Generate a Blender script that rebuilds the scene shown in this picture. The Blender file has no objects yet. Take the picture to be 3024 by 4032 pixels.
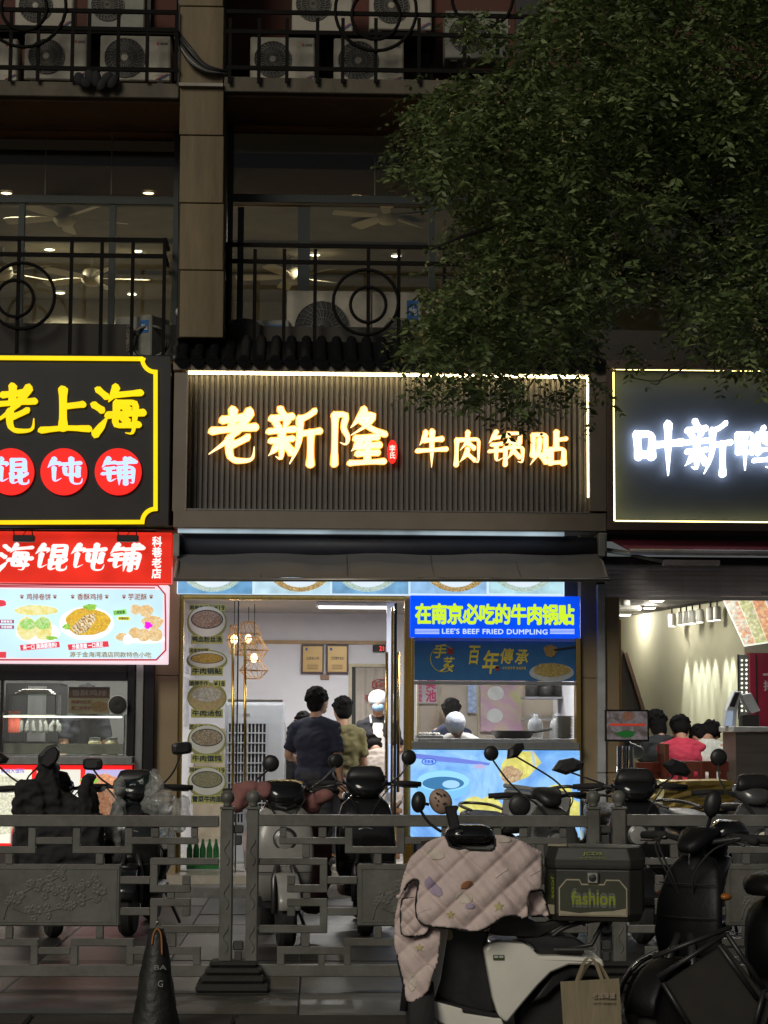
import bpy, bmesh, math, random
import numpy as np
from mathutils import Matrix, Vector, noise
random.seed(7)
S = bpy.context.scene
COL = S.collection
rad = math.radians
# ------------------------------------------------------------ camera
FPX = 8064.0                      # focal length in photograph pixels
cam_d = bpy.data.cameras.new('camera'); cam = bpy.data.objects.new('camera', cam_d); COL.objects.link(cam)
cam_d.sensor_fit = 'VERTICAL'; cam_d.sensor_height = 36; cam_d.sensor_width = 27
cam_d.lens = 36*FPX/4032; cam_d.clip_end = 400
CM = Matrix.Translation((0, 0, 1.55)) @ Matrix.Rotation(-rad(2.0), 4, 'Z') @ Matrix.Rotation(math.pi/2+rad(6.15), 4, 'X') @ Matrix.Rotation(rad(0.3), 4, 'Z')
cam.matrix_world = CM
S.camera = cam
# ------------------------------------------------------------ world and the faint glow of the street at night
w = bpy.data.worlds.new('World'); S.world = w; w.use_nodes = True
nt = w.node_tree; bg = nt.nodes['Background']
sky = nt.nodes.new('ShaderNodeTexSky'); sky.sky_type = 'NISHITA'; sky.sun_disc = False
SUN_DIR = Vector((-0.55, -1.0, 0.62)).normalized()
sky.sun_elevation = math.asin(SUN_DIR.z); sky.sun_rotation = math.atan2(SUN_DIR.x, SUN_DIR.y)
hs = nt.nodes.new('ShaderNodeHueSaturation'); hs.inputs['Saturation'].default_value = .3     # the city's own glow greys the night sky
nt.links.new(sky.outputs[0], hs.inputs['Color']); nt.links.new(hs.outputs[0], bg.inputs[0]); bg.inputs[1].default_value = 0.013
sun_d = bpy.data.lights.new('sun', 'SUN'); sun = bpy.data.objects.new('sun', sun_d); COL.objects.link(sun)
sun_d.energy = 1.22; sun_d.angle = rad(24); sun_d.color = (1.0, 0.93, 0.79)
sun.rotation_euler = (-SUN_DIR).to_track_quat('-Z', 'Y').to_euler()
S.view_settings.view_transform = 'Standard'; S.view_settings.look = 'None'
S.view_settings.exposure = 0; S.view_settings.gamma = 1
S.cycles.use_denoising = True
S.cycles.max_bounces = 7; S.cycles.transparent_max_bounces = 12
S.cycles.sample_clamp_indirect = 3
S.cycles.caustics_reflective = False; S.cycles.caustics_refractive = False

# ------------------------------------------------------------ measuring: photograph pixel on the plane y = Y
_R = CM.to_3x3(); _O = CM.translation
def P(x, y, Y):
    d = _R @ Vector(((x-1512)/FPX, -(y-2016)/FPX, -1))
    t = (Y-_O.y)/d.y
    p = _O + d*t
    return p.x, p.z
def PV(x, y, Y):
    a, b = P(x, y, Y); return Vector((a, Y, b))
def rect(x0, y0, x1, y1, Y):
    xm, ym = (x0+x1)/2, (y0+y1)/2
    return P(x0, ym, Y)[0], P(x1, ym, Y)[0], P(xm, y1, Y)[1], P(xm, y0, Y)[1]
def ppm(Y): return FPX/Y

# ------------------------------------------------------------ materials
MATS = {}
def mat(name, col=(.5, .5, .5), rough=.5, metal=0, var=.18, scale=9, bump=0, bscale=60, coat=0, alpha=None, stretch=None, dirt=0, spec=.5, trans=0):
    if name in MATS: return MATS[name]
    m = bpy.data.materials.new(name); m.use_nodes = True; MATS[name] = m
    t = m.node_tree; b = t.nodes['Principled BSDF']
    b.inputs['Roughness'].default_value = rough; b.inputs['Metallic'].default_value = metal
    b.inputs['Specular IOR Level'].default_value = spec
    b.inputs['Coat Weight'].default_value = coat; b.inputs['Coat Roughness'].default_value = .08
    if trans: b.inputs['Transmission Weight'].default_value = trans
    tc = t.nodes.new('ShaderNodeTexCoord'); n = t.nodes.new('ShaderNodeTexNoise')
    n.inputs['Scale'].default_value = scale; n.inputs['Detail'].default_value = 6; n.inputs['Roughness'].default_value = .65
    src = tc.outputs['Object']
    if stretch:
        mp = t.nodes.new('ShaderNodeMapping'); mp.inputs['Scale'].default_value = stretch
        t.links.new(src, mp.inputs[0]); src = mp.outputs[0]
    t.links.new(src, n.inputs['Vector'])
    r = t.nodes.new('ShaderNodeValToRGB')
    r.color_ramp.elements[0].position = .3; r.color_ramp.elements[1].position = .72
    lo = [max(0, c*(1-var)) for c in col]; hi = [min(1, c*(1+var)) for c in col]
    r.color_ramp.elements[0].color = (*lo, 1); r.color_ramp.elements[1].color = (*hi, 1)
    t.links.new(n.outputs[0], r.inputs[0])
    out = r.outputs[0]
    if dirt:
        n2 = t.nodes.new('ShaderNodeTexNoise'); n2.inputs['Scale'].default_value = scale*.35; n2.inputs['Detail'].default_value = 9
        n2.inputs['Roughness'].default_value = .75
        t.links.new(src, n2.inputs['Vector'])
        r2 = t.nodes.new('ShaderNodeValToRGB'); r2.color_ramp.elements[0].position = .46; r2.color_ramp.elements[1].position = .66
        r2.color_ramp.elements[0].color = (0, 0, 0, 1); r2.color_ramp.elements[1].color = (dirt, dirt, dirt, 1)
        t.links.new(n2.outputs[0], r2.inputs[0])
        mx = t.nodes.new('ShaderNodeMix'); mx.data_type = 'RGBA'; mx.inputs[7].default_value = (col[0]*.3+.01, col[1]*.27+.008, col[2]*.22+.005, 1)
        t.links.new(r2.outputs[0], mx.inputs[0]); t.links.new(out, mx.inputs[6]); out = mx.outputs[2]
    t.links.new(out, b.inputs['Base Color'])
    mr = t.nodes.new('ShaderNodeMapRange'); mr.inputs[3].default_value = max(.03, rough*.8); mr.inputs[4].default_value = min(1, rough*1.25)
    t.links.new(n.outputs[0], mr.inputs[0]); t.links.new(mr.outputs[0], b.inputs['Roughness'])
    if bump:
        nb = t.nodes.new('ShaderNodeTexNoise'); nb.inputs['Scale'].default_value = bscale; nb.inputs['Detail'].default_value = 4
        t.links.new(src, nb.inputs['Vector'])
        bp = t.nodes.new('ShaderNodeBump'); bp.inputs['Strength'].default_value = bump; bp.inputs['Distance'].default_value = .01
        t.links.new(nb.outputs[0], bp.inputs['Height']); t.links.new(bp.outputs[0], b.inputs['Normal'])
    if alpha is not None: b.inputs['Alpha'].default_value = alpha
    return m
def em(name, col, st=1.0, var=0, scale=5):
    """A surface that gives off light: lamps, lit letters, light boxes, screens."""
    if name in MATS: return MATS[name]
    m = bpy.data.materials.new(name); m.use_nodes = True; MATS[name] = m
    t = m.node_tree; b = t.nodes['Principled BSDF']
    b.inputs['Base Color'].default_value = (*[min(1, c*.6) for c in col], 1); b.inputs['Roughness'].default_value = .35
    b.inputs['Emission Color'].default_value = (*col, 1); b.inputs['Emission Strength'].default_value = st
    if var:
        tc = t.nodes.new('ShaderNodeTexCoord'); n = t.nodes.new('ShaderNodeTexNoise'); n.inputs['Scale'].default_value = scale
        n.inputs['Detail'].default_value = 3
        t.links.new(tc.outputs['Object'], n.inputs['Vector'])
        mr = t.nodes.new('ShaderNodeMapRange'); mr.inputs[1].default_value = .3; mr.inputs[2].default_value = .7
        mr.inputs[3].default_value = st*(1-var); mr.inputs[4].default_value = st*(1+var)
        t.links.new(n.outputs[0], mr.inputs[0]); t.links.new(mr.outputs[0], b.inputs['Emission Strength'])
    return m
def food(name, cols, scale=30, st=0, kind='noise', grain=.6):
    """Printed food picture: several colours mottled; st > 0 when the print is on a light box."""
    if name in MATS: return MATS[name]
    m = bpy.data.materials.new(name); m.use_nodes = True; MATS[name] = m
    t = m.node_tree; b = t.nodes['Principled BSDF']; b.inputs['Roughness'].default_value = .45
    tc = t.nodes.new('ShaderNodeTexCoord')
    if kind == 'noise':
        n = t.nodes.new('ShaderNodeTexNoise'); n.inputs['Detail'].default_value = 5; n.inputs['Roughness'].default_value = .7; n.inputs['Distortion'].default_value = 1.2
        o = n.outputs[0]
    elif kind == 'wave':
        n = t.nodes.new('ShaderNodeTexWave'); n.inputs['Distortion'].default_value = 9; n.inputs['Detail'].default_value = 3; n.inputs['Detail Scale'].default_value = 1.6
        n.bands_direction = 'DIAGONAL'; o = n.outputs[1]
    else:
        n = t.nodes.new('ShaderNodeTexVoronoi'); n.feature = 'SMOOTH_F1'; o = n.outputs[0]
    n.inputs['Scale'].default_value = scale
    t.links.new(tc.outputs['Object'], n.inputs['Vector'])
    r = t.nodes.new('ShaderNodeValToRGB'); el = r.color_ramp.elements
    while len(el) < len(cols): el.new(.5)
    for i, c in enumerate(cols):
        el[i].position = .24+.5*i/max(1, len(cols)-1); el[i].color = (*c, 1)
    t.links.new(o, r.inputs[0])
    v2 = t.nodes.new('ShaderNodeTexVoronoi'); v2.inputs['Scale'].default_value = scale*1.7; t.links.new(tc.outputs['Object'], v2.inputs['Vector'])
    m2 = t.nodes.new('ShaderNodeMapRange'); m2.inputs[1].default_value = .05; m2.inputs[2].default_value = .75; m2.inputs[3].default_value = 1.18; m2.inputs[4].default_value = .45
    t.links.new(v2.outputs[0], m2.inputs[0]); mm = t.nodes.new('ShaderNodeMix'); mm.data_type = 'RGBA'; mm.blend_type = 'MULTIPLY'; mm.inputs[0].default_value = grain
    t.links.new(r.outputs[0], mm.inputs[6]); t.links.new(m2.outputs[0], mm.inputs[7]); OUT = mm.outputs[2]
    if st:
        t.links.new(OUT, b.inputs['Emission Color']); b.inputs['Emission Strength'].default_value = st
        b.inputs['Base Color'].default_value = (.1, .1, .1, 1)
    else:
        t.links.new(OUT, b.inputs['Base Color'])
    return m
def glass(name='window_glass', tint=(.8, .9, .86), refl=.1, rough=.02):
    """Thin pane: mostly clear, reflecting more at a slant."""
    if name in MATS: return MATS[name]
    m = bpy.data.materials.new(name); m.use_nodes = True; MATS[name] = m
    t = m.node_tree; t.nodes.clear()
    o = t.nodes.new('ShaderNodeOutputMaterial'); tr = t.nodes.new('ShaderNodeBsdfTransparent'); gl = t.nodes.new('ShaderNodeBsdfGlossy')
    tr.inputs[0].default_value = (*tint, 1); gl.inputs['Roughness'].default_value = rough
    fr = t.nodes.new('ShaderNodeFresnel'); fr.inputs[0].default_value = 1.5
    ad = t.nodes.new('ShaderNodeMath'); ad.operation = 'ADD'; ad.inputs[1].default_value = refl
    mx = t.nodes.new('ShaderNodeMixShader')
    t.links.new(fr.outputs[0], ad.inputs[0]); t.links.new(ad.outputs[0], mx.inputs[0])
    t.links.new(tr.outputs[0], mx.inputs[1]); t.links.new(gl.outputs[0], mx.inputs[2]); t.links.new(mx.outputs[0], o.inputs[0])
    return m

# ------------------------------------------------------------ mesh building
class MB:
    def __init__(s): s.v = []; s.f = []
    def add(s, vs, fs):
        k = len(s.v); s.v += [tuple(p) for p in vs]; s.f += [tuple(i+k for i in q) for q in fs]; return s
    def box(s, x0, x1, y0, y1, z0, z1):
        x0, x1 = sorted((x0, x1)); y0, y1 = sorted((y0, y1)); z0, z1 = sorted((z0, z1))
        return s.add([(x, y, z) for z in (z0, z1) for y in (y0, y1) for x in (x0, x1)],
                     [(0, 2, 3, 1), (4, 5, 7, 6), (0, 1, 5, 4), (2, 6, 7, 3), (0, 4, 6, 2), (1, 3, 7, 5)])
    def pbox(s, x0, y0, x1, y1, Y0, Y1):
        a, b, c, d = rect(x0, y0, x1, y1, Y0); return s.box(a, b, Y0, Y1, c, d)
    def obox(s, c, size, M):
        h = Vector(size)/2; c = Vector(c); M = M.to_3x3()
        vs = [c+M@Vector((sx*h.x, sy*h.y, sz*h.z)) for sz in (-1, 1) for sy in (-1, 1) for sx in (-1, 1)]
        return s.add(vs, [(0, 2, 3, 1), (4, 5, 7, 6), (0, 1, 5, 4), (2, 6, 7, 3), (0, 4, 6, 2), (1, 3, 7, 5)])
    def prism(s, poly, a0, a1, plane='xz'):
        """polygon extruded along the axis left over"""
        def mk(p, a):
            return (p[0], a, p[1]) if plane == 'xz' else (a, p[0], p[1]) if plane == 'yz' else (p[0], p[1], a)
        n = len(poly)
        area = sum(poly[i][0]*poly[(i+1) % n][1]-poly[(i+1) % n][0]*poly[i][1] for i in range(n))
        if area < 0: poly = poly[::-1]
        vs = [mk(p, a0) for p in poly]+[mk(p, a1) for p in poly]
        fs = [tuple(range(n)), tuple(range(2*n-1, n-1, -1))]+[(i, i+n, (i+1) % n+n, (i+1) % n) for i in range(n)]
        return s.add(vs, fs)
    def pprism(s, pts, Y0, Y1):
        return s.prism([P(x, y, Y0) for x, y in pts], Y0, Y1)
    def tube(s, pts, r, n=8, close=False):
        pts = [Vector(p) for p in pts]; m = len(pts)
        rs = r if isinstance(r, (list, tuple)) else [r]*m
        k = len(s.v); up = None
        for i, p in enumerate(pts):
            if close: d = pts[(i+1) % m]-pts[i-1]
            else: d = pts[min(i+1, m-1)]-pts[max(i-1, 0)]
            d = d.normalized() if d.length > 1e-9 else Vector((0, 0, 1))
            if up is None: up = Vector((0, 0, 1)) if abs(d.z) < .9 else Vector((1, 0, 0))
            u = d.cross(up); u = u.normalized() if u.length > 1e-6 else d.orthogonal().normalized()
            v = u.cross(d).normalized(); up = v
            for j in range(n):
                a = 2*math.pi*j/n; s.v.append(tuple(p+(u*math.cos(a)+v*math.sin(a))*rs[i]))
        for i in range(m if close else m-1):
            a = k+i*n; b = k+((i+1) % m)*n
            for j in range(n): s.f.append((a+j, a+(j+1) % n, b+(j+1) % n, b+j))
        if not close:
            s.f.append(tuple(k+j for j in range(n))[::-1]); s.f.append(tuple(k+(m-1)*n+j for j in range(n)))
        return s
    def rings(s, rs, cap=True):
        """skin a list of rings (equal point counts)"""
        n = len(rs[0]); k = len(s.v)
        for r in rs: s.v += [tuple(p) for p in r]
        for i in range(len(rs)-1):
            a = k+i*n; b = a+n
            for j in range(n): s.f.append((a+j, a+(j+1) % n, b+(j+1) % n, b+j))
        if cap:
            s.f.append(tuple(k+j for j in range(n))[::-1]); s.f.append(tuple(k+(len(rs)-1)*n+j for j in range(n)))
        return s
    def lathe(s, prof, c, axis='z', n=20, cap=True):
        rs = []
        for r, h in prof:
            ring = []
            for j in range(n):
                a = 2*math.pi*j/n; p, q = r*math.cos(a), r*math.sin(a)
                d = (p, q, h) if axis == 'z' else (p, h, q) if axis == 'y' else (h, p, q)
                ring.append((c[0]+d[0], c[1]+d[1], c[2]+d[2]))
            rs.append(ring)
        return s.rings(rs, cap)
    def ell(s, c, r, M=None, n=14, m=9):
        c = Vector(c); k = len(s.v)
        if not hasattr(r, '__len__'): r = (r, r, r)
        def q(x, y, z):
            p = Vector((x*r[0], y*r[1], z*r[2])); return tuple(c+(M@p if M else p))
        s.v.append(q(0, 0, -1))
        for i in range(1, m):
            a = math.pi*i/m
            for j in range(n):
                b = 2*math.pi*j/n; s.v.append(q(math.sin(a)*math.cos(b), math.sin(a)*math.sin(b), -math.cos(a)))
        s.v.append(q(0, 0, 1)); e = len(s.v)-1
        for j in range(n): s.f.append((k, k+1+(j+1) % n, k+1+j)); s.f.append((e, e-n+j, e-n+(j+1) % n))
        for i in range(m-2):
            a = k+1+i*n
            for j in range(n): s.f.append((a+j, a+(j+1) % n, a+n+(j+1) % n, a+n+j))
        return s
    def disc(s, cx, cy, rx, ry, Y0, Y1, n=36, wob=0, seed=0, clip=None):
        """ellipse given in photograph pixels, a thin plate between Y0 and Y1"""
        rr = random.Random(seed)
        ph = [rr.uniform(0, 6.28) for _ in range(4)]
        pts = []
        for j in range(n):
            a = 2*math.pi*j/n
            k = 1+wob*(math.sin(3*a+ph[0])*.5+math.sin(5*a+ph[1])*.35+math.sin(9*a+ph[2])*.3)
            pts.append((cx+rx*math.cos(a)*k, cy+ry*math.sin(a)*k))
        if clip: pts = [(min(max(x, clip[0]), clip[2]), min(max(y, clip[1]), clip[3])) for x, y in pts]
        return s.pprism(pts, Y0, Y1)
    def mesh(s, name, smooth=False, bevel=0, fix=True, seg=1, angle=None):
        me = bpy.data.meshes.new(name); me.from_pydata(s.v, [], s.f)
        if bevel or fix:
            bm = bmesh.new(); bm.from_mesh(me)
            if fix: bmesh.ops.recalc_face_normals(bm, faces=bm.faces)
            if bevel:
                es = [e for e in bm.edges if len(e.link_faces) == 2 and e.calc_face_angle(0) > .5]
                bmesh.ops.bevel(bm, geom=es, offset=bevel, segments=seg, profile=.6, affect='EDGES', clamp_overlap=True)
            bm.to_mesh(me); bm.free()
        if smooth:
            me.polygons.foreach_set('use_smooth', [True]*len(me.polygons))
            if angle: me.set_sharp_from_angle(angle=rad(angle))
        return me
    def build(s, name, m, parent=None, smooth=False, bevel=0, kind=None, seg=1, angle=None, sub=0):
        me = s.mesh(name, smooth, bevel, seg=seg, angle=angle)
        o = place(name, me, m, parent)
        if kind: o['kind'] = kind
        if sub:
            md = o.modifiers.new('smooth', 'SUBSURF'); md.levels = sub; md.render_levels = sub
        return o
def place(name, me, m=None, parent=None, loc=None):
    o = bpy.data.objects.new(name, me); COL.objects.link(o)
    if m is not None and not me.materials: me.materials.append(m)
    if parent: o.parent = parent
    if loc: o.location = loc
    return o
def thing(name, label, cat, group=None, loc=(0, 0, 0), rz=0):
    o = bpy.data.objects.new(name, None); COL.objects.link(o); o.empty_display_size = .1
    o.location = loc; o.rotation_euler = (0, 0, rz); o['label'] = label; o['category'] = cat
    if group: o['group'] = group
    return o
def tag(o, label, cat, group=None):
    o['label'] = label; o['category'] = cat
    if group: o['group'] = group
    return o
def struct(o): o['kind'] = 'structure'; return o
def settle(root):
    """put the Empty of a thing built in world coordinates at the thing's base"""
    lo = Vector((1e9,)*3); hi = -lo
    def walk(o, off):
        nonlocal lo, hi
        off = off+o.location
        if o.type == 'MESH' and o.data.vertices:
            n = len(o.data.vertices); co = np.empty(n*3, 'f'); o.data.vertices.foreach_get('co', co); co = co.reshape(-1, 3)
            a, b = co.min(0), co.max(0)
            lo = Vector([min(lo[i], a[i]+off[i]) for i in range(3)]); hi = Vector([max(hi[i], b[i]+off[i]) for i in range(3)])
        for c in o.children: walk(c, off)
    for c in root.children: walk(c, Vector((0, 0, 0)))
    base = Vector(((lo.x+hi.x)/2, (lo.y+hi.y)/2, lo.z))
    for c in root.children: c.location = c.location-base
    root.location = base
    return root
def copy_tree(o, parent=None):
    c = o.copy(); COL.objects.link(c); c.parent = parent
    for ch in list(o.children): copy_tree(ch, c)
    return c
# ------------------------------------------------------------ lettering
_tc = {}
TMP = bpy.data.scenes.new('workbench')          # small side scene for turning text and modifiers into plain meshes; removed at the end
def to_mesh(o):
    TMP.collection.objects.link(o); vl = TMP.view_layers[0]; vl.update()
    me = bpy.data.meshes.new_from_object(o.evaluated_get(vl.depsgraph)); TMP.collection.objects.unlink(o); return me
def text_mesh(body, bold=0.0, extrude=.02, vertical=False, shear=0, space=1.0):
    b_ = bold; bold = 0
    key = (body, b_, extrude, vertical, shear, space)
    if key in _tc: return _tc[key]
    cu = bpy.data.curves.new('lettering', 'FONT'); cu.body = '\n'.join(body) if vertical else body
    cu.offset = bold; cu.extrude = extrude; cu.resolution_u = 3; cu.shear = shear; cu.space_character = space
    if vertical: cu.align_x = 'CENTER'
    o = bpy.data.objects.new('lettering', cu)
    me = to_mesh(o)
    n = len(me.vertices); co = np.empty(n*3, 'f'); me.vertices.foreach_get('co', co); co = co.reshape(-1, 3)
    fs = [tuple(p.vertices) for p in me.polygons]
    if b_:                                    # heavier strokes: the outline laid over itself a little to every side
        c0, f0 = co, fs; cs, fs = [], []
        for k in range(8):
            a = k*math.pi/4+.2; q = c0.copy(); q[:, 0] += b_*math.cos(a); q[:, 1] += b_*math.sin(a); q[:, 2] *= 1+.03*k
            fs += [tuple(i+k*n for i in f) for f in f0]; cs.append(q)
        co = np.concatenate(cs)
    bpy.data.objects.remove(o); bpy.data.curves.remove(cu); bpy.data.meshes.remove(me)
    _tc[key] = (co, fs); return co, fs
def text_px(mb, body, x0, y0, x1, y1, Y, depth=.004, bold=0.0, vertical=False, shear=0, space=1.0, rot=0):
    """lettering filling the pixel rectangle on plane Y, its front face at Y-depth"""
    co, fs = text_mesh(body, bold, .01, vertical, shear, space)
    lo, hi = co.min(0), co.max(0)
    a, b, c, d = rect(x0, y0, x1, y1, Y)
    u = (co[:, 0]-lo[0])/(hi[0]-lo[0]); v = (co[:, 1]-lo[1])/(hi[1]-lo[1]); w = (co[:, 2]-lo[2])/max(1e-6, hi[2]-lo[2])
    x = a+u*(b-a); z = c+v*(d-c); y = Y-w*depth
    if rot:
        cx, cz = (a+b)/2, (c+d)/2; cr, sr = math.cos(rot), math.sin(rot)
        x, z = cx+(x-cx)*cr-(z-cz)*sr, cz+(x-cx)*sr+(z-cz)*cr
    return mb.add(np.stack([x, y, z], 1).tolist(), fs)
def sign_text(name, body, x0, y0, x1, y1, Y, m, parent, **k):
    mb = MB(); text_px(mb, body, x0, y0, x1, y1, Y, **k); return mb.build(name, m, parent)
def text_local(mb, body, O, U, V, wid, hei, depth=.003, bold=0, **k):
    """lettering on any plane: origin O (lower left), unit axes U, V"""
    co, fs = text_mesh(body, bold, .01, **k); lo, hi = co.min(0), co.max(0)
    O, U, V = Vector(O), Vector(U), Vector(V); N = U.cross(V)
    vs = []
    for q in co:
        u = (q[0]-lo[0])/(hi[0]-lo[0]); v = (q[1]-lo[1])/(hi[1]-lo[1]); t = (q[2]-lo[2])/(hi[2]-lo[2])
        vs.append(O+U*(u*wid)+V*(v*hei)+N*(t*depth))
    return mb.add(vs, fs)
def catmull(pts, k=6):
    pts = [Vector(p) for p in pts]; out = []
    for i in range(len(pts)-1):
        p0 = pts[max(i-1, 0)]; p1 = pts[i]; p2 = pts[i+1]; p3 = pts[min(i+2, len(pts)-1)]
        for j in range(k):
            t = j/k
            out.append(.5*((2*p1)+(p2-p0)*t+(2*p0-5*p1+4*p2-p3)*t*t+(3*p1-p0-3*p2+p3)*t**3))
    out.append(pts[-1]); return out
# ------------------------------------------------------------ brush lettering: strokes on a 100 x 100 square, t = the stroke runs out in a point
SHI = '24,4 16,20 5,36 t/18,22 43,18 36,32 t/22,36 22,88 42,74 t'
JIN = '24,3 16,18 5,35 t/18,21 41,18/12,40 39,37/6,58 41,55/24,40 24,88 43,75 t'
G = {'老': '27,21 73,16/48,3 47,36/7,40 93,33/81,6 62,34 33,61 3,80 t/77,51 64,58 45,65/42,53 41,80 50,92 78,92 89,88 90,68 t',
 '新': '24,2 31,14/8,19 47,15/16,24 22,35/38,21 31,36 t/4,41 51,37/8,57 48,53/28,40 28,90 18,84 t/22,60 16,72 5,82 t/34,62 47,77/86,6 74,15 60,20/60,18 60,52 55,74 43,96 t/60,45 97,40/80,42 80,99',
 '隆': '7,13 33,10 22,35 35,50 31,65 20,60 t/10,12 10,98/61,3 53,18 38,34 t/55,14 82,11 66,31 39,47 t/54,22 72,36 99,46/46,53 86,50/55,55 49,66 40,74 t/50,67 90,64/50,79 87,77/68,56 68,93/37,95 98,92',
 '牛': '31,6 26,22 13,40 t/26,28 82,24/5,56 95,51/50,3 50,99 t',
 '肉': '14,26 13,97/14,27 86,24 86,91 73,85 t/50,5 47,34 25,55 t/50,34 72,50/50,52 44,69 24,88 t/51,66 74,83',
 '锅': JIN+'/54,8 56,36/54,9 87,7 83,37/56,35 83,33/48,46 48,97/48,48 93,45 93,91 81,86 t/70,36 67,60 54,79 t/70,58 86,75',
 '贴': '10,12 10,71/10,13 43,10 43,70/27,24 25,62 4,95 t/30,67 46,89/70,3 70,52/70,27 96,23/56,52 57,93/56,53 91,50 90,94/57,90 90,88',
 '上': '46,5 46,91/46,43 84,38/5,93 50,88 95,90',
 '海': '13,8 29,22/5,37 21,48/7,94 20,78 31,60 t/47,3 42,18 33,31 t/41,19 94,14/49,33 44,78 90,75/49,34 85,32 79,94 65,91 t/31,57 99,52/61,38 69,48/60,60 67,70',
 '馄': SHI+'/53,8 54,47/53,9 89,6 87,47/54,27 87,25/54,45 87,44/52,56 52,94 70,85 t/54,71 69,68/94,57 85,66 76,70/75,54 75,88 83,94 98,92 99,79 t',
 '饨': SHI+'/46,25 96,20/52,37 52,63 89,60/89,35 88,67/70,3 70,83 77,94 98,93 100,75 t',
 '铺': JIN+'/46,21 99,16/52,36 52,97 t/52,37 91,34 91,93 82,88 t/52,54 91,52/52,71 91,69/70,3 70,95/81,3 93,12',
 '叶': '8,25 12,68/8,27 39,24 37,68/12,63 37,61/46,45 99,40/70,7 70,99 t',
 '鸭': '6,16 8,61/6,17 45,14 43,61/8,37 43,36/8,59 43,57/25,16 25,99 t/73,1 63,15 t/58,16 58,62/58,17 87,14 84,42 75,38 t/69,23 77,33/58,53 95,50 91,95 78,91 t/47,77 85,74'}
def glyph(mb, ch, x0, y0, x1, y1, Y, depth, bold=9.0, slant=0.0, rnd=1):
    """one brushed character inside the pixel rectangle; strokes are bars with their own thickness"""
    rr = random.Random(ord(ch)+rnd)
    for si, st in enumerate(G[ch].split('/')):
        tok = st.split(); taper = tok[-1] == 't'
        pts = [tuple(map(float, t.split(','))) for t in tok if t != 't']
        cl = [Vector((p[0], p[1])) for p in pts]
        # dense centre line, corners kept fairly sharp
        den = []
        for i in range(len(cl)-1):
            n = max(3, int((cl[i+1]-cl[i]).length/7))
            for j in range(n): den.append(cl[i].lerp(cl[i+1], j/n))
        den.append(cl[-1])
        for _ in range(2):
            den = [den[0]]+[(den[i-1]+den[i]*2+den[i+1])/4 for i in range(1, len(den)-1)]+[den[-1]]
        L = len(den); left = []; right = []
        wv = rr.uniform(.92, 1.1)
        for i, p in enumerate(den):
            t = i/(L-1); d = (den[min(i+1, L-1)]-den[max(i-1, 0)]).normalized()
            nrm = Vector((-d.y, d.x))
            wd = bold*wv*(1.12 if abs(d.y) > abs(d.x) else .86)
            prof = 1.08-.3*math.sin(math.pi*t)*(.6 if L > 8 else .2)
            if taper: prof *= max(.12, 1-max(0, t-.45)/.55*.9)
            elif t > .82: prof *= 1.12
            if t < .12: prof *= 1.1
            left.append(p+nrm*wd*prof*.5); right.append(p-nrm*wd*prof*.5)
        d0 = (den[0]-den[1]).normalized(); d1 = (den[-1]-den[-2]).normalized()
        e = bold*(.1 if taper else .42)
        cap1 = [left[-1].lerp(right[-1], .22)+d1*e*.8, left[-1].lerp(right[-1], .5)+d1*e, left[-1].lerp(right[-1], .78)+d1*e*.7]
        cap0 = [right[0].lerp(left[0], .3)+d0*bold*.38, right[0].lerp(left[0], .7)+d0*bold*.5]
        poly = left+cap1+right[::-1]+cap0
        px = []
        for q in poly:
            u, v = q.x/100, q.y/100
            px.append((x0+(u+slant*(.5-v))*(x1-x0), y0+v*(y1-y0)))
        mb.pprism(px, Y-depth-si*.0006, Y)
    return mb
# ============================================================ THE SETTING
FAC = 18.6                         # street front of the building
XL, XR = P(-700, 2900, FAC)[0], P(3700, 2900, FAC)[0]
m_asph = mat('asphalt', (.035, .033, .03), .8, var=.35, scale=6, bump=.5, bscale=90, dirt=.6)
m_pave = mat('paving_stone', (.04, .04, .039), .38, var=.4, scale=3, bump=.25, bscale=70, dirt=.5)
m_pave2 = mat('pale_paving_stone', (.15, .147, .138), .4, var=.35, scale=4, bump=.2, bscale=70, dirt=.5)
m_kerb = mat('kerb_granite', (.05, .043, .034), .75, var=.3, scale=12, bump=.3, bscale=120, dirt=.6)
struct(MB().box(-60, 60, -30, 10.05, -.3, 0).build('street', m_asph))
struct(MB().box(-60, 60, 10.05, 70, -.4, .05).build('ground', mat('packed_ground', (.06, .058, .05), .9)))
walk = struct(MB().box(XL-8, XR+8, 10.3, 18.2, .052, .135).build('sidewalk', mat('joint_mortar', (.05, .05, .045), .9)))
random.seed(11)
slab = MB().box(-.397, .397, -.397, .397, .11, .15).mesh('paving_slab', bevel=.006)
slab2 = MB().box(-.397, .397, -.397, .397, .11, .15).mesh('paving_slab', bevel=.006)
slab.materials.append(m_pave); slab2.materials.append(m_pave2)
for i in range(-6, 8):
    for j in range(9):
        x, y = i*.8+.35, 10.85+j*.8
        pale = (i-j) % 5 == 0
        o = place('paving_slab', slab2 if pale else slab, None, walk, (x, y, random.uniform(-.003, .003)))
kerb = struct(MB().box(XL-8, XR+8, 10.1, 10.4, -.05, .05).build('kerb', m_kerb))
ks = MB().box(-.495, .495, 10.08, 10.43, .0, .152).mesh('kerb_stone', bevel=.012); ks.materials.append(m_kerb)
for i in range(-5, 7): place('kerb_stone', ks, None, kerb, (i+.14, 0, random.uniform(-.004, .004)))
step_m = mat('step_granite', (.16, .155, .15), .45, var=.25, scale=14, bump=.15)
a, b = P(640, 3400, 18.0)[0], P(3700, 3400, 18.0)[0]
struct(MB().box(XL, XR, 18.2, 30, .04, .30).build('shop_floor', mat('floor_tile_beige', (.42, .38, .32), .25, var=.1)))
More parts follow.
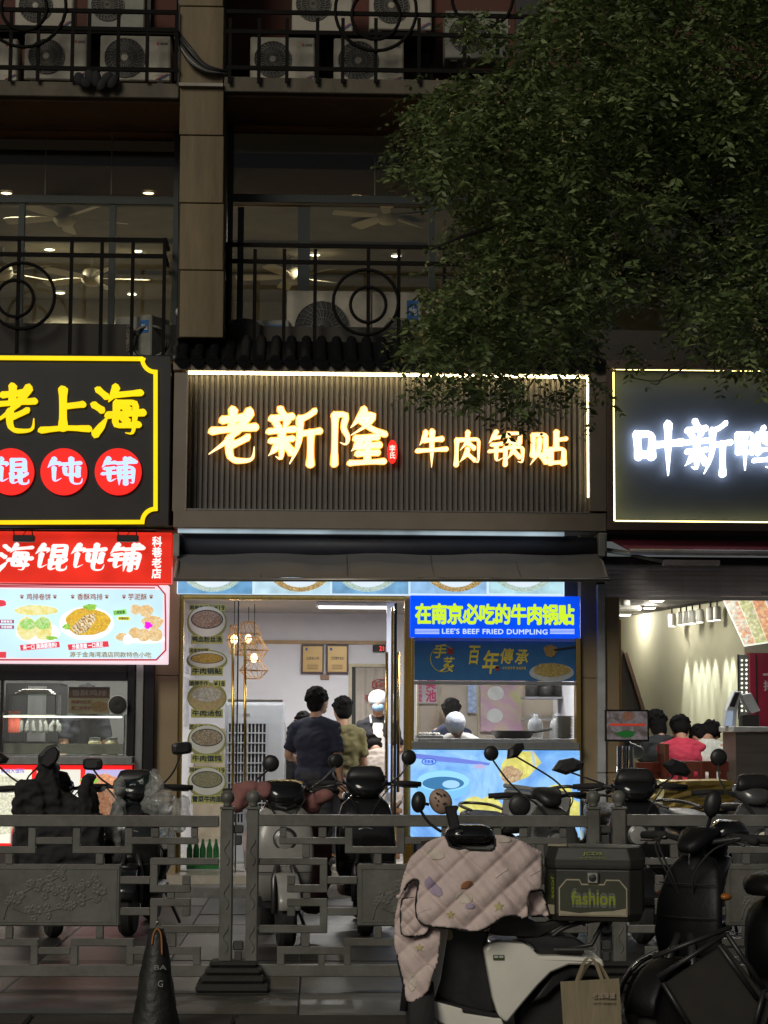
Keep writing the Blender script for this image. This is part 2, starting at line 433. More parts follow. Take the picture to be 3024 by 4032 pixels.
st = tag(MB().box(a, b, 17.85, 18.2, .1, .225).build('entrance_step', step_m, bevel=.01), 'grey granite step running along the shop fronts', 'step')
struct(st)

# ============================================================ THE BUILDING ABOVE THE SHOPS
m_stone = mat('tan_wall_stone', (.185, .14, .08), .75, var=.16, scale=2.5, bump=.25, bscale=45, dirt=.6, stretch=(2.2, 1, .3))
m_joint = mat('dark_joint', (.03, .025, .02), .9)
m_conc = mat('stained_concrete', (.10, .085, .062), .85, var=.3, scale=4, bump=.3, bscale=40, dirt=.7, stretch=(1, 1, .5))
m_soff = mat('rust_soffit_paint', (.36, .2, .12), .85, var=.25, scale=2, dirt=.5)
m_green = mat('dark_green_frame', (.008, .016, .015), .5, metal=0, var=.2)
m_rail = mat('black_iron_rail', (.008, .0075, .0065), .7, metal=0, var=.3, bump=.2, spec=.08)
m_dark = mat('dark_render_wall', (.045, .04, .034), .9, var=.3, scale=3, bump=.3)
m_red = mat('brick_red_paint', (.09, .03, .02), .85, var=.3, scale=3, dirt=.4)
m_inw = mat('restaurant_wall', (.42, .38, .31), .8, var=.1)
m_inc = mat('restaurant_ceiling', (.2, .18, .15), .9, var=.25, scale=2)
bld = thing('apartment_building', 'tan stone building with open balconies and a lit restaurant floor above the shops', 'building')
def colpanels(x0, x1, ys, parent):
    core = MB(); a, b, c, d = rect(x0, ys[0], x1, ys[-1], 18.32); core.box(a+.012, b-.012, 18.35, 20, c, d)
    k = core.build('column', m_joint, parent)
    for i in range(len(ys)-1):
        mb = MB(); r = rect(x0, ys[i]+2, x1, ys[i+1]-2, 18.32); mb.box(r[0], r[1], 18.32, 18.9, r[2], r[3])
        mb.build('stone_panel', m_stone, k, bevel=.006)
    return k
colpanels(708, 880, [-760, -500, -240, 25, 332, 533, 800, 1064, 1330], bld)
MB().pbox(704, 326, 878, 338, 18.27, 18.33).build('drip_moulding', mat('white_plaster', (.3, .28, .24), .8), bld)
# the wall behind and beside, deep back wall of the upper balcony
MB().pbox(-700, -760, 700, 300, 19.5, 19.7).build('balcony_back_wall', m_red, bld)
MB().pbox(885, -760, 3900, 300, 19.5, 19.7).build('balcony_back_wall', m_red, bld)
# pipes and door recess hints on the back wall
for x, w_ in ((560, 34), (1330, 40), (1660, 40), (2090, 60)):
    MB().pbox(x-w_, -300, x+w_, 300, 19.42, 19.5).build('balcony_door', mat('dark_balcony_door', (.02, .018, .016), .5), bld)
for x0, x1, y0 in ((-700, 704, 318), (882, 3900, 326)):
    r = rect(x0, y0, x1, y0+58, 18.32)
    MB().box(r[0], r[1], 18.32, 19.6, r[2], r[3]).build('balcony_slab', m_conc, bld, bevel=.008)
    rr = rect(x0, y0+58, x1, y0+66, 18.4)
    MB().box(r[0]+.003, r[1]-.003, 18.42, 19.58, r[2]-.02, r[2]+.004).build('balcony_soffit', m_soff, bld)
    # wall beam over the window
    r2 = rect(x0, 470, x1, 500, 19.2)
    MB().box(r[0]+.004, r[1]-.004, 19.22, 19.6, r2[2], r[2]-.015).build('lintel', m_soff, bld)
# room of the lit restaurant on the second floor
WY = 19.3
zt = P(400, 500, WY)[1]; zb = P(400, 1420, WY)[1]
xa, xb = P(-700, 900, WY)[0], P(3900, 900, WY)[0]
MB().box(xa, xb, 25.9, 26.1, zb-.3, zt).build('restaurant_back_wall', m_inw, bld)
MB().box(xa, xb, 19.62, 25.9, zb-.35, zb-.25).build('restaurant_floor', mat('wood_floor', (.24, .2, .15), .5), bld)
CEZ = P(400, 905, 22)[1]+.05      # ceiling height so that the lamps fall where the photograph shows them
MB().box(xa, xb, 19.62, 25.9, CEZ, CEZ+.15).build('restaurant_ceiling', m_inc, bld)
for yb in (20.9, 22.6, 24.2):
    MB().box(xa+.002, xb-.002, yb, yb+.28, CEZ-.05, CEZ-.002).build('ceiling_beam', m_inc, bld)
MB().box(xa, xb, 18.95, 25.5, zb-.6, zb-.36).build('floor_slab', m_conc, bld)
# windows
m_pane = glass('window_pane', (.82, .86, .8), .03)
m_pdark = glass('dark_tinted_pane', (.5, .48, .42), .0, .08)
def window(x0, x1, ytr, mulls, edges, ybot, ytop=490):
    w_ = MB()
    w_.pbox(x0, ytr-16, x1, ytr+16, WY-.04, WY+.06)
    fr = w_.build('window_transom', m_green, bld, bevel=.004)
    for a_ in mulls:
        MB().pbox(a_-12, ytr+17, a_+12, ybot, WY-.03, WY+.05).build('mullion', m_green, fr)
    for a_ in edges:
        MB().pbox(a_-10, ytop, a_+10, ybot, WY-.06, WY+.04).build('window_jamb', m_green, fr)
    # lower clear panes
    xs = [x0]+mulls+[x1]
    for i in range(len(xs)-1):
        MB().pbox(xs[i]+11, ytr+18, xs[i+1]-11, ybot, WY, WY+.006).build('pane', m_pane, fr)
    MB().pbox(x0, ytop, x1, ytr-17, WY, WY+.01).build('dark_pane', m_pdark, fr)
    n = 3 if x1-x0 < 1000 else 5
    for i in range(1, n):
        xx = x0+(x1-x0)*i/n if n == 5 else (118 if i == 2 else -150)
        MB().pbox(xx-2, ytop, xx+2, ytr-17, WY-.008, WY-.001).build('pane_joint', mat('grey_gasket', (.12, .12, .1), .5), fr)
window(-600, 700, 782, [-330, -120, 78, 438], [690], 1420)
window(895, 3800, 798, [945, 1183, 1207, 1700, 2050, 2400, 2800, 3200], [905], 1420)
# column return and the dark upper wall behind the shop signs
MB().pbox(-700, 1290, 3900, 1480, 18.9, 19.25).build('parapet', m_dark, bld)
MB().pbox(-700, 1478, 3900, 2090, 18.62, 18.9).build('sign_backing_wall', m_dark, bld)
MB().box(xa, xb, 25.5, 25.7, zt, zt+3.5).build('upper_wall', m_dark, bld)
MB().pbox(-700, -1300, 3900, -760, 18.35, 19.5).build('upper_wall', m_stone, bld)
settle(bld)
# --- ceiling downlights of the restaurant
def downlight(px, py, wlab, k, r=.055):
    t = (CEZ-_O.z)
    d = _R @ Vector(((px-1512)/FPX, -(py-2016)/FPX, -1)); q = _O+d*((CEZ-.006-_O.z)/d.z)
    o = thing('downlight', wlab, 'ceiling light', 'downlights of the upper restaurant')
    MB().lathe([(r*1.25, -.012), (r*1.25, .0), (r*1.05, .0), (r*1.05, -.012), (r*1.25, -.012)], (q.x, q.y, q.z), cap=False).build('trim_ring', mat('lamp_trim', (.6, .58, .5), .4), o)
    MB().lathe([(.001, -.01), (r, -.01), (r, -.004), (.001, -.004)], (q.x, q.y, q.z), n=16).build('lamp_disc', em('warm_lamp', (1, .9, .7), 9), o)
    settle(o)
    ld = bpy.data.lights.new('downlight_beam', 'SPOT'); ld.energy = 90; ld.color = (1, .86, .66); ld.spot_size = rad(140); ld.spot_blend = .6; ld.shadow_soft_size = .05
    lo = bpy.data.objects.new('downlight_beam', ld); COL.objects.link(lo); lo.parent = o; lo.location = Vector((q.x, q.y, q.z-.03))-o.location
DL = [(195, 980, 'bright ceiling downlight seen left of the hanging fan behind the left window'), (540, 986, 'ceiling downlight near the right mullion of the left upper window'),
      (237, 1151, 'smaller ceiling downlight deep in the left upper room below the near fan'), (520, 1156, 'small ceiling downlight deep behind the left window beside a railing bar'),
      (1240, 1001, 'ceiling downlight between two mullions of the right upper window'), (1560, 1005, 'ceiling downlight at the edge of the tree leaves in the right window'),
      (1405, 775, 'ceiling downlight just above the transom of the right upper window'), (993, 773, 'ceiling downlight at the left end of the right upper window'),
      (585, 757, 'ceiling downlight just above the transom of the left upper window'), (25, 757, 'ceiling downlight above the transom at the left picture edge')]
for k, (x, y, l) in enumerate(DL): downlight(x, y, l, k)
# --- ceiling fans
def fan(px, py, Y, a0, lab, sc=1.0):
    x, z = P(px, py, Y)
    o = thing('ceiling_fan', lab, 'ceiling fan', 'ceiling fans of the upper restaurant')
    m = mat('cream_fan_enamel', (.55, .5, .4), .4, var=.08)
    MB().tube([(x, Y, z+.1), (x, Y, CEZ-.01)], .014).build('down_rod', m, o)
    MB().lathe([(.02, .13), (.09, .11), (.12, .04), (.12, -.02), (.08, -.07), (.02, -.085)], (x, Y, z), n=20).build('motor_housing', m, o, smooth=True)
    for i in range(5):
        a = a0+i*2*math.pi/5; c, s = math.cos(a), math.sin(a)
        mb = MB(); R_ = Matrix.Rotation(a, 3, 'Z')
        rs = []
        for r_, hw in ((.1, .03), (.2, .05), (.35, .065), (.62, .07), (.66, .055)):
            rs.append([Vector((x, Y, z))+R_@Vector((r_*sc, u*hw, .01+u*hw*.25*1+v)) for u, v in ((-1, 0), (1, 0), (1, .008), (-1, .008))])
        mb.rings(rs).build('blade', m, o)
    settle(o)
fan(255, 862, 20.8, .35, 'cream ceiling fan with wide blades behind the upper left window pane')
fan(362, 1100, 23.2, .1, 'second cream ceiling fan hanging lower and deeper in the left upper room')
fan(1525, 855, 21.2, .9, 'cream ceiling fan near the tree leaves behind the right upper window', .9)
fan(1150, 1095, 23.4, .5, 'faint ceiling fan deep in the right upper room behind large air conditioner')
fan(10, 1075, 23.0, .7, 'ceiling fan cut by the left edge of the picture', 1)
# ============================================================ BALCONY RAILINGS
def railing(lab, Y, rails, bars, ybot, circles, x0, x1, side=None):
    o = thing('balcony_railing', lab, 'railing', 'black iron balcony railings')
    for y in rails:
        r = rect(x0, y-9, x1, y+7, Y); MB().box(r[0], r[1], Y-.014, Y+.014, r[2], r[3]).build('rail', m_rail, o)
    for x in bars:
        MB().pbox(x-7, rails[0]+8, x+7, ybot, Y-.011, Y+.011).build('bar', m_rail, o)
    for cx, cy, r_ in circles:
        pts = [PV(cx+r_*math.cos(a*math.pi/16), cy+r_*math.sin(a*math.pi/16), Y-.02) for a in range(32)]
        MB().tube(pts, .017, 6, close=True).build('ring', m_rail, o, smooth=True)
    if side:
        X_, z0 = P(side[0], rails[0], Y); z1 = P(side[0], rails[1], Y)[1]
        MB().box(X_-.015, X_+.015, Y+.02, 19.2, z0-.015, z0+.015).build('side_rail', m_rail, o)
        MB().box(X_-.012, X_+.012, Y+.02, 19.2, z1-.015, z1+.015).build('side_rail', m_rail, o)
    return settle(o)
railing('black iron railing with rings along the upper left balcony of outdoor units', 18.28, [40, 110, 268], [-240, -120, 42, 150, 285, 350, 465, 580, 694], 318,
        [(95, 20, 165), (95, 30, 90)], -500, 704)
railing('black iron railing with rings along the upper right balcony of outdoor units', 18.28, [62, 140, 282], [905, 1020, 1130, 1250, 1350, 1480, 1650, 1830, 1960, 2090, 2300, 2500], 326,
        [(1480, 40, 160), (1480, 60, 95), (1900, -10, 120)], 892, 2700)
railing('black iron railing with circle ornaments below the left restaurant window', 18.75, [940, 1003], [-120, 70, 278, 398, 520, 645], 1420,
        [(85, 1165, 130), (60, 1175, 72)], -500, 652, (650, 0))
railing('black iron railing with circle ornaments below the right restaurant window', 18.75, [972, 1037], [895, 1002, 1118, 1240, 1450, 1570, 1750, 1930], 1420,
        [(1440, 1190, 128), (1450, 1200, 70)], 888, 2050, (890, 0))

# ============================================================ OUTDOOR AIR CONDITIONER UNITS
m_ac = mat('aged_cream_casing', (.34, .31, .25), .5, var=.12, scale=5, dirt=.45)
m_acg = mat('grey_casing', (.2, .2, .17), .55, var=.15, dirt=.45)
m_grl = mat('fan_grille_black', (.02, .019, .017), .6)
m_wire = mat('grille_wire', (.2, .19, .165), .5)
m_ink = mat('dark_print', (.04, .03, .03), .6)
m_blue = mat('blue_sticker', (.01, .1, .3), .5, var=.08)
m_wht = mat('white_print', (.6, .6, .58), .6, var=.05)
m_redp = mat('red_print', (.3, .03, .03), .6)
def ac_unit(lab, x0, y0, x1, y1, Y, depth=.3, fan=.36, fr=None, brand='GREE', casing=None, rz=0, hub=True, fc=(.35, .5)):
    """front face fills the pixel rectangle on plane Y; built round its own base and turned by rz"""
    a, b, c, d = rect(x0, y0, x1, y1, Y)
    W, H = b-a, d-c
    o = thing('air_conditioner_unit', lab, 'air conditioner', 'outdoor air conditioner units', loc=((a+b)/2, Y, c), rz=rz)
    cs = casing or m_ac
    MB().box(-W/2, W/2, 0, depth, 0, H).build('casing', cs, o, bevel=.012)
    r_ = (fr or .46)*min(H, W*.62); cx, cz = -W/2+W*fc[0], H*fc[1]
    MB().lathe([(.001, -.006), (r_, -.006), (r_, .02), (.001, .02)], (cx, 0, cz), 'y', 28).build('fan_opening', m_grl, o)
    g = MB()
    for k in range(3):
        q = r_*(.4+.3*k); g.tube([(cx+q*math.cos(t*math.pi/12), -.012, cz+q*math.sin(t*math.pi/12)) for t in range(24)], .003, 4, close=True)
    for k in range(28):
        t = k*math.pi/14; g.tube([(cx+.12*r_*math.cos(t-.35), -.012, cz+.12*r_*math.sin(t-.35)), (cx+.6*r_*math.cos(t-.1), -.014, cz+.6*r_*math.sin(t-.1)), (cx+r_*math.cos(t+.1), -.01, cz+r_*math.sin(t+.1))], .0028, 4)
    g.build('fan_grille', m_wire, o)
    if hub:
        MB().lathe([(.001, -.022), (r_*.17, -.02), (r_*.19, -.01), (r_*.19, -.006)], (cx, 0, cz), 'y', 16).build('grille_hub', cs, o)
    if brand == 'GREE':
        f = MB(); f.box(W*.27, W*.47, -.003, .002, H*.12, H*.93).build('service_panel', cs, o, bevel=.002)
        t = MB(); text_local(t, 'GREE', (W*.345, -.003, H*.8), (1, 0, 0), (0, 0, 1), W*.11, H*.05, bold=.02); t.build('brand_lettering', m_ink, o)
        MB().box(W*.3, W*.33, -.006, -.003, H*.8, H*.86).build('brand_mark', m_redp, o)
        t = MB(); t.prism([(W*.29, H*.04), (W*.44, H*.16), (W*.47, H*.16), (W*.32, H*.04)], -.007, -.003); t.build('stripe_sticker', m_redp, o)
        t = MB(); t.prism([(W*.33, H*.04), (W*.47, H*.15), (W*.49, H*.15), (W*.36, H*.04)], -.008, -.004); t.build('stripe_sticker', m_blue, o)
    elif brand == 'Midea':
        MB().box(W*.2, W*.43, -.004, .0, H*.6, H*.88).build('brand_sticker', m_blue, o)
        t = MB(); text_local(t, 'Midea', (W*.25, -.004, H*.66), (1, 0, 0), (0, 0, 1), W*.15, H*.14, bold=.015); t.build('brand_lettering', m_wht, o)
    for s_ in (-1, 1):
        MB().box(s_*W*.36-.03, s_*W*.36+.03, .02, depth-.02, -.02, .0).build('foot', m_ink, o)
    return o
Yu = 18.55
ac_unit('cream outdoor unit at left of the upper left balcony behind a ring', 96, 132, 344, 314, Yu)
ac_unit('cream outdoor unit right of its twin on the upper left balcony beside a black rag', 394, 140, 672, 318, Yu)
ac_unit('cream outdoor unit standing beside the column on the upper right balcony', 985, 146, 1240, 324, Yu)
ac_unit('cream outdoor unit under the ring ornament on the upper right balcony', 1314, 152, 1590, 330, Yu)
ac_unit('cream outdoor unit stacked on top at the left edge of the balcony', 60, -60, 290, 108, Yu+.28)
ac_unit('grey outdoor unit on the upper shelf over the left balcony', 345, -70, 570, 112, Yu+.3, casing=m_acg, hub=False, brand=None)
ac_unit('cream outdoor unit on the upper shelf above the right balcony units', 1150, -90, 1390, 125, Yu+.3, hub=False)
ac_unit('cream outdoor unit on the upper shelf beside the tree', 1455, -70, 1700, 118, Yu+.3)
ac_unit('old grey outdoor unit half hidden by leaves on the upper right balcony', 1752, 42, 2005, 232, Yu, casing=m_acg, hub=False, brand=None)
ac_unit('cream outdoor unit cut by the left picture edge on the upper balcony', -170, 150, 70, 318, Yu)
Yb = 18.98
ac_unit('grey outdoor unit with blue sticker on the left balcony over the yellow neon sign', 145, 1272, 430, 1420, Yb, brand='Midea', casing=m_acg, fc=(.36, .42), hub=False)
ac_unit('grey outdoor unit turned sideways beside a looped hose on the left balcony', 432, 1245, 612, 1420, Yb-.1, brand='Midea', casing=m_acg, rz=-.55, hub=False)
ac_unit('low outdoor unit with blue sticker on the right balcony beside the column', 852, 1258, 1140, 1420, Yb, brand='Midea', casing=m_acg, fc=(.38, .42), hub=False, fr=.6)
ac_unit('tall pale outdoor unit with big black fan on the right balcony', 1128, 1145, 1462, 1420, Yb+.05, brand=None, casing=m_ac, fc=(.42, .46), hub=False, fr=.52)
ac_unit('pale outdoor unit half hidden in leaves at right of the balcony', 1466, 1150, 1660, 1420, Yb+.05, brand='Midea', casing=m_ac, fc=(.5, .4), hub=False)
ac_unit('low grey outdoor unit at the left picture edge above the neon sign', -150, 1290, 60, 1420, Yb, brand=None, casing=m_acg, hub=False)
# shelf that carries the upper units
for x0, x1, y, l in ((-300, 690, 122, 'dark steel shelf carrying air conditioners over the left balcony'), (1130, 1720, 134, 'dark steel shelf carrying air conditioners over the right balcony')):
    o = thing('steel_shelf', l, 'shelf', 'steel shelves on the balconies')
    MB().pbox(x0, y-6, x1, y+6, Yu+.26, Yu+.75).build('shelf_board', m_rail, o)
    for x in (x0+20, (x0+x1)/2, x1-20):
        MB().pbox(x-6, y+7, x+6, 330, Yu+.6, Yu+.62).build('upright', m_rail, o)
    settle(o)
# loose things on the balconies
rr = random.Random(3)
mb = MB()
for k in range(7):
    p = PV(312+k*22, 318+rr.uniform(-16, 22), 18.24); mb.ell(p, (.05, .03, .05+.03*rr.random()), Matrix.Rotation(rr.uniform(-1, 1), 3, 'Y'), 8, 6)
tag(mb.build('rag', mat('black_rag', (.012, .012, .012), .95), smooth=True), 'crumpled black rag hanging over the edge of the upper left balcony', 'rag')
cb = thing('cable_bundle', 'sagging bundle of black cables crossing the tan column', 'cables')
for k, (dy, sg) in enumerate(((0, 0), (10, 14), (20, 26), (-8, -6), (28, 8))):
    pts = catmull([PV(690, 120+dy, 18.4), PV(740, 190+dy+sg, 18.26), PV(800, 255+dy*.6+sg*.4, 18.24), PV(860, 278+dy*.3+sg*.2, 18.27), PV(905, 280+dy*.4, 18.4)])
    MB().tube(pts, .014 if k else .02, 6).build('cable', mat('black_cable', (.015, .014, .013), .5) if k != 4 else mat('grey_tape', (.2, .19, .17), .6), cb, smooth=True)
settle(cb)
mb = MB()
for k in range(9):
    mb.ell(PV(745+k*14, 1290+rr.uniform(-25, 25), 18.75), (.1, .08, .09), None, 9, 7)
tag(mb.build('rubbish_bag', mat('black_plastic_bag', (.012, .013, .014), .3, bump=.8, bscale=25), smooth=True), 'black plastic bag slumped at the foot of the tan column', 'bag')
mb = MB()
for k in range(4): mb.ell(PV(712+k*12, 1222+rr.uniform(-12, 14), 18.7), (.05, .04, .05), None, 8, 6)
tag(mb.build('plastic_bag', mat('white_plastic_bag', (.5, .5, .48), .4, bump=.8, bscale=25), smooth=True), 'small white plastic bag beside the black bag at the column', 'bag')
pts = [PV(590+72*math.cos(a*.32), 1345+62*math.sin(a*.32), 18.8) for a in range(18)]
tag(MB().tube(pts, .016, 7).build('hose', mat('grey_hose', (.1, .1, .08), .5), smooth=True), 'looped pale hose standing above the yellow neon sign', 'hose')
for k, (x, l) in enumerate(((691, 'small wall camera at the left end of the tiled eave'), (2372, 'small wall camera between the two right shop signs'))):  # small camera-like cylinders on brackets; they give no light
    o = thing('wall_camera', l, 'lantern', 'small wall cameras'); y = 1385 if k == 0 else 1425
    q = PV(x, y, 18.2)
    MB().lathe([(.02, .05), (.03, .04), (.03, -.02), (.045, -.03), (.05, -.1), (.02, -.12)], q, n=12).build('camera_body', mat('dark_camera_metal', (.03, .028, .025), .4, metal=.5), o, smooth=True)
    MB().tube([q, q+Vector((0, .2, .08)), q+Vector((0, .42, .08))], .012, 6).build('bracket', m_rail, o)
    settle(o)

# ============================================================ TILED EAVE OVER THE MIDDLE SIGN
m_tile = mat('dark_roof_tile', (.006, .006, .007), .85, var=.3, scale=10, bump=.3, spec=.08)
ev = thing('tiled_eave', 'dark tiled eave with scalloped edge above the golden shop sign', 'eave')
xa1, xb1 = P(690, 1380, 18.2)[0], P(2380, 1380, 18.2)[0]
zt1, zb1 = P(1100, 1330, 18.6)[1], P(1100, 1418, 18.15)[1]
MB().add([(xa1, 18.66, zt1-.02), (xb1, 18.66, zt1-.02), (xb1, 18.14, zb1-.02), (xa1, 18.14, zb1-.02), (xa1, 18.66, zt1-.06), (xb1, 18.66, zt1-.06), (xb1, 18.16, zb1-.06), (xa1, 18.16, zb1-.06)],
         [(0, 3, 2, 1), (4, 5, 6, 7), (0, 1, 5, 4), (3, 7, 6, 2), (0, 4, 7, 3), (1, 2, 6, 5)]).build('eave_board', m_tile, ev)
n = int((xb1-xa1)/.135); sp = (xb1-xa1)/n
tl = MB()
ringsl = []
for t in (0, .33, .66, 1.0):
    y = 18.66+(18.10-18.66)*t; z = zt1+(zb1-zt1)*t
    ringsl.append([(sp*.34*math.cos(a), y, z+sp*.34*math.sin(a)-.01) for a in [math.pi*k/6 for k in range(7)]])
tl.rings(ringsl); tme = tl.mesh('roof_tile'); tme.materials.append(m_tile)
dp = MB()
dp.prism([(sp*.5*math.cos(a), zb1-.005-sp*.55*abs(math.sin(a))) for a in [math.pi*k/8 for k in range(9)]], 18.115, 18.135); dme = dp.mesh('drip_tile'); dme.materials.append(m_tile)
for i in range(n):
    place('roof_tile', tme, None, ev, (xa1+(i+1)*sp-sp*.5, 0, 0)); place('drip_tile', dme, None, ev, (xa1+(i+.5)*sp, -.01, 0))
settle(ev)
# ============================================================ SHOP SIGNS
m_blk = mat('black_sign_panel', (.016, .017, .02), .45, var=.25, scale=3)
e_yel = em('yellow_neon', (1, .70, .0), 1.0, .06, 3)
e_red = em('red_sign_light', (1, .018, .012), .95, .06, 6)
e_cool = em('cool_white_letter', (.45, .62, 1), 1.25)
# --- left: black panel, yellow neon
sg = thing('shop_sign', 'black sign with yellow neon border, yellow characters and red circles', 'sign')
Y = 18.3
MB().pbox(-500, 1392, 672, 2072, Y, Y+.3).build('sign_panel', m_blk, sg, bevel=.01)
def neon(y, dx):
    pts = []
    xr, xc, yt, yb, r_ = 612, 612-52, 1410, 2055, 52
    pts.append((-480, yt-6))
    pts.append((xc, yt+2))
    for k in range(0, 9): a = k*math.pi/16; pts.append((xr-r_*math.cos(a)+0, yt+2+r_*math.sin(a)+0))
    pts2 = []
    for k in range(9): a = k*math.pi/16; pts2.append((xr-r_*math.sin(math.pi/2-a)*1.0, yb-r_*math.sin(a)))
    return pts, pts2
pa, pb = neon(0, 0)
path = [(x, y) for x, y in pa]+[(x, y) for x, y in pb[::-1]]+[(-480, 2058)]
def band(pts, wpx, Y0, Y1):
    mb = MB()
    V2 = [Vector(p) for p in pts]
    L_, R_ = [], []
    for i, p in enumerate(V2):
        d1 = (p-V2[i-1]).normalized() if i else (V2[1]-p).normalized(); d2 = (V2[i+1]-p).normalized() if i < len(V2)-1 else d1
        n_ = (Vector((-d1.y, d1.x))+Vector((-d2.y, d2.x))); n_.normalize()
        k = 1/max(.6, n_.dot(Vector((-d1.y, d1.x))))
        L_.append(p+n_*wpx/2*k); R_.append(p-n_*wpx/2*k)
    for i in range(len(V2)-1):
        mb.pprism([L_[i], L_[i+1], R_[i+1], R_[i]], Y0, Y1)
    return mb
band(path, 16, Y-.03, Y-.004).build('neon_border', e_yel, sg)
mb = MB()
for ch, x0, x1, y0, y1 in (('老', -45, 152, 1512, 1712), ('上', 150, 362, 1520, 1706), ('海', 358, 568, 1516, 1722)):
    g = MB(); glyph(g, ch, x0, y0, x1, y1, Y, .03, 12.5); g.build('character', e_yel, sg)
for k, (ch, cx) in enumerate((('馄', 42), ('饨', 251), ('铺', 465))):
    c = MB().disc(cx, 1857, 92, 92, Y-.03, Y, 48).build('red_disc', e_red, sg)
    g = MB(); glyph(g, ch, cx-70, 1800, cx+72, 1912, Y-.031, .012, 12); g.build('character', e_cool, c)
settle(sg)
# --- red banner box under it
Y = 18.12
rb = thing('banner_box', 'lit red banner box with white brush characters above the pale menu', 'sign')
MB().pbox(-500, 2092, 676, 2292, Y, Y+.16).build('box_face', em('red_banner_light', (1, .03, .012), .62, .22, 3), rb, bevel=.006)
e_ban = em('white_banner_print', (1, .97, .93), .98)
for ch, x0, x1 in (('上', -170, -30), ('海', -8, 128), ('馄', 130, 270), ('饨', 270, 415), ('铺', 425, 560)):
    g = MB(); glyph(g, ch, x0, 2140, x1, 2252, Y-.001, .004, 13, .16); g.build('character', e_ban, rb)
sign_text('small_lettering', '科巷老店', 598, 2112, 637, 2278, Y-.001, e_ban, rb, vertical=True, bold=.03)
settle(rb)
pp = thing('steel_pipe', 'dark pipe with two little floodlights clamped over the red banner', 'pipe')
a_, b_ = PV(-500, 2078, 18.0), PV(678, 2078, 18.0)
MB().tube([a_, b_], .02, 8).build('pipe', mat('dark_steel_pipe', (.03, .025, .025), .4, metal=.6), pp, smooth=True); settle(pp)
for x, l in ((92, 'left little black floodlight hanging over the red banner'), (502, 'right little black floodlight hanging over the red banner')):
    o = thing('floodlight', l, 'floodlight', 'floodlights over the red banner')
    MB().pbox(x-42, 2106, x+42, 2132, 17.95, 18.04).build('lamp_housing', mat('black_lamp_housing', (.012, .012, .012), .5), o, bevel=.006)
    for s_ in (-36, 36): MB().tube([PV(x+s_, 2108, 17.99), PV(x+s_-4, 2072, 17.99)], .005, 5).build('bracket', m_rail, o)
    MB().tube([PV(x, 2106, 17.99), PV(x+8, 2094, 17.99), PV(x-6, 2084, 18), PV(x+4, 2074, 18)], .004, 5).build('cord', m_rail, o)
    settle(o)
# --- pale menu light box
Y = 18.15
mn = thing('menu_light_box', 'pale blue lit menu board with three fried snack pictures and dark red border', 'menu board')
MB().pbox(-500, 2300, 662, 2612, Y, Y+.14).build('box_frame', em('pink_box_rim', (.9, .68, .74), .95), mn, bevel=.006)
MB().pbox(-500, 2318, 640, 2590, Y-.004, Y).build('print_background', em('pale_blue_print', (.55, .79, .9), 1.0, .1, 2), mn)
e_mar = em('maroon_print', (.42, .03, .05), .9)
e_brn = em('brown_print', (.3, .09, .04), .9)
mb = MB()
mb.pbox(-480, 2308, 610, 2313, Y-.008, Y-.004)
mb.build('border_line', e_mar, mn)
band([(-480, 2304), (620, 2304), (650, 2340), (652, 2440), (652, 2560), (615, 2598), (-480, 2598)], 6, Y-.009, Y-.005).build('border_line', e_mar, mn)
def printed(m, parent, name, fn):
    b_ = MB(); fn(b_); return b_.build(name, m, parent)
e_w = em('white_plate_print', (.86, .95, 1), 1.05)
f_bun = food('bun_print', [(.62, .46, .06), (.9, .78, .2), (.98, .93, .5), (.8, .62, .1)], 14, 1, grain=.15)
f_fil = food('wrap_filling_print', [(.1, .5, .02), (.8, .9, .5), (.2, .72, .03), (.95, .95, .6)], 40, 1, grain=.3)
f_fry = food('fried_chicken_print', [(.6, .25, .0), (1, .68, .03), (.85, .42, .01), (1, .88, .3)], 38, 1)
f_strip = food('sliced_chicken_print', [(.5, .22, .03), (.95, .8, .45), (.8, .5, .12), (.98, .88, .6)], 16, 1, 'wave')
f_taro = food('taro_print', [(.55, .25, .06), (.95, .78, .48), (.85, .5, .15), (.98, .9, .7)], 22, 1, grain=.3)
f_leaf = food('lettuce_print', [(.05, .3, .01), (.35, .75, .05), (.6, .9, .2)], 40, 1)
y1 = Y-.008
printed(e_w, mn, 'plate_print', lambda b: b.disc(150, 2492, 88, 42, y1, Y-.004))
printed(e_w, mn, 'plate_print', lambda b: b.disc(340, 2455, 108, 66, y1, Y-.004))
printed(e_w, mn, 'plate_print', lambda b: b.disc(575, 2518, 80, 16, y1, Y-.004))
y2 = Y-.011
printed(f_bun, mn, 'food_print', lambda b: b.disc(142, 2403, 86, 20, y2, y1, wob=.06, seed=1))
printed(f_bun, mn, 'food_print', lambda b: (b.disc(105, 2475, 38, 46, y2, y1, wob=.05), b.disc(168, 2474, 38, 46, y2-.0005, y1, wob=.05)))
printed(f_fil, mn, 'food_print', lambda b: (b.disc(108, 2458, 30, 22, y2-.003, y1, wob=.1), b.disc(168, 2455, 30, 24, y2-.0035, y1, wob=.1)))
printed(f_fry, mn, 'food_print', lambda b: (b.disc(345, 2448, 88, 54, y2, y1, 60, .06, 3),))
printed(f_strip, mn, 'food_print', lambda b: b.pprism([(280, 2470), (330, 2425), (375, 2415), (378, 2440), (345, 2485), (300, 2500)], y2-.003, y1))
printed(f_leaf, mn, 'food_print', lambda b: (b.disc(355, 2390, 26, 12, y2-.003, y1, 40, .2, 5),))
printed(f_leaf, mn, 'food_print', lambda b: b.disc(262, 2468, 15, 11, y2-.003, y1, 40, .2, 6))
printed(f_leaf, mn, 'food_print', lambda b: b.disc(202, 2512, 22, 8, y2-.003, y1, 30, .3, 7))
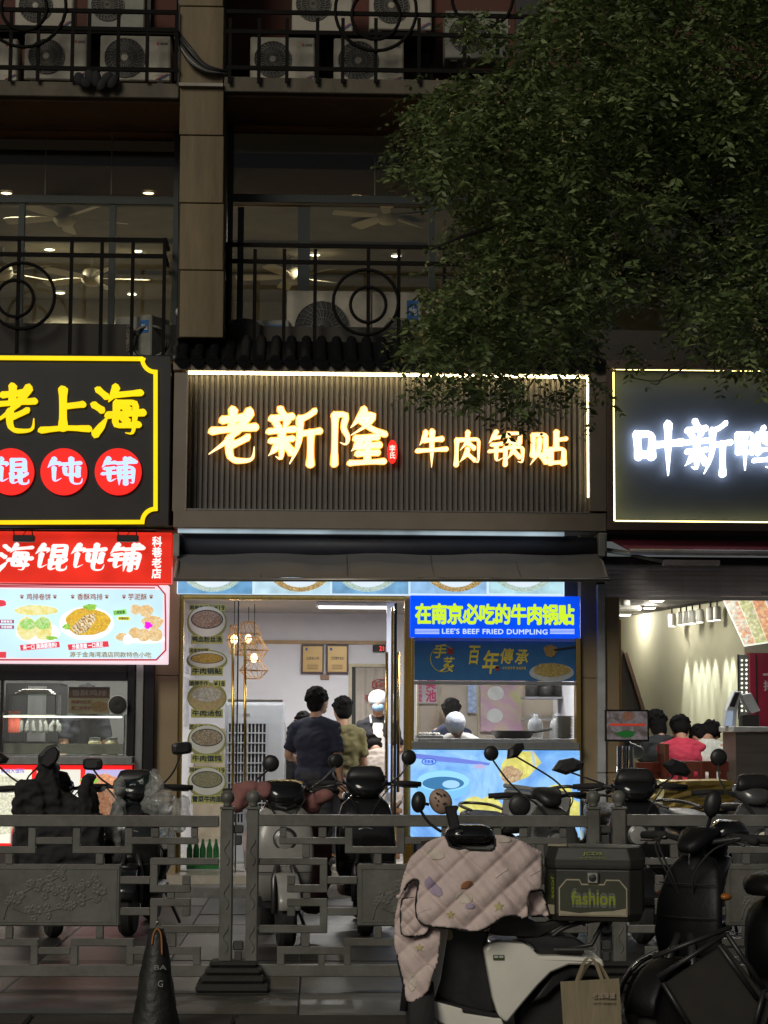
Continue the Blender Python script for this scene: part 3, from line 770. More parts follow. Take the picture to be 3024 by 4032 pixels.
printed(f_taro, mn, 'food_print', lambda b: (b.disc(535, 2400, 22, 20, y2, y1, wob=.08, seed=8), b.disc(575, 2405, 28, 24, y2-.001, y1, wob=.08, seed=9), b.disc(600, 2450, 42, 26, y2-.002, y1, wob=.1, seed=10), b.disc(565, 2500, 26, 26, y2-.003, y1, wob=.05), b.disc(610, 2500, 30, 26, y2-.004, y1, wob=.06), b.disc(480, 2508, 24, 16, y2-.001, y1, wob=.1), b.disc(530, 2492, 24, 22, y2-.002, y1, wob=.05)))
printed(em('magenta_print', (.85, .01, .75), 1), mn, 'flower_print', lambda b: b.disc(583, 2462, 15, 14, y2-.007, y1, 30, .3, 4))
printed(e_w, mn, 'sauce_cup_print', lambda b: b.disc(503, 2518, 18, 20, y2-.006, y1))
def tilt(b, x0, y0, x1, y1, dy, Y0, Y1): b.pprism([(x0, y0), (x1, y0-dy), (x1+4, y1-dy), (x0+4, y1)], Y0, Y1)
e_rib = em('red_ribbon_print', (.72, .05, .07), .95)
printed(e_rib, mn, 'ribbon_print', lambda b: (tilt(b, 78, 2540, 232, 2562, 14, y2, y1), tilt(b, 266, 2538, 425, 2560, 14, y2, y1)))
printed(em('green_tag_print', (.3, .72, .15), 1), mn, 'tag_print', lambda b: tilt(b, 444, 2404, 496, 2424, 6, y2, y1))
printed(em('yellow_tag_print', (.75, .68, .06), 1), mn, 'tag_print', lambda b: tilt(b, 462, 2428, 510, 2442, 0, y2, y1))
e_ink = em('black_print', (.02, .02, .02), .5)
for tx, x0, y0, x1, y1_, mm, rt in (('鸡排卷饼', 104, 2337, 200, 2362, e_brn, 0), ('香酥鸡排', 304, 2337, 404, 2362, e_brn, 0), ('芋泥酥', 504, 2337, 578, 2362, e_brn, 0),
        ('源于金海湾酒店同款特色小吃', 274, 2566, 596, 2588, em('olive_print', (.3, .2, .05), .8), 0), ('口感酥脆', 449, 2404, 492, 2418, e_ink, .08), ('软糯香甜', 468, 2430, 506, 2440, e_ink, 0)):
    sign_text('small_lettering', tx, x0, y0, x1, y1_, Y-.0115, mm, mn, depth=.003, bold=.015, rot=rt)
for tx, x0, x1, yy in (('来一口 满满都是料!', 90, 224, 2534), ('外脆里嫩 一口满足', 284, 406, 2532)):
    sign_text('small_lettering', tx, x0, yy, x1, yy+20, Y-.0115, e_w, mn, depth=.003, bold=.02, rot=.09)
for cx in (86, 216, 286, 420, 488, 595):
    printed(e_brn, mn, 'paw_print', lambda b: (b.disc(cx, 2352, 6, 5, y2, y1, 12), b.disc(cx-5, 2345, 2.5, 2.5, y2, y1, 8), b.disc(cx, 2343, 2.5, 2.5, y2, y1, 8), b.disc(cx+5, 2345, 2.5, 2.5, y2, y1, 8)))
for y_, tx in ((2440, '酥脆香甜'), (2462, '浓香细腻')):
    printed(em('plum_print', (.32, .08, .14), .9), mn, 'tag_print', lambda b: b.pbox(-10, y_, 55, y_+14, y2, y1))
    sign_text('small_lettering', tx, 4, y_+2, 48, y_+12, y2, e_w, mn, depth=.003, bold=.01)
printed(e_rib, mn, 'ribbon_print', lambda b: (b.pbox(-60, 2566, 24, 2590, y2, y1), b.disc(-10, 2375, 36, 14, y2, y1, 30, .1)))
settle(mn)
# --- middle: golden sign on a ribbed panel
m_brz = mat('bronze_panel', (.2, .165, .13), .5, metal=.2, var=.12, scale=3)
m_rib = mat('dark_rib_panel', (.12, .112, .104), .5, var=.12, scale=20)
ms = thing('shop_sign', 'wide ribbed dark sign with glowing golden characters in a bronze frame', 'sign')
Y = 18.15; YB = 18.33
for q in ((682, 1432, 2388, 1466), (682, 2014, 2388, 2084)): MB().pbox(*q, Y, 18.62).build('frame_panel', m_brz, ms, bevel=.004)
for q in ((682, 1467, 736, 2013), (2322, 1467, 2388, 2013)): MB().pbox(*q, Y+.001, 18.62).build('frame_panel', m_brz, ms, bevel=.004)
MB().pbox(730, 1460, 2330, 2020, YB+.03, YB+.08).build('back_panel', m_rib, ms)
ra, rb_, rc, rd = rect(740, 1470, 2318, 2012, YB)
NR = 74; rw = (rb_-ra)/NR
rm = MB().prism([(-rw*.5, 0), (-rw*.34, -.028), (rw*.1, -.028), (rw*.28, 0)], rc, rd, 'xy').mesh('rib'); rm.materials.append(m_rib)
for i in range(NR): place('rib', rm, None, ms, (ra+(i+.5)*rw, YB+.029, 0))
e_gold = em('golden_letter_light', (1, .42, .05), 1.5)
e_side = em('letter_halo_light', (1, .62, .18), 1.5)
e_led = em('warm_led_strip', (1, .80, .42), 8)
e_gold1 = em('golden_letter_face', (1, .83, .46), 1.5, .12, 5)
for ch, x0, x1, y0, y1_ in (('老', 818, 1022, 1606, 1832), ('新', 1048, 1268, 1604, 1834), ('隆', 1296, 1520, 1604, 1834), ('牛', 1636, 1766, 1692, 1840), ('肉', 1782, 1902, 1694, 1836), ('锅', 1918, 2070, 1694, 1836), ('贴', 2084, 2236, 1694, 1836)):
    g = MB(); glyph(g, ch, x0, y0, x1, y1_, YB-.07, .02, {'老': 12, '牛': 11.5, '肉': 11, '贴': 10, '锅': 8.5}.get(ch, 9.4), .02); f_ = g.build('character', e_gold1, ms)
    g = MB(); glyph(g, ch, x0, y0, x1, y1_, YB-.03, .02, {'老': 15.5, '牛': 15.5, '肉': 14.5, '贴': 13.5, '锅': 11.5}.get(ch, 12.6), .02); g.build('halo_backlight', e_gold, f_)
s_ = MB().disc(1545, 1778, 20, 46, YB-.08, YB-.04, 32).build('red_seal', em('red_seal_light', (1, .02, .01), 1.3), ms)
sign_text('seal_lettering', '李氏', 1533, 1752, 1557, 1806, YB-.081, em('seal_print', (1, .8, .7), 1.1), s_, vertical=True, bold=.02)
MB().pbox(742, 1468, 2320, 1480, YB-.1, YB-.085).build('led_strip', em('warm_led_strip_top', (1, .78, .38), 22), ms)
MB().pbox(2312, 1490, 2320, 1958, YB-.1, YB-.085).build('led_strip', e_led, ms)
m_alu = mat('brushed_steel_trim', (.35, .33, .3), .3, metal=.9, var=.08)
for q in ((734, 2009, 2324, 2014), (732, 1467, 737, 2010)): MB().pbox(*q, Y-.006, Y+.02).build('inner_trim', m_alu, ms)
settle(ms)
# --- right: white letters, yellow edge glow
rs_ = thing('shop_sign', 'dark blue sign with white glowing characters and yellow edge light', 'sign')
for q in ((2390, 1424, 3700, 1456), (2390, 2060, 3700, 2092)): MB().pbox(*q, Y-.02, 18.62).build('frame_panel', mat('brown_metal_frame', (.13, .09, .075), .5, metal=.2, var=.12), rs_, bevel=.004)
MB().pbox(2390, 1457, 2414, 2059, Y-.019, 18.62).build('frame_panel', MATS['brown_metal_frame'], rs_, bevel=.004)
MB().pbox(2412, 1452, 3700, 2064, 18.3, 18.36).build('sign_panel', mat('slate_blue_panel', (.11, .14, .21), .6, var=.1, scale=2), rs_)
e_edge = em('yellow_edge_led', (1, .8, .25), 9)
MB().pbox(2418, 1457, 3690, 1462, 18.2, 18.215).build('led_strip', e_edge, rs_)
MB().pbox(2424, 2054, 3690, 2058, 18.22, 18.235).build('led_strip', em('yellow_edge_led_dim', (1, .8, .25), 6), rs_)
MB().pbox(2416, 1465, 2420, 2050, 18.22, 18.235).build('led_strip', MATS['yellow_edge_led_dim'], rs_)
e_wl = em('white_letter_light', (.88, .94, 1), 3.6)
for ch, x0, x1, y0, y1_ in (('叶', 2492, 2692, 1652, 1872), ('新', 2690, 2886, 1652, 1872), ('鸭', 2896, 3052, 1680, 1852), ):
    g = MB(); glyph(g, ch, x0, y0, x1, y1_, 18.27, .03, 13 if ch == '叶' else 10); f_ = g.build('character', e_wl, rs_)
settle(rs_)
# ============================================================ PEOPLE
def remeshed(mb, name, m, parent, vox=.012, relax=6, fold=0):
    """melt overlapping volumes into one continuous skin"""
    me = mb.mesh(name); o = bpy.data.objects.new(name, me)
    md = o.modifiers.new('r', 'REMESH'); md.mode = 'VOXEL'; md.voxel_size = vox
    sm = o.modifiers.new('s', 'SMOOTH'); sm.iterations = relax; sm.factor = .5
    m2 = to_mesh(o)
    bpy.data.objects.remove(o); bpy.data.meshes.remove(me)
    if fold:                                   # soft creases in cloth
        n = len(m2.vertices); co = np.empty(n*3, 'f'); no = np.empty(n*3, 'f'); m2.vertices.foreach_get('co', co); m2.vertex_normals.foreach_get('vector', no)
        co = co.reshape(-1, 3); no = no.reshape(-1, 3)
        k = np.array([fold*(.5-abs(noise.noise((p[0]*9+3, p[1]*9, p[2]*16)))*1.6)+fold*.35*noise.noise((p[0]*22, p[1]*22+7, p[2]*30)) for p in co.tolist()], 'f')
        m2.vertices.foreach_set('co', (co+no*k[:, None]).ravel())
    m2.name = name; m2.polygons.foreach_set('use_smooth', [True]*len(m2.polygons))
    return place(name, m2, m, parent)
m_skin = mat('skin', (.45, .25, .16), .55, var=.1, scale=14)
m_hair = mat('black_hair', (.009, .008, .008), .8, var=.3, scale=60, bump=.5, bscale=120, spec=.12)
def person(label, x, Y, zf, face, H=1.66, shirt=None, trousers=None, hair=None, sit=False, lean=0.0, arms=None, headtilt=(0, 0), cap=None, mask=None, apron=None, hairlen=0, sleeves=.55, seat_z=.45, group='people in the shops', wide=1.0, facefeat=True):
    o = thing('person', label, 'person', group, loc=(x, Y, zf), rz=face)
    s = H
    pel = Vector((0, 0, seat_z+.1 if sit else .52*s))
    Rl = Matrix.Rotation(-lean, 3, 'X')
    def T(v): return pel+Rl@Vector(v)
    waist, chest, sh, nk = T((0, .0, .1*s)), T((0, .0, .2*s)), T((0, 0, .285*s)), T((0, .005, .335*s))
    hd = nk+Rl@Matrix.Rotation(-headtilt[0], 3, 'X')@Matrix.Rotation(headtilt[1], 3, 'Z')@Vector((0, .022*s, .083*s))
    Rh = Rl@Matrix.Rotation(-headtilt[0], 3, 'X')@Matrix.Rotation(headtilt[1], 3, 'Z')
    b = MB(); sh_ = MB(); tr = MB()
    for q, r_ in ((pel, (.098, .068, .07)), (waist, (.088, .06, .09)), (chest, (.102, .066, .1)), (sh, (.08, .05, .045))):
        rr = tuple(k*s*(wide if i < 2 else 1) for i, k in enumerate(r_))
        b.ell(q, rr, Rl)
        sh_.ell(q, tuple(k*1.07+.006 for k in rr), Rl, 18, 12)
    b.tube([sh, nk, hd], [.04*s, .034*s, .032*s], 10)
    b.ell(hd, (.05*s, .06*s, .07*s), Rh, 16, 12)
    b.ell(hd+Rh@Vector((0, .06*s, -.008*s)), (.008*s, .012*s, .014*s), Rh, 8, 6)        # nose
    for k in (-1, 1): b.ell(hd+Rh@Vector((k*.048*s, 0, -.004*s)), (.007*s, .016*s, .02*s), Rh, 8, 6)
    b.ell(hd+Rh@Vector((0, .03*s, -.052*s)), (.026*s, .025*s, .018*s), Rh, 8, 6)        # chin
    arms = arms or [((.1, .0, -1), (0, .25, -1)), ((.1, .0, -1), (0, .25, -1))]
    for k, (ud, fd) in zip((-1, 1), arms):
        S0 = sh+Rl@Vector((k*.1*s*wide, 0, -.012*s)); u = Vector((ud[0]*k, ud[1], ud[2])).normalized(); f = Vector((fd[0]*k, fd[1], fd[2])).normalized()
        E = S0+u*.175*s; W = E+f*.15*s; 
        b.tube([S0, S0.lerp(E, .5), E, E.lerp(W, .3), W], [.036*s, .031*s, .026*s, .027*s, .017*s], 10)
        b.ell(S0, .036*s)
        sl = S0.lerp(E, sleeves) if sleeves <= 1 else W
        pts = [sh+Rl@Vector((k*.05*s, 0, .0)), S0, S0.lerp(E, min(1, sleeves)*.6), sl if sleeves <= 1 else E]
        rs = [.046*s, .043*s, .039*s, .041*s if sleeves <= 1 else .034*s]
        if sleeves > 1: pts.append(E.lerp(W, .92)); rs.append(.026*s)
        sh_.tube(pts, rs, 12); sh_.tube([nk+Rl@Vector((k*.02*s, 0, -.025*s)), S0], [.034*s, .036*s], 10)
        side = f.cross(Vector((1, 0, 0))); side = side.normalized() if side.length > .1 else Vector((0, 0, 1))
        lat = f.cross(side).normalized()
        pc = W+f*.028*s; b.ell(pc, (.024*s, .024*s, .024*s)); 
        for i in range(4):
            q0 = W+f*.045*s+lat*(i-1.5)*.0115*s; ln = (.042, .05, .046, .036)[i]*s
            b.tube([W+f*.02*s+lat*(i-1.5)*.009*s, q0, q0+(f+side*.35).normalized()*ln*.55, q0+(f+side*.9).normalized()*ln], [.0065*s, .006*s, .0055*s, .004*s], 6)
        b.tube([W+f*.015*s-lat*.018*s, W+f*.035*s-lat*.034*s, W+f*.058*s-lat*.034*s], [.008*s, .0065*s, .005*s], 6)
    for k in (-1, 1):
        Hp = pel+Vector((k*.052*s, 0, -.01*s))
        if sit: K = Hp+Vector((k*.03*s, .245*s, .005)); A = Vector((K.x, K.y-.02*s, .04*s))
        else: K = Vector((Hp.x+k*.006*s, .015*s, .285*s)); A = Vector((Hp.x+k*.008*s, 0, .045*s))
        b.tube([Hp, Hp.lerp(K, .5), K, K.lerp(A, .35), A], [.055*s, .047*s, .034*s, .033*s, .022*s], 10)
        tr.tube([Hp, Hp.lerp(K, .5), K, K.lerp(A, .5), A+Vector((0, 0, .02))], [.064*s, .056*s, .045*s, .043*s, .04*s], 12)
        sb = MB(); sb.ell((A.x, A.y+.035*s, .022*s), (.027*s, .078*s, .026*s)); sb.build('shoe', mat('dark_shoe', (.02, .02, .022), .6), o, smooth=True)
    tr.ell(pel+Vector((0, 0, .0)), (.106*s*wide, .078*s*wide, .072*s), None, 16, 10)
    remeshed(b, 'body', m_skin, o, .0095, 5)
    remeshed(sh_, 'shirt', shirt, o, .013, 8, .011)
    remeshed(tr, 'trousers', trousers or mat('dark_trousers', (.025, .026, .03), .8, bump=.3), o, .018, 6, .010)
    hb = MB()
    if not cap:
        rr = random.Random(label)
        hb.ell(hd+Rh@Vector((0, -.014*s, .02*s)), (.06*s, .064*s, .066*s), Rh, 16, 12); hb.ell(hd+Rh@Vector((0, -.03*s, -.012*s)), (.053*s, .042*s, .05*s), Rh, 14, 10)
        for _ in range(70):
            a, e = rr.uniform(0, 6.28), rr.uniform(-.1, 1.4)
            d = Vector((math.cos(a)*math.cos(e)*.058*s, math.sin(a)*math.cos(e)*.062*s-.016*s, math.sin(e)*.064*s+.018*s))
            if d.y > .028*s and d.z < .03*s: continue
            hb.ell(hd+Rh@d, (.008*s+.01*s*rr.random(), .012*s, .013*s), Matrix.Rotation(rr.uniform(-1, 1), 3, 'Y'), 7, 5)
        if hairlen:
            hb.ell(hd+Rh@Vector((0, -.03*s, -.03*s)), (.05*s, .036*s, .05*s+hairlen), Rh, 14, 10)
        remeshed(hb, 'hair', hair or m_hair, o, .008, 1)
    else:
        hb.ell(hd+Rh@Vector((0, -.008*s, .026*s)), (.066*s, .074*s, .062*s), Rh, 18, 12)
        for i in range(18):
            a = i*math.pi/9; hb.ell(hd+Rh@Vector((math.cos(a)*.054*s, math.sin(a)*.062*s-.008*s, .006*s)), (.012*s,)*3, None, 7, 5)
        remeshed(hb, 'cap', cap, o, .011, 3)
    if facefeat:
        for k in (-1, 1):
            MB().ell(hd+Rh@Vector((k*.019*s, .052*s, .006*s)), (.008*s, .005*s, .0045*s), Rh, 8, 6).build('eye', m_hair, o, smooth=True)
            MB().tube([hd+Rh@Vector((k*.009*s, .056*s, .019*s)), hd+Rh@Vector((k*.028*s, .05*s, .02*s))], .0028*s, 5).build('eyebrow', m_hair, o)
        if not mask:
            MB().ell(hd+Rh@Vector((0, .056*s, -.032*s)), (.017*s, .006*s, .005*s), Rh, 8, 6).build('mouth', mat('lips', (.35, .12, .1), .5), o, smooth=True)
    if mask:
        k_ = MB(); k_.ell(hd+Rh@Vector((0, .034*s, -.027*s)), (.04*s, .036*s, .032*s), Rh, 14, 10); k_.build('face_mask', mask, o, smooth=True)
    if apron:
        ap = MB()
        rs = []
        for zz, hw, yy in ((.29, .045, .062), (.2, .06, .078), (.1, .095, .076), (.0, .1, .086), (-.14, .1, .095), (-.22, .095, .095)):
            rs.append([T((u*hw*s, (yy-.03*abs(u)**2)*s*1.02+d_, zz*s)) for d_ in (0, .006) for u in ((-1, -.5, 0, .5, 1) if d_ == 0 else (1, .5, 0, -.5, -1))])
        ap.rings(rs); ap.build('apron', apron, o, smooth=True, angle=50)
        for k in (-1, 1):
            MB().tube([T((k*.045*s, .065*s, .29*s)), T((k*.05*s, .03*s, .335*s)), T((k*.03*s, -.03*s, .345*s))], .006*s, 6).build('apron_strap', apron, o)
    return o
# ============================================================ MIDDLE SHOP
FLZ = .30
m_gold = mat('gold_steel', (.62, .42, .13), .24, metal=1, var=.12, scale=4, stretch=(6, 6, .6))
m_tan = mat('tan_wall_panel', (.30, .225, .13), .6, var=.1, scale=3, dirt=.2)
m_white = mat('white_wall_paint', (.74, .74, .78), .75, var=.05, scale=2)
m_ceil = mat('grey_ceiling', (.36, .33, .31), .8, var=.06)
m_gl = glass('clear_shop_glass', (.975, .985, .98), .015)
XA, XB = P(640, 2900, FAC)[0], P(2330, 2900, FAC)[0]
BW = 23.6
CZ = P(1100, 2414, BW)[1]
rm = thing('dumpling_shop_room', 'white walled dumpling shop interior behind the golden door frame', 'shop')
MB().box(XA-.1, XB+.1, BW, BW+.15, FLZ-.05, CZ+.3).build('back_wall', m_white, rm)
MB().box(XA-.1, XA, 18.75, BW, FLZ-.05, CZ+.3).build('side_wall', m_white, rm)
MB().box(XB, XB+.1, 18.75, BW, FLZ-.05, CZ+.3).build('side_wall', m_white, rm)
MB().box(XA, XB, 18.9, BW, CZ, CZ+.12).build('ceiling', m_ceil, rm)
MB().box(XA+.002, XB-.002, 18.7, BW-.002, FLZ+.001, FLZ+.01).build('floor_tiles', mat('pale_floor_tile', (.5, .47, .42), .25, var=.1), rm)
r = rect(1005, 2522, 1560, 2536, BW-.03); MB().box(r[0], r[1], BW-.03, BW-.001, r[2], r[3]).build('dado_strip', mat('pale_wood', (.42, .28, .14), .5), rm)
r = rect(640, 2870, 1560, 3200, BW-.02); MB().box(r[0], r[1], BW-.02, BW-.001, FLZ+.01, r[3]-.0).build('wall_dado', mat('beige_dado', (.45, .38, .28), .5), rm)
# upper closing wall between door head and sign
MB().pbox(640, 2086, 2390, 2342, 18.7, 18.85).build('bulkhead', m_dark, rm)
settle(rm)
# pillars left and right of the front
for x0, x1, l in ((604, 703, 'tan painted wall pier between the snack kitchen and the dumpling shop'), (2288, 2352, 'tan panelled pier right of the blue counter sign')):
    o = thing('wall_pier', l, 'pier', 'tan wall piers')
    r = rect(x0, 2086, x1, 3300, 18.5); zz = [FLZ-.16, .9, 2.05, r[3]]
    for k in range(3): MB().box(r[0], r[1], 18.5, 18.95, zz[k]+.002, zz[k+1]-.002).build('wall_panel', m_tan, o, bevel=.003)
    settle(o)
# --- light tube beneath the sign and awning
o = thing('light_tube', 'long dim white tube light under the golden sign', 'tube light')
MB().pbox(700, 2088, 2222, 2103, 18.02, 18.08).build('tube', em('tube_light_dim', (.62, .8, .92), .42, .6, 1.7), o)
MB().pbox(696, 2084, 2226, 2088, 18.0, 18.12).build('housing', m_alu, o)
settle(o)
aw = thing('awning', 'dark taupe fabric awning with a steel front bar over the dumpling shop', 'awning')
m_fab = mat('taupe_awning_fabric', (.105, .103, .106), .85, var=.1, scale=5, bump=.15, bscale=300)
mb = MB(); rs = []
for i in range(41):
    t = i/40
    top = PV(706+t*(2352-706), 2178+5*math.sin(t*23), 18.15); bot = PV(684+t*(2398-684), 2276+3*math.sin(t*17)+2*math.sin(t*41), 17.5)
    mid = top.lerp(bot, .5)+Vector((0, .02, -.025+.014*math.sin(t*31)+.008*math.sin(t*73)))
    rs.append([top, mid, bot, bot+Vector((0, .012, -.004)), mid+Vector((0, .012, -.008)), top+Vector((0, .012, -.008))])
mb.rings(rs).build('canopy', m_fab, aw, smooth=True, angle=40)
MB().tube([PV(684, 2282, 17.49), PV(2400, 2284, 17.49)], .017, 10).build('front_bar', mat('bar_aluminium', (.22, .21, .19), .35, metal=.7), aw, smooth=True)
MB().tube([PV(700, 2150, 18.2), PV(2360, 2160, 18.2)], .1, 14).build('roller', mat('navy_roller_cover', (.02, .022, .035), .6), aw, smooth=True)
for x in (694, 2372):
    MB().pbox(x-12, 2100, x+12, 2190, 18.0, 18.4).build('wall_bracket', mat('steel_bracket', (.28, .28, .26), .4, metal=.5), aw, bevel=.004)
for x0, x1 in ((706, 690), (2352, 2392)):
    MB().tube([PV(x0, 2190, 18.2), PV((x0+x1)/2, 2215, 17.9), PV(x1, 2280, 17.52)], .014, 6).build('folding_arm', mat('steel_bracket'), aw)
for t in (.2, .4, .6, .8):
    tp = PV(706+t*(2352-706), 2181, 18.14); bt = PV(684+t*(2398-684), 2276, 17.495); md_ = tp.lerp(bt, .5)+Vector((0, .008, -.022))
    MB().tube(catmull([tp, md_, bt], 6), .004, 5).build('seam', mat('awning_seam', (.08, .072, .066), .85), aw)
settle(aw)
# --- picture strip under the awning
o = thing('picture_light_strip', 'lit strip of food bowl pictures half hidden under the awning', 'menu board')
Y = 18.4
MB().pbox(697, 2240, 2222, 2342, Y, Y+.1).build('box_body', em('strip_box_white', (.75, .9, 1), .9), o)
bgs = [em('strip_blue', (.16, .38, .62), .95, .25, 9), em('strip_pale', (.55, .78, .9), .95, .2, 9), em('strip_blue2', (.2, .42, .66), .95, .25, 9), em('strip_sky', (.34, .58, .88), .95, .2, 9), em('strip_mint', (.5, .78, .86), .95, .2, 9)]
f_wood = food('wood_board_print', [(.35, .2, .06), (.7, .5, .2), (.5, .3, .1), (.8, .62, .3)], 30, .95, 'wave')
f_cloth = food('cloth_print', [(.4, .6, .62), (.75, .9, .85), (.5, .7, .6), (.85, .95, .95)], 60, .95)
xs = [697, 998, 1304, 1612, 1920, 2222]
for k in range(5):
    MB().pbox(xs[k]+4, 2244, xs[k+1]-4, 2338, Y-.006, Y).build('picture_print', bgs[k], o)
    cx = (xs[k]+xs[k+1])/2+(30 if k % 2 else -10)
    MB().disc(cx, 2240, 125, 90, Y-.01, Y-.006, 40).build('board_print', f_wood if k in (1, 3) else f_cloth, o)
    MB().disc(cx, 2250, 88, 62, Y-.014, Y-.01, 40).build('bowl_print', em('bowl_print_white', (.78, .9, 1), .98), o)
    MB().disc(cx, 2246, 66, 40, Y-.018, Y-.014, 36).build('soup_print', em('soup_print_pale', (.5, .68, .8), .9), o)
settle(o)
# --- golden door frame
df = thing('door_frame', 'polished golden metal door frame of the dumpling shop', 'door frame')
Yd = 18.56
zf = .29
def vpost(x0, x1, y0, Y0, Y1, name, m, par, z0=zf):
    r = rect(x0, y0, x1, 3200, Y0); MB().box(r[0], r[1], Y0, Y1, z0, P((x0+x1)/2, y0, Y0)[1]).build(name, m, par, bevel=.003)
vpost(702, 718, 2346, Yd, Yd+.12, 'frame_post', m_gold, df)
vpost(1592, 1618, 2346, Yd-.02, Yd+.14, 'frame_post', m_gold, df)
MB().pbox(719, 2346, 1591, 2362, Yd, Yd+.12).build('frame_head', m_gold, df, bevel=.003)
settle(df)
# --- glass door leaf with stickers
def leaf(lab, x0, x1, Y, ang=0, stick=False):
    ob = thing('glass_door', lab, 'door', 'glass door leaves')
    r = rect(x0, 2364, x1, 3300, Y); a_, b_, c_, d_ = r[0], r[1], zf+.01, P((x0+x1)/2, 2366, Y)[1]
    MB().box(a_+.005, b_-.005, Y+.02, Y+.03, c_, d_).build('pane', m_gl, ob)
    return ob, a_, b_, c_, d_
ld, a_, b_, c_, d_ = leaf('closed left glass door with five round bowl stickers and long golden handles', 720, 936, Yd)
MB().box(b_-.012, b_, Yd+.01, Yd+.05, c_, d_).build('edge_seal', mat('dark_seal', (.02, .02, .02), .5), ld)
for x in (917, 965):
    p0, p1 = PV(x, 2532, Yd-.05), PV(x, 3125, Yd-.05)
    hd = MB().tube([p0, p1], .013, 10).build('handle', m_gold, ld, smooth=True)
    for f_ in (.12, .88):
        q = p0.lerp(p1, f_); MB().tube([q, q+Vector((0, .07, 0))], .008, 6).build('handle_mount', m_gold, hd)
m_bowl = mat('sticker_bowl_white', (.72, .72, .68), .5, var=.06)
m_rim = mat('sticker_rim_green', (.32, .34, .12), .6, var=.1)
m_stin = mat('sticker_navy_ink', (.012, .03, .06), .6)
m_stol = mat('sticker_olive', (.5, .5, .16), .6)
m_stbr = mat('sticker_bamboo', (.5, .4, .2), .6, var=.2, scale=40)
FD = [food('vermicelli_sticker', [(.2, .15, .1), (.55, .5, .42), (.3, .12, .08), (.6, .58, .5)], 60), food('pot_sticker', [(.3, .16, .03), (.62, .42, .1), (.45, .28, .06)], 40),
      food('bun_sticker', [(.5, .48, .4), (.68, .66, .6), (.4, .36, .28)], 25), food('wonton_sticker', [(.35, .3, .2), (.6, .56, .46), (.3, .2, .1), (.5, .48, .3)], 50), food('noodle_sticker', [(.14, .16, .06), (.45, .44, .3), (.25, .24, .12), (.5, .5, .36)], 70)]
stk = [(2447, 72, 60, 2505, '鸭血粉丝汤', '鲜美推荐', '¥19', 2392), (2597, 74, 33, 2630, '牛肉锅贴', '老南京招牌', None, 2562), (2742, 71, 50, 2796, '牛肉汤包', '金牌手作', '¥18', 2690), (2912, 70, 56, 2974, '牛肉馄饨', '匠心传承', None, 2862), (3077, 70, 54, 3134, '雪菜牛肉面', '特制招牌', '¥19', 3032)]
for k, (cy, rx, ry, yt, nm, top, pr, yp) in enumerate(stk):
    Ys = Yd+.018
    s_ = MB().disc(815, cy+4, rx+7, ry+10, Ys-.003, Ys, 40).build('sticker', m_rim, ld)
    MB().pbox(752, yt-4, 878, yt+30, Ys-.0035, Ys-.0005).build('label_plate', m_stol, s_)
    if k == 2:
        MB().disc(815, cy+8, rx, ry, Ys-.006, Ys-.003, 36).build('basket_print', m_stbr, s_)
    else:
        MB().disc(815, cy, rx, ry, Ys-.006, Ys-.003, 36).build('bowl_print', m_bowl, s_)
    MB().disc(815, cy-ry*.14, rx*.88, ry*.62, Ys-.0075, Ys-.006, 36).build('rim_print', m_stin if k != 2 else m_stbr, s_)
    MB().disc(815, cy-ry*.14, rx*.83, ry*.56, Ys-.009, Ys-.0075, 36).build('food_print', FD[k], s_)
    sign_text('dish_name', nm, 757, yt, 873, yt+24, Ys-.0035, m_stin, s_, depth=.002, bold=.03)
    MB().pbox(744, yp-12, 824, yp+12, Ys-.0035, Ys-.0005).build('label_plate', m_stol, s_)
    sign_text('label_text', top, 748, yp-9, 820, yp+9, Ys-.0035, m_stin, s_, depth=.002, bold=.02)
    if pr:
        MB().pbox(838, yp-12, 888, yp+14, Ys-.0035, Ys-.0005).build('label_plate', m_stol, s_)
        sign_text('price', pr, 842, yp-9, 884, yp+11, Ys-.0035, m_stin, s_, depth=.002, bold=.02)
settle(ld)
# right leaf stands open, turned into the shop
rd, a_, b_, c_, d_ = leaf('right glass door standing open towards the inside beside the golden post', 1560, 1592, Yd)
for c in list(rd.children): bpy.data.objects.remove(c)
hx = P(1588, 2900, Yd)[0]
MB().box(hx-.075, hx-.069, Yd+.03, Yd+.75, c_, d_-.02).build('pane', m_gl, rd)
for yy in (.04, .74): MB().box(hx-.085, hx-.06, Yd+yy, Yd+yy+.025, c_, d_-.02).build('door_stile', m_gold if yy > .5 else MATS['dark_seal'], rd)
MB().tube([(hx-.13, Yd+.62, 1.0), (hx-.13, Yd+.62, 2.3)], .014, 8).build('handle', m_gold, rd, smooth=True)
MB().tube([(hx-.02, Yd+.62, 1.0), (hx-.02, Yd+.62, 2.3)], .014, 8).build('handle', m_gold, rd, smooth=True)
settle(rd)
# slim chrome strips and leaflet rack beside the open door
o = thing('leaflet_rack', 'tall white leaflet rack standing just inside the open door', 'rack')
r = rect(1522, 2372, 1556, 2530, 19.9)
MB().box(r[0], r[1], 19.9, 19.93, .32, r[3]).build('rack_board', mat('white_gloss_board', (.7, .72, .78), .2, var=.1, scale=30, stretch=(20, 1, .4)), o)
for k in range(2):
    rr_ = rect(1530+k*24, 2930, 1548+k*24, 3120, 19.88); MB().box(rr_[0], rr_[1], 19.87, 19.895, rr_[2], rr_[3]).build('leaflet', em('glowing_leaflet', (.5, .66, .95), .75), o)  # paper leaflets are given a glow of their own
settle(o)
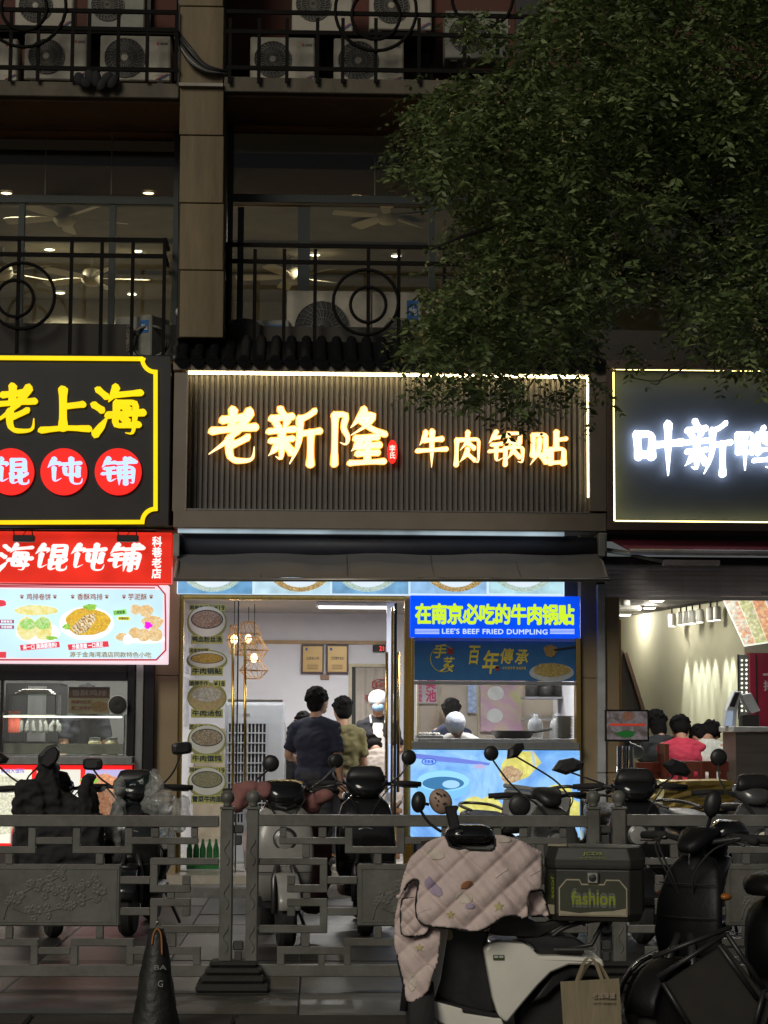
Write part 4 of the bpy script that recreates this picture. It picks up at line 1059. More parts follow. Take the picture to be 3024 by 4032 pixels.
# --- ceiling lamp, certificates, clock, doorway curtain
def ceil_lamp(lab, x, y, w_, d__, power, z, group='shop ceiling lamps', col=(1, .98, .95), cat='ceiling light', est=2.5, hh=.03):
    o = thing('ceiling_lamp', lab, cat, group)
    MB().box(x-w_/2-.03, x+w_/2+.03, y-d__/2-.03, y+d__/2+.03, z-hh, z-.001).build('lamp_tray', mat('white_lamp_tray', (.8, .8, .8), .4), o, bevel=.008)
    MB().box(x-w_/2, x+w_/2, y-d__/2, y+d__/2, z-hh-.012, z-hh).build('diffuser', em('lamp_diffuser', col, est), o, bevel=.004)
    settle(o)
    la = bpy.data.lights.new('lamp_light', 'AREA'); la.shape = 'RECTANGLE'; la.size = w_; la.size_y = d__; la.energy = power; la.color = col
    lo = bpy.data.objects.new('lamp_light', la); COL.objects.link(lo); lo.parent = o; lo.location = Vector((x, y, z-hh-.02))-o.location
    return o
lx = P(1395, 2390, 21.6)[0]
ceil_lamp('flat white ceiling lamp seen through the open shop door', lx, 21.6, .75, .3, 60, CZ, hh=.045)
ceil_lamp('added unseen ceiling lamp just inside the door, behind the door head', P(1020, 2390, 19.2)[0], 19.2, .75, .2, 15, CZ)  # unseen lamp, added to brighten the cooler front and people's backs
ceil_lamp('unseen ceiling lamp set forward over the counter kitchen behind the blue sign', P(1950, 2390, 19.25)[0], 19.25, 1.1, .2, 54, CZ)  # unseen lamp, set forward to light the worktop and the cook's cap
m_frm = mat('dark_red_wood', (.06, .02, .015), .4)
m_cert = mat('gold_certificate', (.45, .3, .11), .35, metal=.2, var=.1, scale=4)
for x0, x1, l, tx in ((1187, 1275, 'left golden certificate in dark red frame on the white wall', '江苏名小吃'), (1285, 1371, 'right golden certificate in dark red frame on the white wall', '江苏餐饮名店')):
    o = thing('certificate', l, 'certificate', 'framed certificates')
    Yc = BW-.06
    MB().pbox(x0, 2538, x1, 2652, Yc, BW-.002).build('picture_frame', m_frm, o, bevel=.004)
    p_ = MB().pbox(x0+6, 2545, x1-6, 2645, Yc-.006, Yc).build('certificate_sheet', m_cert, o)
    sign_text('certificate_text', tx, x0+18, 2586, x1-18, 2598, Yc-.006, m_ink, p_, depth=.003, bold=.01)
    for k in range(3): MB().pbox(x0+22, 2618+k*7, x1-22, 2620+k*7, Yc-.008, Yc-.006).build('text_line', m_ink, p_)
    MB().disc((x0+x1)/2-24, 2556, 5, 6, Yc-.009, Yc-.006, 14).build('emblem', m_blue, p_)
    settle(o)
MB_ = MB().pbox(1262, 2656, 1296, 2676, BW-.03, BW-.002)
tag(MB_.build('wall_plaque', mat('brown_plaque', (.25, .14, .08), .5), bevel=.003), 'small brown plaque under the two certificates', 'plaque')
o = thing('digital_clock', 'black digital wall clock with red numerals above the curtained doorway', 'clock')
MB().pbox(1468, 2540, 1546, 2566, BW-.08, BW-.002).build('clock_case', m_grl, o, bevel=.004)
sign_text('numerals', '21:16', 1494, 2544, 1540, 2562, BW-.08, em('red_numerals', (1, .03, .02), 1.6), o, bold=.01); settle(o)
o = thing('doorway', 'pale framed kitchen doorway hung with a beige printed curtain', 'doorway')
m_dw = mat('pale_door_trim', (.5, .44, .3), .5)
r = rect(1372, 2614, 1566, 3200, BW-.05)
MB().box(r[0], r[0]+.035, BW-.05, BW-.001, FLZ+.01, r[3]).build('jamb', m_dw, o); MB().box(r[1]-.035, r[1], BW-.05, BW-.001, FLZ+.01, r[3]).build('jamb', m_dw, o)
MB().box(r[0]+.036, r[1]-.036, BW-.05, BW-.001, r[3]-.035, r[3]).build('head', m_dw, o)
MB().box(r[0]+.036, r[1]-.036, BW-.012, BW-.001, FLZ+.01, r[3]-.036).build('dark_back_sheet', mat('painted_kitchen_dark', (.05, .055, .05), .7), o)  # thin dark sheet on the wall; the kitchen's dimness is in its colour
settle(o)
cu = MB(); rs = []
for i in range(25):
    t = i/24; xx = 1400+t*134; wv = .02*math.sin(t*22)
    rs.append([PV(xx, 2628, BW-.09+wv*.6), PV(xx+4*math.sin(t*9), 2850, BW-.1+wv), PV(xx+8*math.sin(t*9), 3090, BW-.11+wv*1.6)])
cu.add([p for r_ in rs for p in r_], [(i*3+j, i*3+j+1, i*3+j+4, i*3+j+3) for i in range(24) for j in range(2)])
o = thing('door_curtain', 'beige door curtain printed with a red logo in the kitchen doorway', 'curtain')
c_o = cu.build('cloth', mat('beige_curtain', (.42, .38, .33), .9, var=.1), o, smooth=True)
so = c_o.modifiers.new('thick', 'SOLIDIFY'); so.thickness = .004
e_ = MB()
e_.tube([PV(1500+36*math.cos(a*.314)*(1+.08*math.cos(a*1.57)), 2695+20*math.sin(a*.314), BW-.145) for a in range(20)], .006, 5, close=True); e_.build('logo_outline', m_redp, o)
sign_text('logo_text', '老新隆', 1474, 2684, 1526, 2706, BW-.14, m_redp, o, depth=.003, bold=.02)
sign_text('curtain_text', '李氏传承', 1436, 2735, 1530, 2760, BW-.14, m_redp, o, depth=.003, bold=.03)
settle(o)
# --- bamboo pendant lamps
m_bam = mat('bamboo_strip', (.42, .25, .1), .6, var=.2, scale=30)
def pendant(lab, cx, ys, Y, k=1.0, p=10):
    o = thing('pendant_lamp', lab, 'pendant lamp', 'bamboo pendant lamps')
    q = PV(cx, (ys[0]+ys[-1])/2, Y)
    n = 14
    for i in range(len(ys)-1):
        r0, r1 = (.055, .105) if i % 2 == 0 else (.105, .055)
        z0, z1 = P(cx, ys[i], Y)[1], P(cx, ys[i+1], Y)[1]
        mb = MB()
        for r_, z_ in ((r0*k, z0), (r1*k, z1)):
            mb.tube([(q.x+r_*math.cos(a*2*math.pi/n), Y+r_*math.sin(a*2*math.pi/n), z_) for a in range(n)], .005, 5, close=True)
        for a in range(n):
            t = a*2*math.pi/n; t2 = t+.5
            mb.tube([(q.x+r0*k*math.cos(t), Y+r0*k*math.sin(t), z0), (q.x+r1*k*math.cos(t2), Y+r1*k*math.sin(t2), z1)], .0035, 4)
        mb.build('bamboo_tier', m_bam, o)
    MB().ell((q.x, Y, q.z), (.035, .035, .05)).build('bulb', em('pendant_bulb', (1, .66, .3), 5), o, smooth=True)
    MB().tube([(q.x, Y, P(cx, ys[0], Y)[1]), (q.x, Y, CZ-.01)], .004, 5).build('cord', m_rail, o)
    settle(o)
    la = bpy.data.lights.new('lamp_light', 'POINT'); la.energy = p; la.color = (1, .72, .4); la.shadow_soft_size = .05
    lo = bpy.data.objects.new('lamp_light', la); COL.objects.link(lo); lo.parent = o; lo.location = q-o.location
pendant('tall zigzag bamboo pendant lamp glowing warm inside the shop', 1000, [2510, 2560, 2600, 2640, 2672], 21.8, 1.45, 3)
pendant('upper zigzag bamboo pendant lamp beside the glass door', 978, [2450, 2495, 2535, 2580], 22.3, 1.35, 2.5)
pendant('small bamboo pendant lamp nearest the door handle', 922, [2462, 2520, 2575], 21.0, .7, 3)
# --- wall menu panels on the left inside wall
for k, (y0, y1_, l) in enumerate(((2400, 2640, 'lit menu poster on the left inside wall behind stickers'), (2660, 2860, 'lower pink menu poster on the left inside wall'))):
    o = thing('wall_poster', l, 'poster', 'posters on the inside wall')
    z0, z1 = P(760, y1_, 21)[1], P(760, y0, 21)[1]
    MB().box(XA+.002, XA+.012, 20.2, 22.4, z0, z1).build('poster_sheet', food('poster_print%d' % k, [(.7, .72, .8), (.3, .35, .5), (.8, .8, .85), (.6, .2, .2)], 7), o)
    settle(o)
# --- evaporative cooler
co = thing('air_cooler', 'white upright evaporative air cooler with black grid behind the glass door', 'air cooler')
Yc = 19.7; x0, x1 = P(885, 2900, Yc)[0], P(1062, 2900, Yc)[0]; zt_ = P(970, 2768, Yc)[1]; x2 = x1+.5
m_cool = mat('cooler_white_plastic', (.72, .75, .8), .4, var=.05)
W_, D_ = x1-x0, .5
co.location = (x0, Yc, FLZ+.01); co.rotation_euler = (0, 0, 0)
MB().box(0, W_+.14, .0, D_, 0, zt_-FLZ).build('casing', m_cool, co, bevel=.03, seg=2)
for a0, a1 in ((.03, .17), (.2, .36)):
    MB().box(a0*W_/.39, a1*W_/.39, -.012, .002, .38, zt_-FLZ-.2).build('filter_recess', m_grl, co)
    g = MB(); h0, h1 = .38, zt_-FLZ-.2
    for i in range(6): xx = (a0+(a1-a0)*i/5)*W_/.39; g.box(xx-.006, xx+.006, -.02, -.013, h0, h1)
    for i in range(11): zz = h0+(h1-h0)*i/10; g.box(a0*W_/.39, a1*W_/.39, -.026, -.0205, zz-.006, zz+.006)
    g.build('grid', m_cool, co)
MB().box(W_*.4, W_*.55, -.006, .001, zt_-FLZ-.13, zt_-FLZ-.11).build('badge', mat('grey_badge', (.3, .3, .32), .4), co)
MB().box(.02, W_+.12, .02, D_-.02, zt_-FLZ+.001, zt_-FLZ+.025).build('lid', m_alu, co, bevel=.006)
# side grid
g = MB()
for i in range(11): zz = .38+(zt_-FLZ-.58)*i/10; g.box(W_+.141, W_+.147, .08, .4, zz-.004, zz+.004)
for i in range(6): yy = .08+.32*i/5; g.box(W_+.147, W_+.153, yy-.004, yy+.004, .38, zt_-FLZ-.2)
g.build('grid', m_cool, co)
# --- green drinks in a crate by the door
o = thing('bottle_crate', 'pack of green drink bottles standing behind the lower door sticker', 'bottles')
for i in range(5):
    for j in range(2):
        q = PV(748+i*26, 3250, 18.95+j*.08); b0 = Vector((q.x, 18.95+j*.08, FLZ+.012))
        bt = MB().lathe([(.026, 0), (.028, .02), (.028, .17), (.012, .23), (.012, .26)], b0, n=10).build('bottle', mat('green_bottle', (.05, .38, .1), .15, var=.1, trans=.4), o, smooth=True)
MB().box(P(738, 3250, 18.95)[0], P(866, 3250, 18.95)[0], 18.9, 18.915, FLZ+.012, FLZ+.09).build('pack_wrap', mat('green_wrap', (.04, .3, .08), .3), o)
settle(o)
# --- people in the middle shop
sh_navy = mat('navy_tee', (.010, .012, .03), .85, var=.2, bump=.9, bscale=13)
sh_olive = mat('olive_shirt', (.15, .13, .05), .85, var=.2, bump=.9, bscale=13)
sh_black = mat('black_tee', (.02, .02, .023), .85, bump=.3)
sh_beige = mat('beige_tee', (.55, .47, .4), .85, bump=.3)
ap_w = mat('white_apron', (.7, .68, .64), .8, var=.06)
capw = mat('white_cap', (.66, .68, .7), .7, var=.1, bump=.5, bscale=50)
maskb = mat('blue_mask', (.3, .5, .72), .7)
X_ = lambda px, Y, py=2900: P(px, py, Y)[0]
dn = ((.12, .02, -1), (.0, .35, -1))
person('person in a navy tee seen from behind in the shop doorway, elbow bent', X_(1242, 19.0), 19.0, FLZ+.01, -.35, 1.62, sh_navy, None, sleeves=.8, arms=[((.35, .15, -1), (.1, 1, -.1)), dn], headtilt=(-.05, -.5), wide=1.15)
person('person in an olive shirt standing beside the navy tee, seen from behind', X_(1352, 19.7), 19.7, FLZ+.01, .1, 1.55, sh_olive, mat('dark_trousers'), sleeves=.8, arms=[dn, dn], headtilt=(.1, .3), wide=1.05)
person('cook with white cap, blue mask and white apron facing the street', X_(1487, 22.2), 22.2, FLZ+.01, math.pi, 1.66, sh_black, None, cap=capw, mask=maskb, apron=ap_w, sleeves=.8, arms=[((.25, .2, -1), (-.5, 1, -.1)), ((.25, .2, -1), (-.5, 1, -.1))])
person('seated person in a beige tee with back turned beside the open door', X_(1520, 20.6), 20.6, FLZ+.01, .3, 1.62, sh_beige, mat('brown_trousers', (.12, .07, .05), .8), sit=True, lean=.55, sleeves=.75, headtilt=(.6, 0), arms=[((.2, .3, -1), (0, 1, -.3)), ((.2, .3, -1), (0, 1, -.3))], seat_z=.5)
person('seated person in a black tee half hidden by the air cooler', X_(1098, 20.6), 20.6, FLZ+.01, -1.2, 1.6, sh_black, None, sit=True, lean=.25, sleeves=.6, arms=[((.2, .5, -1), (-.2, 1, -.1)), ((.2, .5, -1), (-.2, 1, -.1))])
person('person in dark navy standing deeper in the shop behind the first two', X_(1200, 21.2), 21.2, FLZ+.01, 1.8, 1.42, sh_navy, None, sleeves=.7, arms=[dn, dn])
# table for the seated
for k, (px, Yt, l) in enumerate(((1130, 21.2, 'wooden dining table beside the air cooler'), (1560, 21.3, 'wooden dining table behind the open glass door'))):
    o = thing('dining_table', l, 'table', 'dining tables'); xx = X_(px, Yt)
    MB().box(xx-.35, xx+.35, Yt-.3, Yt+.3, 1.02, 1.06).build('table_top', mat('brown_wood', (.22, .11, .05), .4, var=.25, scale=8, stretch=(1, 8, 1)), o, bevel=.005)
    for sx in (-1, 1):
        for sy in (-1, 1): MB().box(xx+sx*.3-.02, xx+sx*.3+.02, Yt+sy*.25-.02, Yt+sy*.25+.02, .312, 1.02).build('leg', MATS['brown_wood'], o)
    settle(o)
for k, (px, Yt, l) in enumerate(((1098, 20.62, 'wooden stool under the person in black beside the cooler'), (1520, 20.62, 'wooden stool under the person in beige by the door'))):
    o = thing('stool', l, 'stool', 'wooden stools'); xx = X_(px, Yt); z0 = .312; zs = FLZ+.46 if k == 0 else FLZ+.5
    MB().box(xx-.16, xx+.16, Yt-.16, Yt+.16, zs-.04, zs).build('seat', MATS['brown_wood'], o, bevel=.006)
    for sx in (-1, 1):
        for sy in (-1, 1): MB().box(xx+sx*.12-.016, xx+sx*.12+.016, Yt+sy*.12-.016, Yt+sy*.12+.016, z0, zs-.04).build('leg', MATS['brown_wood'], o)
    settle(o)
# ============================================================ SERVING COUNTER OF THE DUMPLING SHOP
Y = 18.42
o = thing('light_box_sign', 'bright blue lit sign with yellow green characters over the serving window', 'sign')
MB().pbox(1616, 2346, 2284, 2510, Y, Y+.13).build('box_face', em('blue_sign_light', (.0, .075, .9), 1.0, .12, 4), o, bevel=.005)
sign_text('lettering', '在南京必吃的牛肉锅贴', 1634, 2376, 2262, 2460, Y-.001, em('lime_letter', (.62, .88, .03), 1.05), o, bold=.042, space=.93, depth=.006)
e_pw = em('pale_blue_letter', (.62, .78, 1), .95)
sign_text('small_lettering', "LEE'S BEEF FRIED DUMPLING", 1740, 2476, 2156, 2497, Y-.001, e_pw, o, bold=.025, space=1.08, depth=.004)
for x0, x1 in ((1634, 1730), (2166, 2262)):
    for k in range(4): MB().pbox(x0, 2477+k*5.4, x1, 2479.6+k*5.4, Y-.005, Y-.0005).build('stripe_print', e_pw, o)
settle(o)
o = thing('banner_board', 'navy blue banner with yellow brush characters and a dumpling plate', 'sign')
MB().pbox(1632, 2524, 2268, 2680, Y+.04, Y+.07).build('board', mat('navy_banner', (.02, .13, .34), .5, var=.1), o, bevel=.003)
m_yel = mat('yellow_brush_print', (.75, .6, .08), .55)
Yb_ = Y+.039
for tx, x0, y0, x1, y1 in (('手', 1706, 2536, 1758, 2592), ('艺', 1746, 2586, 1790, 2628), ('人', 1730, 2606, 1784, 2646), ('百', 1846, 2542, 1892, 2616), ('年', 1898, 2560, 1966, 2654), ('傳', 1970, 2552, 2024, 2614), ('承', 2026, 2558, 2082, 2616)):
    sign_text('brush_character', tx, x0, y0, x1, y1, Yb_, m_yel, o, bold=.022, shear=.18, depth=.003)
sign_text('small_lettering', '中华老字号 非遗传承', 1978, 2625, 2072, 2637, Yb_, m_yel, o, bold=.005, depth=.002)
MB().disc(1958, 2632, 8, 10, Yb_-.003, Yb_, 16).build('seal_print', m_redp, o); MB().pbox(1762, 2552, 1784, 2576, Yb_-.003, Yb_).build('seal_print', m_redp, o)
MB().tube([PV(1745+50*math.cos(a*.26+.5), 2594+52*math.sin(a*.26+.5), Yb_-.003) for a in range(20)], .0035, 4).build('ring_print', m_yel, o)
p_ = MB().disc(2172, 2648, 88, 36, Yb_-.003, Yb_, 40).build('plate_print', mat('plate_print_grey', (.42, .45, .48), .5), o)
MB().disc(2172, 2638, 72, 27, Yb_-.006, Yb_-.003, 40, .07, 4).build('dumpling_print', food('dumpling_banner_print', [(.3, .22, .06), (.55, .45, .16), (.4, .28, .07), (.6, .52, .26)], 34), o)
MB().disc(2168, 2562, 26, 24, Yb_-.006, Yb_, 30, .15, 9).build('dumpling_print', food('crisp_banner_print', [(.25, .12, .03), (.5, .32, .1), (.35, .18, .04)], 34), o)
MB().pprism([(2180, 2556), (2266, 2544), (2266, 2550), (2182, 2564)], Yb_-.0085, Yb_-.003).build('chopstick_print', m_grl, o)
settle(o)
cn = thing('serving_counter', 'gold trimmed serving counter with glass window and steel ledge', 'counter')
vpost(2270, 2288, 2512, Y+.02, Y+.2, 'corner_post', m_gold, cn)
vpost(1619, 1630, 2512, Y+.03, Y+.2, 'corner_post', m_gold, cn)
m_st = mat('stainless_steel', (.42, .42, .41), .32, metal=.85, var=.12, scale=3, stretch=(8, 1, 1))
MB().pbox(1631, 2683, 2269, 2696, Y-.01, Y+.12).build('window_bar', m_st, cn, bevel=.003)
MB().pbox(1622, 2922, 2282, 2950, Y-.09, Y+.35).build('ledge', m_st, cn, bevel=.006)
r = rect(1631, 2698, 2269, 2921, Y+.06); MB().box(r[0], r[1], Y+.06, Y+.068, r[2], r[3]).build('pane', m_gl, cn)
r = rect(1631, 2512, 2269, 2524, Y+.1); MB().box(r[0], r[1], Y+.1, Y+.12, r[2], r[3]).build('upper_bar', m_st, cn)
r = rect(1622, 2951, 2282, 3300, Y+.1); MB().box(r[0], r[1], Y+.1, Y+.5, .31, r[3]).build('counter_base', mat('counter_dark', (.05, .05, .05), .6), cn)
settle(cn)
po = thing('poster_light_box', 'lit blue poster of a soup bowl and crisp dumplings below the serving window', 'poster')
Yp = Y
MB().pbox(1618, 2954, 2284, 3296, Yp, Yp+.09).build('box_face', food('poster_blue_print', [(.07, .22, .66), (.18, .46, .95), (.36, .68, 1.0), (.13, .36, .86)], 1.6, 1.0, grain=0), po, bevel=.004)
PC = (1621, 2957, 2281, 3293)
e1, e2, e3 = Yp-.004, Yp-.008, Yp-.012
MB().disc(1742, 3092, 108, 60, e1, Yp, 44).build('bowl_print', em('bowl_blue_print', (.2, .52, .86), 1.0), po)
MB().disc(1746, 3076, 102, 40, e2, e1, 44).build('bowl_rim_print', em('bowl_rim_pale', (.3, .66, .95), 1.0), po)
MB().disc(1745, 3084, 82, 26, e3, e2, 44).build('soup_print', em('soup_blue_print', (.05, .2, .42), .9), po)
MB().disc(1776, 3088, 34, 16, e3-.002, e3, 30).build('highlight_print', em('soup_highlight', (.35, .62, .9), 1), po)
MB().disc(2010, 3330, 270, 160, e1, Yp, 90, clip=PC).build('plate_rim_print', em('plate_rim_blue', (.03, .12, .72), 1), po)
MB().disc(2016, 3345, 250, 152, e2, e1, 90, clip=PC).build('plate_print', em('plate_print_pale', (.62, .78, .95), 1), po)
f_d1 = food('crisp_dumpling_print', [(.55, .5, .1), (.9, .86, .25), (.75, .68, .12), (.96, .94, .5)], 9, 1.0, grain=.3)
f_d2 = food('meat_filling_print', [(.3, .12, .06), (.75, .6, .35), (.5, .25, .12), (.9, .8, .5)], 30, 1.0)
for k, (cx, cy, rx, ry) in enumerate(((1868, 3190, 60, 52), (1930, 3200, 56, 60), (2200, 3130, 60, 40), (2240, 3200, 70, 56), (2120, 3220, 80, 50), (1890, 3260, 80, 40))):
    MB().disc(cx, cy, rx, ry, e3-.001*k, e2, 60, .08, k, clip=PC).build('dumpling_print', f_d1, po)
MB().pprism([(1975, 3010), (2012, 2960), (2100, 2958), (2132, 3002), (2080, 3060), (1990, 3090), (1968, 3050)], e3-.002, Yp).build('dumpling_print', f_d1, po)
MB().disc(2012, 3050, 42, 34, e3-.005, e3-.001, 36, .15, 3).build('filling_print', f_d2, po)
MB().pprism([(2088, 2955), (2100, 2955), (2112, 3014), (2100, 3018)], e3-.006, Yp).build('chopstick_print', em('steel_chopstick_print', (.5, .6, .66), .9), po)
MB().disc(1888, 3018, 24, 9, e2, Yp, 24, .1, 2).build('blurred_print', em('blurred_pink_print', (.5, .45, .75), .9), po)
MB().pprism([(1625, 2966), (1800, 2985), (1930, 3004), (1925, 3014), (1700, 2996), (1625, 2984)], e1, Yp).build('shadow_shape_print', em('violet_blue_print', (.16, .22, .72), .95), po)
lg = MB().disc(1689, 2999, 29, 14, e2, Yp, 30).build('logo_print', em('logo_blue', (.02, .1, .6), .9), po)
MB().disc(1689, 2999, 25, 11, e2-.002, e2, 30).build('logo_field', em('logo_field_pale', (.3, .5, .95), 1), lg)
sign_text('logo_lettering', '老新隆', 1670, 2991, 1708, 3007, e2-.002, MATS['logo_blue'], lg, bold=.02, depth=.002)
settle(po)
# --- kitchen behind the serving window
kt = thing('kitchen_partition', 'beige kitchen partition with posters behind the serving window', 'partition')
YK = 21.6
r = rect(1640, 2600, 2290, 3000, YK); MB().box(r[0], r[1], YK, YK+.06, FLZ+.01, CZ-.01).build('partition_panel', mat('beige_partition', (.55, .48, .38), .7, var=.06), kt)
for x in (1640, 1722, 1880): vpost(x, x+10, 2600, YK-.03, YK, 'partition_post', m_dw, kt, FLZ+.02)
settle(kt)
def poster(lab, q, Y, cols, sc, words, ink, lit=0):
    o = thing('wall_poster', lab, 'poster', 'posters in the kitchen')
    MB().pbox(*q, Y-.012, Y-.002).build('poster_sheet', food(lab[:20], cols, sc, lit), o)
    for tx, x0, y0, x1, y1, v in words: sign_text('poster_lettering', tx, x0, y0, x1, y1, Y-.0125, ink, o, bold=.03, vertical=v, depth=.002)
    return settle(o)
m_magp = mat('crimson_print', (.5, .03, .12), .6)
poster('white poster with crimson characters at the left of the serving window', (1642, 2640, 1722, 2770), YK-.04, [(.62, .6, .58), (.7, .68, .66)], 3, [('臭池', 1676, 2664, 1718, 2764, True), ('招牌手作锅贴', 1648, 2670, 1662, 2764, True)], m_magp)
poster('pale blue hanging notice on the kitchen partition', (1842, 2694, 1876, 2806), YK-.06, [(.3, .45, .75), (.6, .72, .9)], 14, [], m_ink)
rp = poster('pastel roll-up poster with yellow and pink fields in the kitchen', (1892, 2680, 2058, 2880), YK-.05, [(.4, .62, .55), (.72, .72, .3), (.75, .45, .62), (.8, .75, .5)], 1.3, [], m_ink)
for k, (cx, cy) in enumerate(((1952, 2730), (1948, 2818))):
    MB().disc(cx, cy, 32, 28, YK-.068, YK-.063, 30).build('roundel_print', mat('roundel_white', (.68, .7, .66), .6), rp); rp.children[-1].location = -rp.location
ws = thing('kitchen_shelf', 'steel wall shelf with dark pots at the right of the serving window', 'shelf')
for y in (2745, 2830): 
    r = rect(2060, y, 2270, y+8, 20.9); MB().box(r[0], r[1], 20.7, 21.2, r[2], r[3]).build('shelf_board', m_st, ws)
for i, (x, w_, h_) in enumerate(((2095, .07, .16), (2150, .08, .12), (2215, .09, .2))):
    q = PV(x, 2744, 20.9); MB().lathe([(w_, 0), (w_*1.05, h_*.8), (w_*.9, h_)], q, n=16).build('pot', mat('dark_pot', (.06, .055, .05), .4, metal=.4), ws, smooth=True)
settle(ws)
wt = thing('kitchen_worktop', 'steel kitchen worktop just behind the serving window', 'worktop')
r = rect(1640, 2912, 2262, 2922, 18.9); zw = P(1900, 2908, 18.75)[1]
MB().box(r[0], r[1], 18.62, 19.3, zw-.04, zw).build('worktop', m_st, wt, bevel=.004)
for k in range(4):
    xx = r[0]+.05+(r[1]-r[0]-.1)*k/3; MB().box(xx-.02, xx+.02, 19.2, 19.24, .31, zw-.04).build('leg', m_st, wt)
settle(wt)
plm = mat('dark_plate_glaze', (.28, .27, .24), .25, var=.1)
pst = MB().lathe([(.04, 0), (.05, .004), (.085, .016), (.087, .019), (.06, .008), (.001, .006)], (0, 0, 0), n=22).mesh('plate', smooth=True); pst.materials.append(plm)
ORD = 'lowest second third fourth fifth sixth seventh eighth ninth tenth eleventh twelfth thirteenth fourteenth topmost,fifteenth'.split()
for k in range(15):
    q = PV(2222, 2905, 18.95)
    oo = place('plate', pst, None, None, (q.x, 18.95, zw+.002+k*.0135)); tag(oo, '%s plate from the bottom of the tall plate stack behind the serving window' % ORD[k], 'plate', 'plates of the stack')
for x, l in ((2108, 'clear plastic water jug left of the plate stack'), (2196, 'clear plastic water jug standing behind the plate stack')):
    o = thing('water_jug', l, 'jug', 'water jugs'); q = Vector((PV(x, 2900, 19.12).x, 19.12, zw))
    MB().lathe([(.07, 0), (.075, .02), (.075, .12), (.06, .17), (.022, .2), (.022, .225)], q, n=18).build('jug_body', mat('clear_plastic', (.75, .78, .76), .12, alpha=.4, var=.05), o, smooth=True)
    MB().tube([q+Vector((-.04, 0, .17)), q+Vector((-.05, 0, .215)), q+Vector((.0, 0, .235)), q+Vector((.05, 0, .215)), q+Vector((.04, 0, .17))], .006, 6).build('jug_handle', mat('clear_plastic'), o, smooth=True)
    settle(o)
o = thing('frying_pan', 'wide dark frying pan on the worktop in the middle of the window', 'pan'); q = Vector((PV(2020, 2900, 19.0).x, 19.0, zw+.001))
MB().lathe([(.16, 0), (.2, .07), (.205, .072), (.195, .07), (.155, .008), (.001, .006)], q, n=30).build('pan_body', mat('dark_pot'), o, smooth=True)
MB().tube([q+Vector((.19, 0, .06)), q+Vector((.36, -.05, .09))], .012, 7).build('pan_handle', m_grl, o); settle(o)
person('elderly looking cook in white cap bending over the worktop behind the glass', X_(1822, 19.55), 19.55, FLZ+.01, math.pi-.3, 1.5, mat('pale_cook_shirt', (.55, .53, .5), .85), None, cap=capw, lean=.4, headtilt=(.4, .25), sleeves=.7, arms=[((.25, .6, -1), (-.3, 1, -.1)), ((.25, .6, -1), (-.3, 1, -.1))])
person('worker in a navy apron seen from behind through the serving window', X_(1778, 21.25), 21.25, FLZ+.01, .25, 1.56, mat('navy_work_shirt', (.03, .04, .08), .85), mat('dark_trousers'), sleeves=.8, arms=[dn, dn])
o = thing('flour_tray', 'tray of floured dough at the left end of the worktop', 'tray'); q = PV(1690, 2905, 19.0); q.z = zw
MB().box(q.x-.12, q.x+.12, 18.85, 19.15, zw+.001, zw+.03).build('tray_body', m_st, o, bevel=.004)
for k in range(6): MB().ell((q.x-.08+k*.032, 19+.03*(k % 2), zw+.04), (.022, .03, .014)).build('dumpling', mat('dough', (.7, .66, .55), .6), o, smooth=True)
settle(o)

# ============================================================ LEFT SNACK KITCHEN
XK0 = P(-700, 2800, FAC)[0]; XK1 = P(604, 2800, FAC)[0]
lk = thing('snack_kitchen_room', 'dim snack kitchen interior behind the black window frame at left', 'shop')
m_kw = mat('grey_kitchen_wall', (.3, .3, .28), .6, var=.1)
MB().box(XK0, XK1, 21.0, 21.1, FLZ, 2.95).build('back_wall', m_kw, lk)
MB().box(XK1-.03, XK1-.002, 18.85, 21, FLZ, 2.95).build('side_wall', m_kw, lk)
MB().box(XK0, XK1, 18.7, 21, 2.85, 2.95).build('ceiling', m_kw, lk)
MB().box(XK0, XK0+.02, 18.7, 21, FLZ, 2.85).build('side_wall', m_kw, lk)
MB().pbox(-700, 2074, 604, 2640, 18.45, 18.6).build('bulkhead', m_dark, lk)
settle(lk)
ceil_lamp('unseen ceiling lamp set near the window of the left snack kitchen', P(250, 2600, 18.95)[0], 18.95, .9, .2, 75, 2.85)  # unseen lamp, placed close to the window so front surfaces are lit
fr = thing('kitchen_window', 'black framed kitchen window with steel ledge above red lit snack pictures', 'window')
m_bf = mat('black_aluminium', (.02, .02, .022), .35, metal=.4)
Yk = 18.38
MB().pbox(-500, 2640, 500, 2678, Yk, Yk+.14).build('frame_rail', m_bf, fr, bevel=.004)
MB().pbox(-500, 2613, 498, 2639, Yk+.05, Yk+.07).build('upper_pane', m_gl, fr)
MB().pbox(500, 2613, 529, 2978, Yk-.01, Yk+.16).build('frame_post', m_bf, fr, bevel=.004)
MB().pbox(0, 2679, 10, 2975, Yk+.02, Yk+.08).build('mullion', m_bf, fr)
MB().pbox(-500, 2679, -1, 2975, Yk+.05, Yk+.058).build('pane', m_gl, fr)
MB().pbox(11, 2679, 499, 2975, Yk+.05, Yk+.058).build('pane', m_gl, fr)
MB().pbox(-500, 2978, 520, 3008, Yk-.1, Yk+.3).build('ledge', m_st, fr, bevel=.006)
r = rect(530, 2613, 560, 3300, Yk+.02); MB().box(r[0], r[1], Yk+.02, 18.8, .2, r[3]).build('steel_post', m_st, fr, bevel=.004)
r = rect(561, 2613, 603, 3300, Yk+.04); MB().box(r[0], r[1], Yk+.04, 18.8, .2, r[3]).build('dark_post', m_bf, fr, bevel=.004)
r = rect(-500, 3010, 520, 3300, Yk+.06); MB().box(r[0], r[1], Yk+.06, Yk+.3, .16, r[3]).build('counter_base', mat('counter_dark'), fr)
settle(fr)
